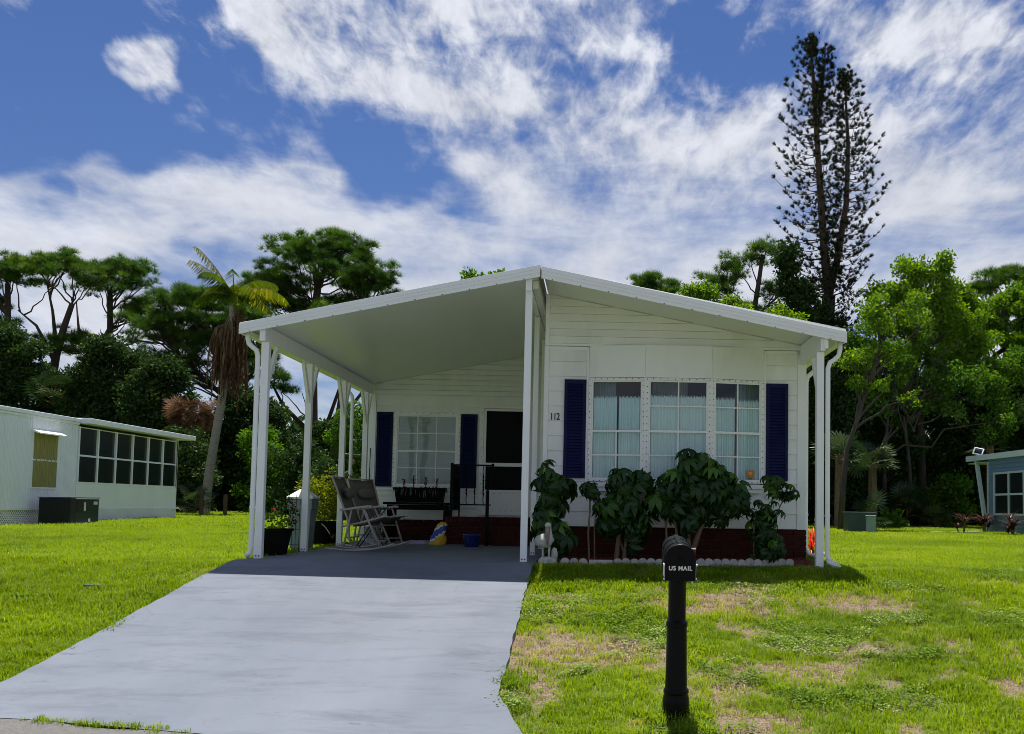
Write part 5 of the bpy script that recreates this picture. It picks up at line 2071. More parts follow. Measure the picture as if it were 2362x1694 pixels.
umbrella_plant('tall leafy umbrella plant behind the pelican statue', (0.10, 0.62, 0),
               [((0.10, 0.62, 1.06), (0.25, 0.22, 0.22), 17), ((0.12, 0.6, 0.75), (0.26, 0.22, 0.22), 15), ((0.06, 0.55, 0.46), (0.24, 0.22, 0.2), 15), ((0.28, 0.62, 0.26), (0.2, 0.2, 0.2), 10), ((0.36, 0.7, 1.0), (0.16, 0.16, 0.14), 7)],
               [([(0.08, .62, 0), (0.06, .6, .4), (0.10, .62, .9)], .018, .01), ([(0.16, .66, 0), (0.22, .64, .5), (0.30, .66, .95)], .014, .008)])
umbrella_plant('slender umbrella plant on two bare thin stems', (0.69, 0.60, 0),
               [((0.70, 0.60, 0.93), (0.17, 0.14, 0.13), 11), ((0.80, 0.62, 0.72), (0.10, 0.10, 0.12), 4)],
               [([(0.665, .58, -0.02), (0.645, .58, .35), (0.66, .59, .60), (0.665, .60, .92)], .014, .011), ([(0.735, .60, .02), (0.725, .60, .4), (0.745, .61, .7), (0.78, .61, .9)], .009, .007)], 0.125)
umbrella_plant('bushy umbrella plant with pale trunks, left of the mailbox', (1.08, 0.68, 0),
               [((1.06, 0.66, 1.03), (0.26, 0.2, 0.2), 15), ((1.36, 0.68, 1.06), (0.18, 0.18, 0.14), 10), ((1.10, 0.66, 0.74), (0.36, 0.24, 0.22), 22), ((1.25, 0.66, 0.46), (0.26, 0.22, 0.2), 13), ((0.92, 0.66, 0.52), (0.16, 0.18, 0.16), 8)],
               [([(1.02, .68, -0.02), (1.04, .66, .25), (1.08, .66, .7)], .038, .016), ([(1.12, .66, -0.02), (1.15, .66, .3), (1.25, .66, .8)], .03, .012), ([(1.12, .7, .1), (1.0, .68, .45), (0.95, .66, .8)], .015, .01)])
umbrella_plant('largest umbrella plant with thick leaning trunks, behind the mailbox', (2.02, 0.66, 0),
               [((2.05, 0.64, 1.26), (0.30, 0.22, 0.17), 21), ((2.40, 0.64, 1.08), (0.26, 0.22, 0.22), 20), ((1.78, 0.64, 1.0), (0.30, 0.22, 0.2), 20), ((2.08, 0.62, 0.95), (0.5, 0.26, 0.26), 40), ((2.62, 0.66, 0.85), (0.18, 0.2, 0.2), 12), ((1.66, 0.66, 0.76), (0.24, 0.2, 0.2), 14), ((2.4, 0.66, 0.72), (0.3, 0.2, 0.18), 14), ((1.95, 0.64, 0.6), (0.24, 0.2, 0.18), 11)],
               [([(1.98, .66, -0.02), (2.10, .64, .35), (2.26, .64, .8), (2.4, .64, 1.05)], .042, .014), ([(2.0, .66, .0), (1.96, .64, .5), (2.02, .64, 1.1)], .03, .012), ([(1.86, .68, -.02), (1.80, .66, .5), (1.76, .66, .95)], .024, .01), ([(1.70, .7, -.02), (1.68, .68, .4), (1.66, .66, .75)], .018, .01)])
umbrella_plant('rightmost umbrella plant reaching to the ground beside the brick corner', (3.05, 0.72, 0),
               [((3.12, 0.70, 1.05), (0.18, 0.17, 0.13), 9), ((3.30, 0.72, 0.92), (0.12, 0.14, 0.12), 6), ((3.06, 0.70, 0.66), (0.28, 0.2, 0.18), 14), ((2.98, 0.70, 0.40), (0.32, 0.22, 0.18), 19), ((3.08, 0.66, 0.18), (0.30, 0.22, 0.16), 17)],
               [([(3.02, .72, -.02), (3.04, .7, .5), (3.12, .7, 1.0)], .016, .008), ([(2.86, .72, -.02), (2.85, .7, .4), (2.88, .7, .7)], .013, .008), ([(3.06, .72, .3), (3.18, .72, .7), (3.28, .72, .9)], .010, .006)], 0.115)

# red croton beyond the right post
rc = thing('croton', 'orange red leafy plant showing between the right post and the house corner', 'plant', (4.04, 2.6, 0))
s = Soup()
rosette(s, (4.02, 2.6, 0.10), 22, 0.36, 0.45, STRAP_UP, sx=1.6)
rosette(s, (4.06, 2.62, 0.26), 18, 0.30, 0.5, STRAP_UP, sx=1.6)
rosette(s, (4.03, 2.6, 0.0), 14, 0.30, 0.6, STRAP_UP, sx=1.6)
s.build('leaves', M['red_leaf'], rc)
MB().tube([(4.04, 2.6, -.05), (4.05, 2.61, .3)], .015, 6).build('stem', M['stem'], rc)

# ------------------------------------------------------------------ mailbox
MX, MY = 1.365, -5.30
mbx = thing('mailbox', 'black arched mailbox on a thick black post, US MAIL on its door', 'mailbox', (MX, MY, -0.80))
p = MB()
p.lathe([(0.098, -0.84), (0.100, -0.72), (0.094, -0.675), (0.088, -0.668), (0.094, -0.655), (0.094, -0.635), (0.086, -0.625), (0.082, -0.615), (0.079, -0.50), (0.0755, -0.25), (0.0755, -0.175), (0.080, -0.17), (0.082, -0.150), (0.076, -0.135), (0.066, -0.125), (0.066, -0.115), (0.0655, 0.17), (0.0655, 0.20)], 28, (MX, MY, 0.0))
p.build('post', M['mail_black'], mbx, False, bevel=0.003)
MB().box(MX - 0.085, MX + 0.085, MY - 0.22, MY + 0.22, 0.196, 0.212).build('mounting_plate', M['mail_black'], mbx)


def arch(w, h, n=14):
    """rounded-top outline, base at 0"""
    r = w / 2
    pts = [(-r, 0), (r, 0)]
    hs = h - r * 0.86
    for k in range(n + 1):
        a = math.pi * k / n
        pts.append((r * math.cos(a), hs + r * 0.86 * math.sin(a)))
    return pts


tilt = 0.115
bx = MB()
bx.prism_y(arch(0.206, 0.255), -0.245, 0.255)
box = bx.build('box_body', M['mail_black'], None, bevel=0.004)
dr = MB()
dr.prism_y(arch(0.224, 0.262), -0.262, -0.2455)
door_o = dr.build('door', M['mail_black'], None, bevel=0.005)
rim = MB()
o_pts, i_pts = arch(0.216, 0.259), arch(0.180, 0.235)
n = len(o_pts)
rim.add([(x, -0.268, z) for x, z in o_pts] + [(x, -0.268, z + 0.012) for x, z in i_pts] + [(x, -0.262, z) for x, z in o_pts] + [(x, -0.262, z + 0.012) for x, z in i_pts],
        [(i, (i + 1) % n, (i + 1) % n + n, i + n) for i in range(n)] + [(i + n, (i + 1) % n + n, (i + 1) % n + 3 * n, i + 3 * n) for i in range(n)] + [((i + 1) % n, i, i + 2 * n, (i + 1) % n + 2 * n) for i in range(n)])
rim_o = rim.build('door_rim', M['mail_black'], None)
strap_ = MB()
for k in range(8):
    y = -0.235 + 0.066 * k
strap_.box(-0.017, 0.017, -0.25, 0.245, 0.2545, 0.262)
st_o = strap_.build('top_strip', M['mail_black'], None, bevel=0.003)
bnd = MB()
for y in (-0.10, 0.10):
    oo, ii = arch(0.214, 0.2585), arch(0.206, 0.2555)
    bnd.prism_y(oo, y - 0.012, y + 0.012)
bn_o = bnd.build('body_bands', M['mail_black'], None)
kn = MB()
kn.lathe([(0.010, 0), (0.016, 0.006), (0.014, 0.014), (0.001, 0.017)], 12)
kno = kn.build('knob', M['mail_black'], None, True)
fl = MB()
fl.box(0.1075, 0.1125, -0.20, -0.02, 0.145, 0.165)
fl.box(0.1076, 0.1124, -0.20, -0.155, 0.165, 0.225)
flo = fl.build('flag', M['red_flag'], None)
hg = MB()
for s_ in (-1, 1):
    hg.box(s_ * 0.118 - 0.006, s_ * 0.118 + 0.006, -0.262, -0.235, 0.105, 0.118)
    hg.box(s_ * 0.113 - 0.0025, s_ * 0.113 + 0.0025, -0.25, -0.10, 0.02, 0.10)
    hg.box(s_ * 0.116 - 0.004, s_ * 0.116 + 0.004, -0.262, -0.25, 0.004, 0.016)
hg.box(0.06, 0.112, -0.225, -0.215, 0.222, 0.230)
hgo = hg.build('hinge_clips', M['bag_white'], None)
lt_ = text_mesh('US MAIL', 0.045, 0.95, 0.0011, 0.001, 1.12)
lt_.materials.clear()
lto = link('lettering', lt_, M['letter'])
Rt = Matrix.Translation((0, 0, 1.015)) @ Matrix.Rotation(tilt, 4, 'X')
for o in (box, rim_o, st_o, bn_o, kno, flo, hgo, lto, door_o):
    o.parent = mbx
    o.matrix_basis = Rt
# lettering and rim belong to the door
for o, ml in ((rim_o, Matrix.Identity(4)), (kno, Matrix.Translation((0, -0.262, 0.165)) @ Matrix.Rotation(math.pi / 2, 4, 'X')), (lto, Matrix.Translation((0, -0.2640, 0.075)) @ Matrix.Rotation(math.pi / 2, 4, 'X'))):
    o.parent = door_o
    o.matrix_basis = ml

# ------------------------------------------------------------------ neighbour on the left
nb = thing('neighbour_trailer', 'long white ribbed trailer home with a screened room and yellow curtained window', 'house', (-15.2, 13, 0))
XN = -13.5
MB().box(-17.2, XN, 2.0, 15.7, 0.42, 2.80).build('wall', M['n_wall'], nb)
ribs = MB()
y = 8.0
while y < 15.66:
    if not (13.34 < y < 14.72 and True):
        ribs.box(XN, XN + 0.012, y, y + 0.035, 0.44, 2.72)
    else:
        ribs.box(XN, XN + 0.012, y, y + 0.035, 0.44, 0.93)
        ribs.box(XN, XN + 0.012, y, y + 0.035, 2.46, 2.72)
    y += 0.11
q = ribs.build('wall_ribs', M['n_wall'], nb)
q['kind'] = 'stuff'
MB().box(-17.3, XN + 0.06, 1.9, 15.72, 2.80, 2.90).build('roof_edge', M['n_wall'], nb, bevel=0.01)
MB().box(-17.25, XN + 0.035, 1.95, 15.715, 2.73, 2.795).build('roof_gutter', M['n_wall'], nb, bevel=0.01)
# lattice skirting
la = MB()
for k in range(64):
    y = 8.0 + 0.09 * k
    la.bar((XN - 0.02, y, 0.0), (XN - 0.02, y + 0.42, 0.42), 0.008, 0.026, up=(0, -1, 1))
    la.bar((XN - 0.03, y + 0.42, 0.0), (XN - 0.03, y, 0.42), 0.008, 0.026, up=(0, 1, 1))
q = la.build('lattice_skirting', M['white'], nb)
q['kind'] = 'stuff'
MB().box(XN - 0.12, XN - 0.08, 6.0, 13.9, -0.1, 0.42).build('skirting_back', M['interior'], nb)
MB().box(XN - 0.03, XN + 0.03, 6.0, 13.75, 0.41, 0.46).build('skirting_rail', M['n_wall'], nb)
# window with yellow curtain and hood
MB().box(XN - 0.01, XN + 0.02, 13.42, 14.62, 0.97, 2.40).build('window', M['n_curtain'], nb)
w_ = [c for c in nb.children if c.name.startswith('window')][0]
fm = MB()
for (a, b, c, d) in ((13.40, 13.44, 0.95, 2.42), (14.60, 14.64, 0.95, 2.42)):
    fm.box(XN, XN + 0.04, a, b, c, d)
for (c, d) in ((0.95, 0.99), (1.66, 1.70)):
    fm.box(XN + 0.001, XN + 0.038, 13.44, 14.60, c, d)
fm.build('frame', M['n_wall'], w_)
cur = MB()
for k in range(20):
    cur.tube([(XN + 0.02, 13.47 + 0.06 * k, 1.0), (XN + 0.02, 13.47 + 0.06 * k + 0.01, 2.38)], 0.016 + 0.006 * (k % 3), 6)
cur.build('curtain_folds', M['n_curtain'], w_)
hd = MB()
hd.add([(XN, 13.36, 2.46), (XN + 0.22, 13.36, 2.36), (XN + 0.22, 14.70, 2.36), (XN, 14.70, 2.46), (XN, 13.36, 2.40), (XN + 0.22, 13.36, 2.33), (XN + 0.22, 14.70, 2.33), (XN, 14.70, 2.40)],
       [(0, 1, 2, 3), (7, 6, 5, 4), (0, 4, 5, 1), (1, 5, 6, 2), (2, 6, 7, 3), (3, 7, 4, 0)])
hd.build('window_hood', M['white'], nb)
# screened room
MB().box(XN - 3.0, XN, 15.72, 22.40, 0.44, 1.14).build('lower_wall', M['n_wall'], nb)
MB().box(XN - 3.0, XN + 0.03, 15.0, 22.42, -0.1, 0.44).build('footing', M['n_base'], nb)
MB().box(XN - 3.0, XN - 0.4, 15.75, 22.3, 1.15, 2.7).build('room_interior', M['interior'], nb)
yy = [15.76 + (22.36 - 15.76) * k / 6 for k in range(7)]
for k in range(7):
    MB().box(XN - 0.05, XN + 0.02, yy[k] - 0.035, yy[k] + 0.035, 1.14, 2.70).build('window_post', M['n_wall'], nb)
for k in range(6):
    a, b = yy[k] + 0.036, yy[k + 1] - 0.036
    for (c, d, s_) in ((1.175, 1.875, 0.0), (1.925, 2.665, -0.018)):
        w = MB()
        w.box(XN - 0.03 + s_, XN + 0.012 + s_, a, b, c - 0.034, c)
        w.box(XN - 0.03 + s_, XN + 0.012 + s_, a, b, d, d + 0.024)
        wo = w.build('vinyl_window', M['n_wall'], nb)
        MB().box(XN - 0.025 + s_, XN - 0.018 + s_, a, b, c + .001, d - .001).build('pane', M['n_glass'], wo)
MB().box(XN - 3.2, XN + 0.30, 15.73, 23.2, 2.775, 2.925).build('room_roof', M['n_wall'], nb, bevel=0.01)
MB().box(XN - 3.0, XN + 0.02, 22.32, 22.42, 0.44, 2.77).build('end_wall', M['n_wall'], nb)
MB().box(XN + 0.005, XN + 0.10, 22.1, 22.46, 0.42, 0.47).build('footing_cap', M['white'], nb)

ac = thing('air_conditioner', 'large dark packaged air conditioner beside the white trailer', 'air conditioner', (-12.85, 14.0, 0))
MB().box(-13.20, -12.41, 13.31, 13.60, 0.05, 0.72).build('fan_section', M['ac_grille'], ac, bevel=0.02)
MB().box(-13.20, -12.42, 13.605, 14.80, 0.06, 0.70).build('cabinet', M['ac_green'], ac, bevel=0.015)
sl = MB()
for k in range(17):
    sl.box(-13.16 + 0.044 * k, -13.15 + 0.044 * k, 13.302, 13.312, 0.09, 0.69)
q = sl.build('grille_bars', M['ac_green'], ac)
q['kind'] = 'stuff'
MB().box(-13.22, -12.40, 13.29, 14.82, 0.722, 0.745).build('top_cover', M['ac_green'], ac, bevel=0.008)
MB().box(-12.4195, -12.412, 13.64, 13.93, 0.36, 0.66).build('louver_panel', M['ac_grille'], ac)
MB().box(-12.4195, -12.412, 14.0, 14.09, 0.40, 0.62).build('rating_label', M['sticker'], ac)
MB().box(-12.4195, -12.412, 14.50, 14.70, 0.56, 0.64).build('rating_label', M['sticker'], ac)
MB().box(-12.4195, -12.412, 14.25, 14.35, 0.12, 0.20).build('rating_label', M['sticker'], ac)
MB().box(-13.4, -12.3, 13.2, 14.9, -0.06, 0.055).build('pad', M['concrete'], ac)

# ------------------------------------------------------------------ neighbour on the right
rb = thing('neighbour_house', 'blue grey sided house with white framed windows at the right edge', 'house', (15.5, 14, 0))
XB = 13.0
MB().box(XB + 0.02, XB + 5, 6.0, 18.9, -0.1, 2.45).build('wall', M['b_siding'], rb)
wl = [c for c in rb.children if c.name.startswith('wall')][0]
for k in range(20):
    z0 = 0.02 + 0.12 * k
    segs = [(10.0, 18.86)]
    if z0 + 0.12 > 0.60 and z0 < 1.94:
        segs = [(10.0, 16.05), (18.43, 18.86)]
    for (a, b) in segs:
        m = MB()
        m.add([(XB - 0.016, a, z0), (XB - 0.016, b, z0), (XB + 0.002, b, z0 + 0.118), (XB + 0.002, a, z0 + 0.118), (XB + 0.03, a, z0), (XB + 0.03, b, z0), (XB + 0.03, b, z0 + 0.118), (XB + 0.03, a, z0 + 0.118)],
              [(1, 0, 3, 2), (4, 5, 6, 7), (0, 1, 5, 4), (2, 3, 7, 6), (0, 4, 7, 3), (5, 1, 2, 6)])
        m.build('siding_plank', M['b_siding'], wl)
MB().box(XB - 0.03, XB + 0.06, 18.86, 18.92, 0.0, 2.29).build('corner_board', M['b_trim'], rb)
wf = MB()
for (a, b) in ((16.10, 16.17), (17.19, 17.27), (18.31, 18.39)):
    wf.box(XB - 0.05, XB + 0.01, a, b, 0.62, 1.93)
for (a, b) in ((0.62, 0.68), (1.22, 1.28), (1.87, 1.93)):
    for (c, d) in ((16.171, 17.189), (17.271, 18.309)):
        wf.box(XB - 0.046, XB + 0.01, c, d, a, b)
wo = wf.build('window', M['b_trim'], rb)
for (c, d) in ((16.171, 17.189), (17.271, 18.309)):
    for (a, b) in ((0.68, 1.22), (1.28, 1.87)):
        MB().box(XB - 0.02, XB - 0.012, c, d, a, b).build('pane', M['n_glass'], wo)
m = MB()
m.add([(XB - 0.10, 6.0, 2.30), (XB - 0.10, 20.6, 2.36), (XB + 6, 20.6, 2.36), (XB + 6, 6.0, 2.30), (XB - 0.10, 6.0, 2.47), (XB - 0.10, 20.6, 2.53), (XB + 6, 20.6, 2.75), (XB + 6, 6.0, 2.69)],
      [(0, 1, 2, 3), (4, 7, 6, 5), (0, 4, 5, 1), (1, 5, 6, 2), (2, 6, 7, 3), (3, 7, 4, 0)])
m.build('roof', M['b_trim'], rb)
MB().box(XB - 0.07, XB + 3.0, 18.96, 20.5, 2.27, 2.295).build('soffit', M['b_soffit'], rb)
MB().bar((XB - 0.02, 19.85, 2.36), (XB - 0.02, 18.98, 0.0), 0.11, 0.11).build('slanted_post', M['b_trim'], rb)
so = thing('solar_lamp', 'small white solar lamp on the roof edge of the blue grey house', 'lamp', (XB + 0.05, 19.9, 2.53))
MB().bar((XB - 0.12, 19.85, 2.70), (XB + 0.20, 19.85, 2.64), 0.02, 0.24, up=(0.2, -0.6, 1)).build('panel_frame', M['white'], so)
MB().bar((XB - 0.08, 19.835, 2.702), (XB + 0.16, 19.835, 2.655), 0.012, 0.17, up=(0.2, -0.6, 1)).build('solar_cell', M['solar'], so)
MB().tube([(XB + 0.05, 19.9, 2.52), (XB + 0.05, 19.88, 2.64)], 0.015, 6).build('stalk', M['white'], so)


def strap_plant(name, label, c, n, length, mat, group=None, stems=3):
    t = thing(name, label, 'plant', c, group)
    s = Soup()
    st = MB()
    for k in range(stems):
        h = RNG.uniform(0.15, 0.75) * length * 1.1
        x, y = c[0] + RNG.normal(0, 0.10), c[1] + RNG.normal(0, 0.10)
        rosette(s, (x, y, c[2] + h), n // stems, length, 0.5, STRAP, sx=1.9)
        st.tube([(c[0] + (x - c[0]) * .4, c[1] + (y - c[1]) * .4, c[2] - 0.05), (x, y, c[2] + h)], 0.02, 5)
    s.build('leaves', M[mat], t)
    st.build('stems', M['stem'], t)
    return t


strap_plant('cordyline', 'maroon strap leaved plant left of the blue grey house, standing clear of its wall', (11.35, 16.6, 0.03), 45, 0.55, 'cordyline', 'maroon plants by the blue grey house')
strap_plant('cordyline', 'dark maroon strap leaved plant at the slanted post of the blue grey house', (12.6, 18.2, 0.05), 70, 0.62, 'cordyline', 'maroon plants by the blue grey house', 4)
strap_plant('cordyline', 'maroon plant with pale leaf tips under the window of the blue grey house', (12.55, 15.9, 0.03), 80, 0.60, 'cordyline', 'maroon plants by the blue grey house', 5)
o = MB().add([(10.4, 16.2, 0.0), (12.1, 17.0, 0.0), (12.05, 17.35, 0.0), (10.35, 16.5, 0.0), (10.4, 16.2, 0.13), (12.1, 17.0, 0.15), (12.05, 17.35, 0.15), (10.35, 16.5, 0.13)],
             [(0, 3, 2, 1), (4, 5, 6, 7), (0, 1, 5, 4), (1, 2, 6, 5), (2, 3, 7, 6), (3, 0, 4, 7)]).build('concrete_pad', M['concrete'])
tag(o, 'low white concrete strip on the grass left of the blue grey house', 'paving')

ub = thing('utility_box', 'wide dark green utility cabinet in the grass under the trees', 'utility box', (8.45, 17.2, 0.05))
MB().box(8.08, 8.92, 16.9, 17.5, 0.0, 0.62).build('cabinet', M['util_dark'], ub, bevel=0.02)
MB().box(8.06, 8.94, 16.88, 17.52, 0.60, 0.66).build('lid', M['util_dark'], ub, bevel=0.015)
ub = thing('utility_pedestal', 'narrow pale green utility pedestal in front of the dark green cabinet', 'utility box', (8.62, 16.4, 0.05))
MB().box(8.49, 8.74, 16.3, 16.5, 0.0, 0.53).build('cabinet', M['util_light'], ub, bevel=0.02)
MB().box(8.48, 8.75, 16.29, 16.51, 0.53, 0.575).build('lid', M['util_light'], ub, bevel=0.02)

# ------------------------------------------------------------------ trees
def needle_tuft(n=17, w=0.055, cone=1.25):
    V, T = [], []
    for k in range(n):
        az = k * 2.399963
        th = cone * math.sqrt((k + 0.5) / n)
        d = np.array([math.sin(th) * math.cos(az), math.sin(th) * math.sin(az), math.cos(th)])
        s = np.cross(d, [0.31, 0.2, 0.9])
        s /= np.linalg.norm(s)
        l = 0.8 + 0.25 * ((k * 37) % 10) / 10
        b = len(V)
        V += [tuple(-s * w / 2 + d * 0.05), tuple(s * w / 2 + d * 0.05), tuple(d * l)]
        T.append((b, b + 1, b + 2))
    return np.array(V), np.array(T)


TUFT = needle_tuft()
FAN = needle_tuft(11, 0.19, 0.95)


def curve_pts(a, b, n=5, sag=0.0, wob=0.12):
    a, b = np.array(a, float), np.array(b, float)
    L_ = np.linalg.norm(b - a)
    out = []
    for k in range(n + 1):
        t = k / n
        p = a + (b - a) * t
        p[2] += sag * L_ * math.sin(math.pi * t)
        if 0 < k < n:
            p += RNG.normal(0, wob * L_ / n, 3) * 0.6
        out.append(tuple(p))
    return out


def poly_at(pts, z):
    """point on a rising polyline at height z"""
    for i in range(len(pts) - 1):
        if pts[i][2] <= z <= pts[i + 1][2]:
            t = (z - pts[i][2]) / max(1e-6, pts[i + 1][2] - pts[i][2])
            return tuple(np.array(pts[i]) * (1 - t) + np.array(pts[i + 1]) * t)
    return pts[-1]


def trunk_radii(n, r0, r1):
    return [r0 + (r1 - r0) * (i / (n - 1)) ** 0.8 for i in range(n)]


def pine(label, trunk, crowns, r0=0.26, tuft=0.38, per=14, extra=(), group='pines behind the homes', clump_r=0.40):
    t = thing('pine_tree', label, 'tree', trunk[0], group)
    wood = MB()
    wood.tube(trunk, trunk_radii(len(trunk), r0, r0 * 0.45), 9)
    for e in extra:
        wood.tube(e, trunk_radii(len(e), r0 * 0.42, 0.03), 7)
    s = Soup()
    axes = [trunk] + list(extra)
    for (c, r, n) in crowns:
        n = int(n * 2.6)
        c = np.array(c)
        nl = max(3, n // 6)
        ld = unit(nl)
        ld[:, 2] = np.where(ld[:, 2] < -0.6, -ld[:, 2], ld[:, 2])
        lc = c[None] + ld * RNG.uniform(0.2, 1.0, (nl, 1)) ** 0.45 * np.array(r)[None]
        lr = RNG.uniform(0.45, 0.85, nl)
        pick = RNG.integers(0, nl, n)
        cc = lc[pick] + unit(n) * (lr[pick] * RNG.uniform(0.3, 1.0, n))[:, None] * np.array([[1.0, 1.0, 0.75]])
        hu = int(n * 0.5)
        du = unit(hu)
        du[:, 2] = np.where(du[:, 2] < -0.55, -du[:, 2], du[:, 2])
        cc[:hu] = c[None] + du * RNG.uniform(0.1, 1.0, (hu, 1)) ** 0.45 * np.array(r)[None]
        tone_l = RNG.normal(0, 0.16, nl)
        for q in lc:
            best = None
            for ax in axes:
                zs = min(max(ax[0][2], q[2] - RNG.uniform(0.9, 2.4)), ax[-1][2])
                p = poly_at(ax, zs)
                dd = np.linalg.norm(np.array(p) - q)
                if best is None or dd < best[0]:
                    best = (dd, p)
            wood.tube(curve_pts(best[1], q, 6, -0.04, 0.25), trunk_radii(7, 0.02 + 0.014 * best[0], 0.02), 5, cap=False)
        for i in range(n):
            if i % 2 == 0:
                j = int(np.argmin(np.linalg.norm(lc - cc[i][None], axis=1)))
                wood.tube(curve_pts(lc[j], cc[i], 3, -0.03, 0.25), trunk_radii(4, 0.022, 0.010), 4, cap=False)
            tone_c = tone_l[pick[i]] + RNG.normal(0, 0.10)
            k = max(5, int(per * RNG.uniform(0.7, 1.3)))
            dirs = unit(k)
            dirs[:, 2] = np.abs(dirs[:, 2]) * 0.8 - 0.15
            cr = clump_r * RNG.uniform(0.7, 1.25)
            pos = cc[i][None] + dirs * cr * RNG.uniform(0.3, 1.0, (k, 1)) * np.array([[1, 1, 0.75]])
            axs = dirs * 0.8 + np.array([[0, 0, 0.65]])
            s.put(TUFT[0], TUFT[1], rot_to(axs), pos, tuft * RNG.uniform(0.75, 1.2, k), np.clip(RNG.beta(2, 2.5, k) + tone_c, 0, 1))
    wood.build('trunk_and_limbs', M['pine_bark'], t, True)
    s.build('crown', M['pine'], t)
    return t


pine('tall pine at the far left edge with a crooked vine covered trunk', [(-30.7, 42, 0), (-30.6, 42, 4.8), (-30.9, 42, 7.0), (-30.3, 42, 8.6), (-30.5, 42, 10.2), (-30.6, 42, 12.0)], [((-30.9, 42, 12.3), (2.3, 1.8, 1.4), 32), ((-32.2, 42, 10.2), (1.6, 1.2, 1.2), 14), ((-30.4, 42, 9.0), (.6, .6, 1.8), 8)], 0.3)
pine('flat topped pine left of centre over the white trailer, forked dark trunk', [(-28.2, 42, 0), (-28.2, 42, 5.5), (-27.9, 42, 8.2), (-27.6, 42, 9.6), (-27.2, 42, 11.0)], [((-27.9, 42, 12.5), (2.3, 1.8, 1.15), 36), ((-27.2, 42, 8.7), (2.0, 1.5, 0.8), 24)], 0.3, extra=[[(-28.0, 42, 8.0), (-29.0, 42, 9.8), (-30.0, 42, 10.6)], [(-27.9, 42, 8.6), (-28.2, 42, 10.6), (-28.6, 42, 12.2)]])
pine('pine with a rounded crown and bare lower branches, right of the flat topped pine', [(-26.7, 44, 0), (-26.7, 44, 6.5), (-26.9, 44, 8.2), (-26.1, 44, 10.0), (-26.2, 44, 12.0)], [((-22.5, 44, 9.4), (.8, .7, .4), 5), ((-22.7, 44, 7.4), (.8, .7, .4), 5), ((-25.6, 44, 12.3), (2.2, 1.8, 1.6), 42), ((-24.6, 44, 10.6), (1.2, 1.0, .7), 10), ((-24.4, 44, 11.2), (0.9, 1.0, 0.6), 6)], 0.3, extra=[[(-26.8, 44, 8.0), (-27.8, 44, 10.0), (-28.0, 44, 11.5)], [(-26.6, 44, 8.6), (-24.6, 44, 9.4), (-22.6, 44, 9.2)], [(-26.7, 44, 6.6), (-24.5, 44, 6.4), (-22.8, 44, 7.2)]])
pine('dense dark green pine behind the palm', [(-17.6, 40, 0), (-17.9, 40, 3.5), (-18.0, 40, 5.6), (-18.6, 40, 7.8), (-19.4, 40, 9.6)], [((-19.6, 40, 10.0), (3.1, 2.4, 1.5), 90), ((-22.4, 40, 9.0), (1.3, 1.3, 1.1), 14), ((-21.6, 40, 7.3), (1.6, 1.2, 1.0), 20), ((-19.4, 40, 8.2), (2.6, 1.8, 1.2), 40), ((-16.4, 40, 7.6), (1.2, 1.0, 1.0), 12), ((-17.0, 40, 9.6), (1.2, 1.3, 0.9), 14), ((-18.2, 40, 6.8), (1.4, 1.2, 0.6), 8)], 0.34, extra=[[(-18.0, 40, 5.6), (-17.0, 40, 7.2), (-16.6, 40, 9.2)], [(-18.1, 40, 5.8), (-20.2, 40, 7.6), (-21.6, 40, 9.0)]])
pine('largest domed pine behind the carport roof', [(-15.5, 46, 0), (-15.5, 46, 4.0), (-15.6, 46, 7.5), (-15.7, 46, 11.0), (-15.4, 46, 13.5)], [((-15.2, 46, 13.9), (4.2, 3.2, 2.3), 100), ((-12.6, 46, 12.4), (2.0, 2.0, 1.5), 26), ((-18.0, 46, 12.2), (2.0, 1.8, 1.7), 44), ((-13.4, 46, 11.2), (2.2, 1.8, 1.3), 24), ((-14.8, 46, 11.2), (2.8, 2.0, 1.0), 20), ((-18.5, 46, 8.7), (.9, .8, .5), 5), ((-11.6, 46, 8.7), (.9, .8, .5), 5), ((-16.8, 46, 7.0), (.7, .6, .4), 3)], 0.42, 0.42, 15, extra=[[(-15.4, 46, 3.0), (-14.6, 46, 5.4), (-13.6, 46, 8.6), (-12.9, 46, 11.5)], [(-15.5, 46, 4.5), (-17.2, 46, 6.2), (-18.4, 46, 8.4)], [(-14.6, 46, 5.2), (-13.2, 46, 6.4), (-11.8, 46, 8.4)]])
pine('thin pine trunk seen between the carport posts', [(-11.9, 36, 0), (-11.7, 36, 3.2), (-11.4, 36, 6.0), (-11.2, 36, 8.5)], [((-11.2, 36, 9.0), (1.6, 1.5, 1.0), 16)], 0.24, extra=[[(-11.6, 36, 4.4), (-10.4, 36, 6.0), (-9.6, 36, 7.8)]])
pine('round topped pine just showing above the ridge on the right', [(3.9, 46, 0), (3.9, 46, 6), (3.9, 46, 12)], [((3.9, 46, 13.1), (1.7, 1.5, 1.0), 26)], 0.28)
pine('open pine with crooked branches between the roof and the tall conifer', [(9.2, 40, 0), (9.0, 40, 6), (8.6, 40, 10.0), (9.0, 40, 12.5), (9.2, 40, 14.0)], [((9.2, 40, 13.9), (0.9, 0.9, 0.7), 9), ((7.6, 40, 12.9), (0.9, 0.9, 0.8), 10), ((6.9, 40, 12.0), (0.9, 0.9, 0.8), 9), ((10.2, 40, 12.0), (1.0, 1.0, 0.8), 10), ((8.6, 40, 10.6), (1.8, 1.2, 0.7), 10)], 0.22, per=13, extra=[[(8.7, 40, 9.6), (7.6, 40, 11.4), (7.0, 40, 12.4)], [(8.8, 40, 10.6), (9.8, 40, 11.6), (10.6, 40, 12.4)]], clump_r=0.55)
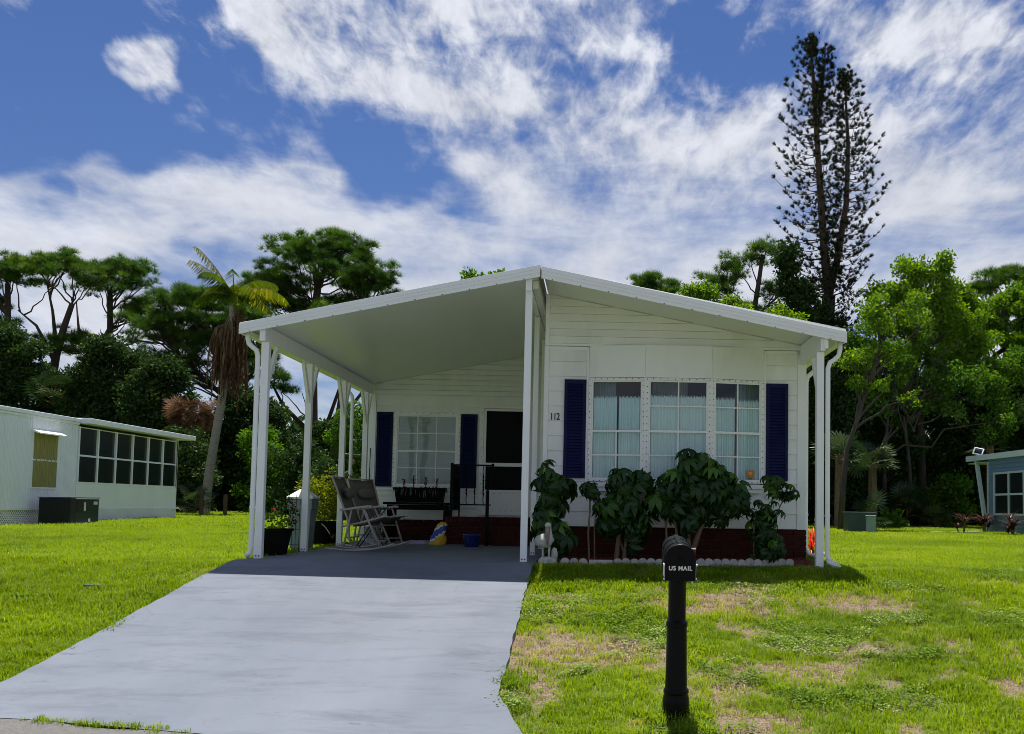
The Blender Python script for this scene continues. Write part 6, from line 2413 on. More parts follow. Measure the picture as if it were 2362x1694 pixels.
pine('pine top at the far right edge', [(22.2, 40, 0), (22.0, 40, 6), (22.1, 40, 11.5)], [((22.3, 40, 12.6), (1.9, 1.4, 0.9), 24), ((20.9, 40, 12.2), (0.7, 0.7, 0.7), 6)], 0.26)

# ---- twin Norfolk Island pine


def norfolk():
    t = thing('norfolk_pine', 'very tall twin trunked conifer with whorled upturned branches, standing above all else', 'tree', (10.15, 29, 0))
    stem0 = [(10.2, 29, 0), (10.15, 29, 4), (10.13, 29, 8.0), (10.22, 29, 9.6)]
    a = [(10.22, 29, 9.6), (10.02, 29, 11.5), (9.82, 29, 14.5), (9.62, 29, 17.5), (9.45, 29, 20.3)]
    b = [(10.22, 29, 9.6), (10.55, 29, 11.0), (10.95, 29, 13.5), (11.02, 29, 16.0), (10.87, 29, 18.9)]
    wood = MB()
    wood.tube(stem0, [.34, .32, .30, .27], 10)
    wood.tube(a, [.20, .17, .14, .10, .035], 9)
    wood.tube(b, [.18, .15, .12, .085, .03], 9)
    s = Soup()

    def whorls(ax, z0, z1, lf, sides):
        z = z0
        while z < z1:
            p = np.array(poly_at(ax, z))
            L_ = lf((z - z0) / (z1 - z0))
            nb_ = 6
            off = RNG.uniform(0, 6.28)
            for k in range(nb_):
                az = off + 2 * math.pi * k / nb_ + RNG.normal(0, .18)
                l = L_ * RNG.uniform(0.65, 1.1)
                d = np.array([math.cos(az), math.sin(az), 0])
                if sides is not None and d[0] * sides < -0.25:
                    l *= 0.45
                up = 0.30 + 0.75 * ((z - z0) / (z1 - z0)) ** 2
                pts = []
                for j in range(6):
                    u = j / 5
                    zz_ = (-0.06 + up * 0.55) * u * l - 0.10 * l * math.sin(math.pi * u) + 0.22 * l * u ** 3
                    pts.append(tuple(p + d * l * u * (1 - 0.06 * u) + np.array([0, 0, zz_])))
                wood.tube(pts, [.026, .022, .017, .013, .010, .007], 4, cap=False)
                # foliage brushes on the outer part, standing up from the branch
                m_ = int(3 + l * 2.8)
                us = np.concatenate([RNG.uniform(0.30, 1.0, m_), [1.0, .97]])
                for u in us:
                    i = min(4, int(u * 5))
                    f = u * 5 - i
                    q = np.array(pts[i]) * (1 - f) + np.array(pts[i + 1]) * f
                    side = np.array([-d[1], d[0], 0]) * RNG.normal(0, 0.16) * (1.2 - u) * 2
                    q = q + side + np.array([0, 0, abs(side).sum() * 0.3])
                    axd = d * 0.55 + np.array([0, 0, 0.8]) + RNG.normal(0, .22, 3)
                    s.put(FAN[0], FAN[1], rot_to(axd[None]), q[None], [RNG.uniform(.16, .26)], [RNG.uniform(0, 1)])
            z += RNG.uniform(0.34, 0.46)
    whorls(a, 9.9, 20.2, lambda t_: 1.95 * (1 - t_) ** 0.55 * (0.75 + 0.35 * math.sin(t_ * 3.1)) + 0.38, -1)
    whorls(b, 10.0, 18.9, lambda t_: 1.7 * (1 - t_) ** 0.55 * (0.75 + 0.35 * math.sin(t_ * 3.1)) + 0.34, 1)
    whorls(stem0, 4.5, 9.6, lambda t_: 2.0, None)
    # extra leader beside the first
    whorls([(9.75, 29, 16.5), (9.95, 29, 18.5), (10.05, 29, 20.0)], 16.8, 20.0, lambda t_: 0.7 * (1 - t_) + 0.3, 1)
    wood.tube([(9.66, 29, 16.0), (9.92, 29, 18.0), (10.05, 29, 20.0)], [.07, .05, .02], 6)
    for z in np.arange(19.8, 20.6, 0.12):
        n = 8
        s.put(FAN[0], FAN[1], rot_to(unit(n) + np.array([[0, 0, .8]])), np.array([[9.45, 29, z]]) + RNG.normal(0, .12, (n, 3)), np.full(n, .26), RNG.uniform(0, 1, n))
        s.put(FAN[0], FAN[1], rot_to(unit(n) + np.array([[0, 0, .8]])), np.array([[10.87, 29, z - 1.4]]) + RNG.normal(0, .13, (n, 3)), np.full(n, .26), RNG.uniform(0, 1, n))
    wood.build('trunk_and_branches', M['pine_bark'], t, True)
    s.build('foliage', M['norfolk'], t)


norfolk()


def broadleaf(name, label, base, trunk, blobs, mat, per=380, leaf=0.17, sub=5, subr=0.55, bark='grey_bark', r0=0.12, cat='tree', group=None, flat=0.85, tone=0.0, limbs=True):
    """blobs: (center, (rx,ry,rz)); each filled with smaller leaf clumps on limbs"""
    t = thing(name, label, cat, base, group)
    s = Soup()
    wood = MB()
    if trunk:
        wood.tube(trunk, trunk_radii(len(trunk), r0, r0 * 0.4), 8)
    for (c, r) in blobs:
        c = np.array(c, float)
        r = np.array(r, float)
        n = max(4, int(1.9 * sub * (r[0] * r[2]) / 0.6))
        d = unit(n)
        cc = c[None] + d * r[None] * RNG.uniform(0.3, 1.0, (n, 1)) ** 0.6
        rad = subr * RNG.uniform(0.6, 1.15, n) * min(1.0, r.min() / 0.5)
        leaf_cloud(s, cc, rad, per, leaf, flat=flat, shell=0.2, tone=tone)
        if limbs and trunk:
            p0 = poly_at(trunk, max(trunk[0][2] + 0.3, min(trunk[-1][2], c[2] - r[2] - 0.8)))
            wood.tube(curve_pts(p0, c, 5, 0.05, 0.2), trunk_radii(6, r0 * 0.5, r0 * 0.16), 6, cap=False)
            for q in cc[::2]:
                wood.tube(curve_pts(c, q, 3, 0, .2), trunk_radii(4, r0 * 0.16, 0.012), 4, cap=False)
    s.build('crown' if cat == 'tree' else 'foliage', M[mat], t)
    if trunk:
        wood.build('trunk_and_limbs' if cat == 'tree' else 'stems', M[bark], t, True)
    return t


GR = 'leafy trees on the right'
broadleaf('leafy_tree', 'mid green leafy tree low between the leaning tree and the tall light green tree', (11.4, 24.6, 0), [(11.3, 24.6, 0), (11.3, 24.6, 2.5), (11.5, 24.6, 5)], [((10.2, 24.6, 7.2), (.9, .8, .7)), ((14.4, 24.4, 5.6), (.9, .8, .6)), ((15.2, 24.2, 4.0), (.9, .7, .6)), ((11.3, 24.6, 6.2), (1.0, .8, .7)), ((12.4, 24.6, 5.6), (.9, .8, .6)), ((10.6, 24.6, 5.2), (.8, .7, .6)), ((11.7, 24.6, 4.4), (1.1, .8, .5)), ((13.3, 24.6, 4.6), (.8, .7, .5))], 'leaf_mid', 330, 0.14, 5, 0.45, group=GR)
broadleaf('leafy_tree', 'green leafy tree over the roof of the blue grey house', (17.4, 25, 0), [(17.4, 25, 0), (17.3, 25, 3), (17.2, 25, 6)], [((16.6, 25, 6.2), (.9, .8, .7)), ((17.9, 25, 6.9), (1.0, .8, .8)), ((18.9, 25, 5.8), (1.0, .8, .9)), ((17.2, 25, 4.9), (1.1, .8, .6)), ((15.6, 25, 5.2), (.8, .7, .5)), ((18.6, 25, 4.2), (1.2, .8, .6))], 'leaf_mid', 330, 0.14, 5, 0.45, group=GR)
broadleaf('leafy_tree', 'feathery pale green tree top peeping over the carport ridge', (-5.0, 38, 0), [(-5, 38, 0), (-5, 38, 6), (-5, 38, 11)], [((-4.3, 38, 11.9), (.7, .6, .45)), ((-5.5, 38, 11.7), (.9, .7, .45)), ((-4.9, 38, 11.0), (1.2, 1, .6))], 'leaf_mid', 260, 0.2, 6, 0.45)
broadleaf('leafy_tree', 'bright yellow green tree in rounded columns rising over the right roof slope', (4.5, 24, 0), [(4.5, 24, 0), (4.5, 24, 4), (4.5, 24, 7)], [((4.0, 24, 8.1), (.45, .5, .85)), ((4.75, 24, 8.0), (.45, .5, .95)), ((5.45, 24, 7.55), (.42, .45, .8)), ((4.4, 24, 6.6), (1.1, .9, .9))], 'leaf_bright', 520, 0.13, 9, 0.42, group=GR)
broadleaf('leafy_tree', 'low bright yellow green tree over the right end of the roof', (6.6, 22, 0), [(6.6, 22, 0), (6.6, 22, 3), (6.6, 22, 6)], [((6.9, 22, 7.0), (.9, .8, .6)), ((5.75, 22, 7.2), (.4, .5, .55)), ((6.4, 22, 6.0), (1.3, 1, .8)), ((7.7, 22, 6.2), (.6, .6, .6))], 'leaf_bright', 520, 0.12, 9, 0.42, group=GR, tone=0.1)
broadleaf('leafy_tree', 'dark leafy tree against the left side of the tall conifer', (8.6, 27.5, 0), [(8.7, 27.5, 0), (8.7, 27.5, 5), (8.5, 27.5, 9.5)], [((8.3, 27.5, 10.9), (.65, .6, .7)), ((8.7, 27.5, 9.7), (.8, .7, .8)), ((9.0, 27.5, 8.3), (1.5, 1.1, 1.0)), ((9.6, 27.5, 6.6), (1.9, 1.3, 1.2)), ((8.0, 27.5, 6.8), (1.1, 1.0, 1.1))], 'leaf_dark', 430, 0.16, 6, 0.5, group=GR)
broadleaf('leafy_tree', 'tall light green tree right of the conifer with a ragged top', (12.9, 26, 0), [(13.2, 26, 0), (13.1, 26, 3.5), (12.9, 26, 6.5), (12.8, 26, 9)], [((12.9, 26, 9.9), (.75, .7, .6)), ((13.9, 26, 9.9), (.5, .6, .75)), ((11.7, 26, 9.0), (.75, .7, .6)), ((12.8, 26, 8.9), (1.1, .9, .6)), ((14.1, 26, 8.7), (.7, .8, .6)), ((12.1, 26, 7.9), (1.0, .9, .5)), ((13.6, 26, 7.6), (.9, .8, .5)), ((14.9, 26, 8.0), (.7, .7, .6)), ((11.2, 26, 7.9), (.6, .6, .6)), ((12.6, 26, 6.6), (1.3, .9, .6)), ((14.2, 26, 6.4), (1.1, .9, .7)), ((15.2, 26, 7.2), (.8, .7, .8)), ((11.0, 26, 6.6), (.9, .7, .6)), ((13.4, 25.8, 5.2), (1.2, .8, .5))], 'leaf_bright', 400, 0.15, 6, 0.48, group=GR, r0=0.2)
broadleaf('leafy_tree', 'green tree at the right edge with dark double trunk', (16.6, 30, 0), [(16.4, 30, 0), (16.4, 30, 3.5), (16.5, 30, 6.5), (16.8, 30, 8.6)], [((16.1, 30, 9.6), (.9, .8, .7)), ((17.6, 30, 9.0), (1.0, .9, .7)), ((18.9, 30, 9.7), (1.0, .9, .8)), ((16.7, 30, 8.2), (1.3, 1, .6)), ((18.4, 30, 7.9), (1.2, 1, .7)), ((19.6, 30, 8.4), (1.1, .9, 1.2)), ((19.4, 30, 6.5), (1.3, .9, .9)), ((17.6, 30, 6.4), (1.1, .9, .6)), ((15.6, 30, 6.9), (1.0, .8, .5)), ((20.6, 30, 5.6), (1.2, .9, 1.2)), ((15.2, 30, 8.4), (.8, .7, .6)), ((18.2, 29.6, 5.2), (1.6, .9, .7))], 'leaf_bright', 400, 0.16, 6, 0.5, group=GR, r0=0.26, tone=-0.12)
broadleaf('leafy_tree', 'slender leaning tree with a pale grey trunk beside the house corner', (8.4, 19, 0), [(8.35, 19, 0), (8.45, 19, 1.6), (8.55, 19, 2.6), (8.9, 19, 3.6), (9.33, 19, 5.0), (9.76, 19, 6.3)], [((10.4, 19, 7.3), (.6, .5, .5)), ((9.5, 19, 7.2), (.6, .5, .45)), ((10.9, 19, 6.5), (.5, .5, .5)), ((9.8, 19, 6.5), (.7, .5, .5)), ((10.3, 19, 5.8), (.45, .5, .35)), ((9.2, 19, 5.6), (.5, .5, .4)), ((9.0, 19, 4.6), (.45, .45, .3)), ((9.9, 19, 4.6), (.5, .5, .3)), ((10.6, 19, 4.3), (.35, .4, .25)), ((9.6, 19, 5.6), (.7, .5, .5)), ((8.8, 19, 5.2), (.5, .5, .6)), ((9.4, 19, 7.0), (.4, .4, .35))], 'leaf_bright', 330, 0.115, 7, 0.34, group=GR, r0=0.11)
# bare grey twigs among the right trees
tw = thing('bare_tree', 'leafless pale grey branches among the right trees', 'tree', (12.3, 24.5, 0))
wd = MB()
wd.tube([(12.3, 24.5, 0), (12.2, 24.5, 2.5), (12.0, 24.5, 4.2)], [.09, .07, .05], 7)
for k in range(16):
    a = (12.0 + RNG.uniform(-.4, .6), 24.5, RNG.uniform(3.6, 5.0))
    b_ = (a[0] + RNG.uniform(-1.6, 2.4), 24.5 + RNG.uniform(-.6, .4), a[2] + RNG.uniform(0.4, 2.6))
    pts = curve_pts(a, b_, 5, 0.08, .35)
    wd.tube(pts, trunk_radii(6, .035, .008), 5, cap=False)
    for j in (2, 3, 4):
        q = pts[j]
        wd.tube(curve_pts(q, (q[0] + RNG.uniform(-.5, .7), q[1], q[2] + RNG.uniform(.1, .8)), 3, 0, .3), trunk_radii(4, .014, .005), 4, cap=False)
wd.build('trunk_and_branches', M['grey_bark'], tw, True)

# ---- undergrowth, each shrub its own thing


def mound(name, label, c, r, mat, per=230, leaf=0.15, sub=5, group=None, subr=0.5, tone=0.0):
    cx, cy, _ = c
    blobs = []
    for k in range(4):
        f = (k + 0.5) / 4
        blobs.append(((cx + RNG.normal(0, .15) * r[0], cy + RNG.normal(0, .1) * r[1], r[2] * (0.12 + 0.8 * f)), (r[0] * (1.0 - 0.45 * f ** 2), r[1] * (1 - .4 * f), r[2] * 0.24)))
    stem = [(cx, cy, 0), (cx + .1, cy, r[2] * 0.3), (cx, cy, r[2] * 0.6)]
    return broadleaf(name, label, (cx, cy, 0), stem, blobs, mat, per, leaf, sub, subr, 'pine_bark', 0.07, 'shrub', group, tone=tone, limbs=False)


GL = 'shrubs and small trees on the left'
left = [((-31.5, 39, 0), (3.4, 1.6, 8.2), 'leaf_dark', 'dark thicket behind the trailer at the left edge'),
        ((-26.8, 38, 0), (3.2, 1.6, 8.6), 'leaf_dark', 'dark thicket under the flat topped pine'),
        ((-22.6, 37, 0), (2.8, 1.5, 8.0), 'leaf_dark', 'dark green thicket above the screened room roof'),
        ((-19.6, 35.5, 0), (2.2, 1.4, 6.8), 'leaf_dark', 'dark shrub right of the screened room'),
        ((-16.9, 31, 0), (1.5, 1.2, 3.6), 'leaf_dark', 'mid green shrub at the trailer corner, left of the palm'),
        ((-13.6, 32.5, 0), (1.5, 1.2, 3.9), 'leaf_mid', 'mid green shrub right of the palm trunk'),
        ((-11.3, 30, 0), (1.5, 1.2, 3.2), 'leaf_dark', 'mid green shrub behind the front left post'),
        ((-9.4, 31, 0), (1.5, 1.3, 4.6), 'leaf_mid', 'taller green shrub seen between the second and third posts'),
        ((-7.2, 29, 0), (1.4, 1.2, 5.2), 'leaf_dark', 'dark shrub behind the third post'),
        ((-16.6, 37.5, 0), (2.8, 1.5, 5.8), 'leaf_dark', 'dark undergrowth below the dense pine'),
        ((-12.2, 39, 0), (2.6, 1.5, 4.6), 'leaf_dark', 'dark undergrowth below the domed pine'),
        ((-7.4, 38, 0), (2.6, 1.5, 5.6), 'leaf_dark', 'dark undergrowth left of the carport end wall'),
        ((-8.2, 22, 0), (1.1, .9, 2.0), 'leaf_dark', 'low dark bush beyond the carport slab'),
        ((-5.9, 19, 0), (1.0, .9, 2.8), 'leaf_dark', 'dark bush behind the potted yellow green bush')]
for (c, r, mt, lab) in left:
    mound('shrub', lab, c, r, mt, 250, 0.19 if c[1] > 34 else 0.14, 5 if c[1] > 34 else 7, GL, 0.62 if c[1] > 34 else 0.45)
GQ = 'shrubs under the right trees'
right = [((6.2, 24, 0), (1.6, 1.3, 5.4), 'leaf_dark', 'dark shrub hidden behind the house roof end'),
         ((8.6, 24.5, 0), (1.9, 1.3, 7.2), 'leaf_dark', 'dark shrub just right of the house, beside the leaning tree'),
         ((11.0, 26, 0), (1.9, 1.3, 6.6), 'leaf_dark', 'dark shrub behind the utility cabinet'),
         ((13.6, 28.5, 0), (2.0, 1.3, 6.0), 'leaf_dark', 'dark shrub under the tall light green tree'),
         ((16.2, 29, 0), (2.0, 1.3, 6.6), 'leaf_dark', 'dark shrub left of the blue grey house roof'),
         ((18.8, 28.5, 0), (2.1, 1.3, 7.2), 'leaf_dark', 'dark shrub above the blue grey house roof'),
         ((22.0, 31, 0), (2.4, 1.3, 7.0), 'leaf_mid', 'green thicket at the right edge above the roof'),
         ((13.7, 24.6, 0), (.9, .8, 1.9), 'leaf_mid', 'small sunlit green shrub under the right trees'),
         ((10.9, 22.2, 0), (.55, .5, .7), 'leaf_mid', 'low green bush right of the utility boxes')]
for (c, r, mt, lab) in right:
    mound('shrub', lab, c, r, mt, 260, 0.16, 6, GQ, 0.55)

# far wood behind everything
s = Soup()
for k in range(150):
    x = -75 + k * 1.0 + RNG.normal(0, .3)
    h = 4.4 + 1.6 * vnoise(x, 3, 0.15, 7)
    for j in range(4):
        leaf_cloud(s, [(x, 60 + RNG.normal(0, 1), h * (j + .5) / 4)], [1.5], 26, .75, shell=.1)
o = s.build('far_woodland', M['leaf_dark'])
tag(o, 'distant dark woodland behind the trees', kind='stuff')

# ---- coconut palm with a skirt of dead fronds


def frond(soup, base, tip_dir, L_, droop, leaf=0.6, n=30, rnd=(0, 1), hang=0.6, spread=1.0):
    """feather frond: rachis bends from tip_dir down; leaflets on both sides"""
    base = np.array(base, float)
    d = np.array(tip_dir, float)
    d /= np.linalg.norm(d)
    pts = [base.copy()]
    p = base.copy()
    for k in range(n):
        p = p + d * (L_ / n)
        d = d + np.array([0, 0, -droop / n])
        d /= np.linalg.norm(d)
        pts.append(p.copy())
    pts = np.array(pts)
    Dv = np.diff(pts, axis=0)
    Dv /= np.linalg.norm(Dv, axis=1, keepdims=True)
    tv = np.array([(0, -.5, 0), (0, .5, 0), (.6, .42, 0), (.6, -.42, 0), (1, 0, 0)], float)
    tf = np.array([(0, 1, 2), (0, 2, 3), (3, 2, 4)])
    for sgn in (-1, 1):
        for k in range(3, n):
            u = k / n
            dv = Dv[min(k, n - 1)]
            side = np.cross(dv, [0, 0, 1.0])
            if np.linalg.norm(side) < .1:
                side = np.array([1.0, 0, 0])
            side /= np.linalg.norm(side)
            ax = side * sgn * spread + dv * 0.55 + np.array([0, 0, -hang]) + RNG.normal(0, .10, 3)
            ax /= np.linalg.norm(ax)
            yv = np.cross([0.1, 0, 1.0], ax)
            yv = yv / max(1e-6, np.linalg.norm(yv))
            zv = np.cross(ax, yv)
            l = leaf * (0.45 + 0.75 * math.sin(math.pi * min(1, u * 0.9 + 0.08)))
            soup.put(tv, tf, np.stack([ax, yv, zv], axis=1)[None], pts[k][None], np.array([[l, 0.060, 1]]), [RNG.uniform(*rnd)])
    return [tuple(q) for q in pts]


def palm():
    t = thing('palm_tree', 'leaning palm with a thick skirt of dead brown fronds and few live ones', 'tree', (-15.2, 30, 0))
    tk = [(-15.35, 30, -0.1), (-15.3, 30, 0.9), (-15.22, 30, 1.9), (-15.03, 30, 3.4), (-14.82, 30, 5.0), (-14.66, 30, 6.6), (-14.56, 30, 8.0), (-14.54, 30, 9.1)]
    w = MB()
    fine = []
    for i in range(len(tk) - 1):
        for k in range(8):
            f = k / 8
            fine.append(tuple(np.array(tk[i]) * (1 - f) + np.array(tk[i + 1]) * f))
    w.tube(fine, [0.20 - 0.08 * (i / len(fine)) + 0.010 * (i % 2) for i in range(len(fine))], 10)
    w.build('trunk', M['palm_bark'], t, True)
    top = (-14.54, 30, 9.15)
    rach = MB()
    s = Soup()
    for (d, L_, dr, rn, lf) in (((1.0, -.2, 0.75), 2.4, 1.25, (0.55, 1.0), .62), ((0.9, -.4, 0.35), 2.0, 1.2, (0.5, 1.0), .58), ((0.5, .3, 1.1), 2.0, 1.6, (.3, .8), .55), ((0.15, -.5, 1.2), 1.7, 1.5, (.1, .6), .5), ((-.3, -.4, 1.1), 1.8, 1.7, (.0, .5), .55), ((.4, -.8, .3), 1.6, 1.1, (.2, .7), .5), ((-.5, .2, .9), 1.7, 1.8, (.1, .5), .55), ((.8, .3, .9), 2.2, 1.5, (.4, .9), .6), ((.7, -.7, .9), 2.0, 1.5, (.4, .95), .6), ((-.2, .6, 1.2), 1.8, 1.6, (.2, .6), .55), ((-.8, -.3, .5), 1.6, 1.4, (.1, .5), .5)):
        p = frond(s, top, d, L_ * 1.08, dr * 1.2, lf * 1.1, 44, rn, 1.1)
        rach.tube(p[::3], trunk_radii(len(p[::3]), .03, .008), 5, cap=False)
    s.build('fronds', M['frond'], t)
    s = Soup()
    for (d, L_, dr) in (((-.62, -.1, 1.3), 2.7, 0.75), ((-.55, -.35, 1.0), 2.3, 1.0)):
        p = frond(s, top, d, L_, dr, .62, 32, (0.2, 1.0), 0.8)
        rach.tube(p[::3], trunk_radii(len(p[::3]), .03, .008), 5, cap=False)
    s.build('pale_fronds', M['frond_pale'], t)
    s = Soup()
    for k in range(95):
        az = RNG.uniform(0, 6.28)
        z = 9.0 - 1.5 * (k / 95) - RNG.uniform(0, .3)
        p0 = np.array(poly_at(tk, z))
        d = (math.cos(az) * .32 + .06, math.sin(az) * .32, 0.0 - RNG.uniform(0, .6))
        p = frond(s, p0 + np.array([math.cos(az) * .1, math.sin(az) * .1, 0]), d, RNG.uniform(1.6, 3.0), 7.5, .42, 20, (0, 1), 1.9, 0.28)
        rach.tube(p[::4], trunk_radii(len(p[::4]), .022, .006), 4, cap=False)
    s.build('dead_skirt', M['dead_frond'], t)
    rach.build('frond_ribs', M['stem'], t)


palm()


def fan_leaf(n=15):
    V, T = [(0, 0, 0)], []
    for k in range(n):
        a = -1.9 + 3.8 * k / (n - 1)
        for (da, l, z) in ((-.085, .62, -.02), (.085, .62, -.02), (0, 1.0, -.16 if k % 2 else -.10)):
            V.append((math.cos(a + da) * l, math.sin(a + da) * l, z))
        b = 1 + 3 * k
        T += [(0, b, b + 1), (b, b + 2, b + 1)]
    return np.array(V, float), np.array(T)


FANL = fan_leaf()


def palmetto(label, c, h, n, size, mat='palmetto', group=None, name='palmetto', trunk=False, droop=0.0, mess=0.35):
    t = thing(name, label, 'palm', c, group)
    s = Soup()
    st = MB()
    if trunk:
        st.tube([(c[0], c[1], c[2] - .1), (c[0], c[1], c[2] + h * 0.8)], [.17, .14], 9)
    for k in range(n):
        az = k * 2.4 + RNG.uniform(-.3, .3)
        el = RNG.uniform(-.2 - droop, 1.2 - droop)
        l = RNG.uniform(.5, 1.0) * size * 1.3
        d = np.array([math.cos(az) * math.cos(el), math.sin(az) * math.cos(el), math.sin(el)])
        p0 = np.array([c[0], c[1], c[2] + h * (.75 if trunk else RNG.uniform(.15, .5))])
        p1 = p0 + d * l
        st.tube([tuple(p0), tuple((p0 + p1) / 2 + np.array([0, 0, .05])), tuple(p1)], .010, 4, cap=False)
        nz = np.array([-d[0] * .5, -d[1] * .5, 1.0]) + RNG.normal(0, mess, 3)
        y = np.cross(nz, d)
        y /= np.linalg.norm(y)
        z = np.cross(d, y)
        s.put(FANL[0], FANL[1], np.stack([d, y, z], axis=1)[None], p1[None], [size * RNG.uniform(.7, 1.1)], [RNG.uniform(0, 1)])
    s.build('fans', M[mat], t)
    st.build('stalks', M['stem'], t)
    return t


GP = 'palmettos under the right trees'
for (c, h, n, sz, lab) in (((8.9, 21.5, 0), 3.2, 26, .65, 'tall palmetto just right of the leaning tree'), ((10.3, 22.5, 0), 3.0, 24, .6, 'palmetto above the dark utility cabinet'),
                           ((11.8, 23.5, 0), 2.2, 22, .6, 'middle palmetto under the right trees'), ((9.6, 20.6, 0), .9, 16, .5, 'low palmetto beside the utility boxes'),
                           ((12.9, 23.8, 0), 1.0, 14, .5, 'low palmetto left of the blue grey house'), ((15.4, 25.0, 0), 4.0, 22, .6, 'high palmetto fans over the left end of the blue grey roof'),
                           ((17.6, 26.0, 0), 5.6, 20, .6, 'highest palmetto fans, behind the blue grey roof')):
    palmetto(lab, c, h, n, sz, group=GP, trunk=h > 2.5)
GS = 'fan palms on the left'
palmetto('dead brown fan palm left of the palm trunk', (-17.2, 33, 0), 6.2, 80, .62, 'dead_frond', GS, 'fan_palm', True, 0.8, 0.9)
palmetto('green fan palm over the screened room', (-25.0, 36.6, 4.6), 2.6, 26, .8, 'palmetto', GS, 'fan_palm')
palmetto('low palmetto with pale dead blades at the trailer corner', (-14.4, 26.5, 0.1), 1.2, 14, .45, 'palmetto', GS)
for k, (x, y, lab) in enumerate(((-13.9, 25.8, 'left weathered post stub at the trailer corner'), (-13.1, 26.0, 'right weathered post stub near the palm'))):
    o = MB().box(x - .06, x + .06, y - .06, y + .06, 0.0, 1.15 - .2 * k).build('post_stub', M['pine_bark'])
    tag(o, lab, 'post', 'weathered post stubs')

# ------------------------------------------------------------------ grass
proto = bpy.data.collections.new('grass_prototypes')      # kept out of the scene: only shapes to scatter


def tuft_mesh(name, n, h, spread, w, lean, mat, flat=False):
    V, T = [], []
    for k in range(n):
        a = RNG.uniform(0, 6.28)
        r = spread * math.sqrt(RNG.uniform(0, 1))
        x, y = r * math.cos(a), r * math.sin(a)
        az = RNG.uniform(0, 6.28)
        hh = h * RNG.uniform(.5, 1.15)
        ln = RNG.uniform(.2, 1.0) * lean
        dx, dy = math.cos(az), math.sin(az)
        sx, sy = -dy * w / 2, dx * w / 2
        b = len(V)
        m1 = (x + dx * hh * ln * .35, y + dy * hh * ln * .35, hh * .6)
        m2 = (x + dx * hh * ln, y + dy * hh * ln, hh * (1 - .35 * ln))
        V += [(x - sx, y - sy, -.01), (x + sx, y + sy, -.01), (m1[0] - sx * .8, m1[1] - sy * .8, m1[2]), (m1[0] + sx * .8, m1[1] + sy * .8, m1[2]), m2]
        T += [(b, b + 1, b + 3), (b, b + 3, b + 2), (b + 2, b + 3, b + 4)]
    me = np_mesh(name, np.array(V), np.array(T))
    me.materials.append(mat)
    return me


def weed_mesh(name, n, spread, size, mat):
    V, T = [], []
    for k in range(n):
        a = RNG.uniform(0, 6.28)
        r = spread * math.sqrt(RNG.uniform(0, 1))
        c = np.array([r * math.cos(a), r * math.sin(a), RNG.uniform(.012, .045)])
        az = RNG.uniform(0, 6.28)
        Rm = np.array(Matrix.Rotation(az, 3, 'Z') @ Matrix.Rotation(RNG.uniform(-.5, .3), 3, 'Y'))
        q = (QUAD_V * np.array([1, 1.25, 1])) * size * RNG.uniform(.7, 1.3)
        b = len(V)
        V += [tuple(p) for p in (q @ Rm.T + c)]
        T += [tuple(int(i) + b for i in f) for f in QUAD_T]
    me = np_mesh(name, np.array(V), np.array(T))
    me.materials.append(mat)
    return me


M['grass'] = mat_leaf('grass_blades', (0.058, 0.135, 0.007), (0.265, 0.375, 0.012), (0.44, 0.40, 0.12), trans=0.42, gloss=0.012, rough=0.5, instancer=True)
M['straw'] = mat_leaf('dry_grass', (0.12, 0.085, 0.045), (0.30, 0.23, 0.12), None, trans=0.3, gloss=0.04, instancer=True)
M['weed'] = mat_leaf('clover_leaves', (0.085, 0.17, 0.012), (0.19, 0.30, 0.030), (0.30, 0.38, 0.14), trans=0.35, gloss=0.012, rough=0.5, instancer=True)


def collection(name, meshes):
    c = bpy.data.collections.new(name)
    for i, me in enumerate(meshes):
        c.objects.link(bpy.data.objects.new('%s_shape' % name, me))
    return c


C_GRASS = collection('grass_tuft', [tuft_mesh('g%d' % i, 15, .062, .055, .0055, 1.25, M['grass']) for i in range(5)])
C_LONG = collection('far_grass', [tuft_mesh('f%d' % i, 22, .085, .13, .012, .9, M['grass']) for i in range(4)])
C_DRY = collection('straw_tuft', [tuft_mesh('d%d' % i, 12, .05, .06, .004, 1.9, M['straw']) for i in range(4)])
C_WEED = collection('weed_patch', [weed_mesh('w%d' % i, 22, .075, .021, M['weed']) for i in range(4)])


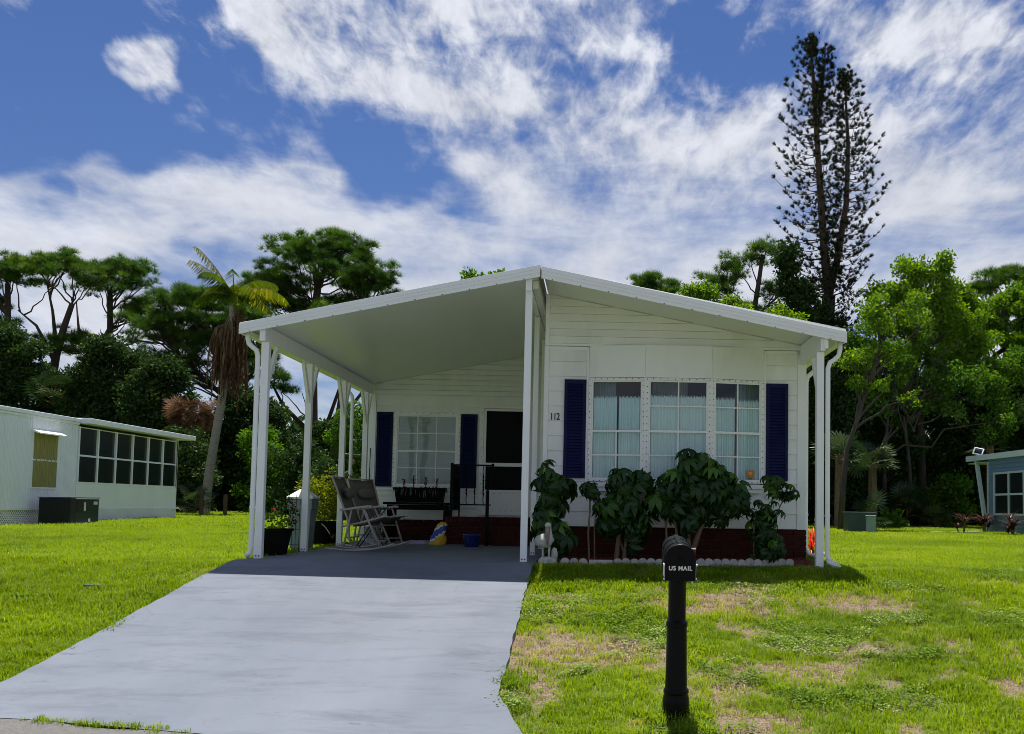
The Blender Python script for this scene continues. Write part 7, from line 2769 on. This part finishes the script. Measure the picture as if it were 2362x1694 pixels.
def scatter(name, label, col, pts, rnd, scl):
    """points -> instances of a random shape from col (one uncountable mass)"""
    pts = np.asarray(pts, float)
    me = bpy.data.meshes.new(name)
    me.vertices.add(len(pts))
    me.vertices.foreach_set('co', pts.astype(np.float32).ravel())
    for nm_, val in (('rnd', rnd), ('scl', scl), ('spin', RNG.uniform(0, 6.28, len(pts)))):
        a = me.attributes.new(nm_, 'FLOAT', 'POINT')
        a.data.foreach_set('value', np.asarray(val, np.float32))
    o = bpy.data.objects.new(name, me)
    COL.objects.link(o)
    ng = bpy.data.node_groups.new(name, 'GeometryNodeTree')
    ng.interface.new_socket('Geometry', in_out='INPUT', socket_type='NodeSocketGeometry')
    ng.interface.new_socket('Geometry', in_out='OUTPUT', socket_type='NodeSocketGeometry')
    N, L = ng.nodes, ng.links
    gi, go = N.new('NodeGroupInput'), N.new('NodeGroupOutput')
    ci = N.new('GeometryNodeCollectionInfo')
    ci.inputs['Collection'].default_value = col
    ci.inputs['Separate Children'].default_value = True
    ci.inputs['Reset Children'].default_value = True
    ip = N.new('GeometryNodeInstanceOnPoints')
    ip.inputs['Pick Instance'].default_value = True

    def attr(nm_):
        a = N.new('GeometryNodeInputNamedAttribute')
        a.data_type = 'FLOAT'
        a.inputs['Name'].default_value = nm_
        return a.outputs['Attribute']
    cx = N.new('ShaderNodeCombineXYZ')
    L.new(attr('spin'), cx.inputs[2])
    er = N.new('FunctionNodeEulerToRotation')
    L.new(cx.outputs[0], er.inputs[0])
    L.new(gi.outputs[0], ip.inputs['Points'])
    L.new(ci.outputs[0], ip.inputs['Instance'])
    L.new(er.outputs[0], ip.inputs['Rotation'])
    L.new(attr('scl'), ip.inputs['Scale'])
    L.new(ip.outputs[0], go.inputs[0])
    md = o.modifiers.new('scatter', 'NODES')
    md.node_group = ng
    tag(o, label, kind='stuff')
    return o


def blocked(x, y):
    e_ = 0.035 * vnoise(x, y, 3.0, 91) if y < -0.1 else -0.01
    if y < 6.3 and drive_left(y) + e_ < x < drive_right(y) - e_ and y > road_edge(x) - .3:
        return True
    if y < road_edge(x) - 0.03 + 0.05 * math.sin(x * 9):
        return True
    if 0 <= x <= 3.68 and y > 0.08 + 0.145 * x and y < 16:
        return True
    if -3.5 < x < 3.7 and y > 1.3:
        return True
    if x < -13.4 and y < 22.5:
        return True
    if -13.45 < x < -12.35 and 13.2 < y < 14.9:
        return True
    if x > 12.9 and y < 19:
        return True
    return False


def region(x0, x1, y0, y1, dens):
    n = int((x1 - x0) * (y1 - y0) * dens)
    return zip(RNG.uniform(x0, x1, n), RNG.uniform(y0, y1, n))


gp, gr_, gs_ = [], [], []
dp, dr_, ds_ = [], [], []
wp, wr, ws = [], [], []
for (reg, near) in (((0.0, 6.8, -6.9, 0.9, 500), True), ((-7.2, -3.4, -5.7, 0.6, 560), True)):
    for (x, y) in region(*reg):
        if blocked(x, y):
            continue
        d = dryness(x, y)
        u = RNG.uniform()
        z = lawn_z(x, y)
        if u < 0.06 + 0.42 * d:
            if RNG.uniform() < 0.55:
                dp.append((x, y, z)); dr_.append(RNG.uniform()); ds_.append(RNG.uniform(.6, 1.2))
            continue
        if RNG.uniform() < d * 0.7:
            continue
        wz = vnoise(x, y, 1.6, 21)
        if x > 0 and wz > 0.60 and RNG.uniform() < 0.5:
            pale = 0.55 if vnoise(x, y, 1.1, 33) > 0.62 else 0.0
            wp.append((x, y, z)); wr.append(min(1, RNG.uniform(0, .6) + pale)); ws.append(RNG.uniform(.7, 1.4))
            continue
        gp.append((x, y, z))
        tone = 0.45 * vnoise(x, y, .9, 41) + 0.35 * RNG.uniform() + 0.45 * d + (0.12 * vnoise(x, y, 4.0, 77) if x > 0 else 0)
        gr_.append(min(1, tone + (0.12 if x < 0 else 0.0)))
        tall = 1.0 + 0.45 * (vnoise(x, y, 1.3, 51) > .62)
        if y > -1.6 and x > 0:
            tall += 0.2
        if y > -0.35 and x > 0:
            tall *= 0.6
        gs_.append((RNG.uniform(.5, 1.15) + 0.5 * RNG.uniform() ** 6) * tall * (1 - .35 * d))
scatter('lawn_grass', 'short green lawn grass near the driveway', C_GRASS, gp, gr_, gs_)
scatter('dry_grass', 'dry straw coloured grass on worn ground', C_DRY, dp, dr_, ds_)
scatter('lawn_weeds', 'low clover like weeds in the front lawn', C_WEED, wp, wr, ws)
fp, fr_, fs = [], [], []
for (reg, k) in (((-14, -3.4, 0.6, 12, 150), 1.0), ((3.7, 14, 0.4, 12, 150), 1.0), ((-24, -3.4, 12, 36, 42), 1.5), ((3.7, 20, 12, 26, 60), 1.4), ((6.8, 12, -4, 0.5, 130), 1.0), ((-14, -7.2, -4, 0.6, 120), 1.0)):
    for (x, y) in region(*reg):
        if blocked(x, y):
            continue
        fp.append((x, y, lawn_z(x, y)))
        fr_.append(min(1, 0.04 + 0.40 * vnoise(x, y, .35, 61) + 0.22 * vnoise(x, y, 1.5, 62) + 0.35 * RNG.uniform()))
        fs.append(RNG.uniform(.6, 1.15) * k)
scatter('back_lawn_grass', 'bright green mown grass of the yards behind', C_LONG, fp, fr_, fs)
# a few sprigs at the street edge
sp = []
for k in range(60):
    x = RNG.choice([-3.0, -2.6, -2.35, -2.2]) + RNG.normal(0, .09)
    y = road_edge(x) + RNG.normal(0, .02)
    sp.append((x, y, gz(x, y)))
scatter('edge_grass', 'tufts of grass in the joint between driveway and street', C_GRASS, sp, RNG.uniform(.2, .9, len(sp)), RNG.uniform(.4, .8, len(sp)))
# loose meter-box lid in the left lawn
o = MB().box(-4.78, -4.60, -1.62, -1.46, lawn_z(-4.7, -1.55) - .02, lawn_z(-4.7, -1.55) + .03).build('meter_lid', M['util_dark'], None, bevel=0.01)
tag(o, 'small grey meter box lid lying flush in the left lawn', 'meter box')
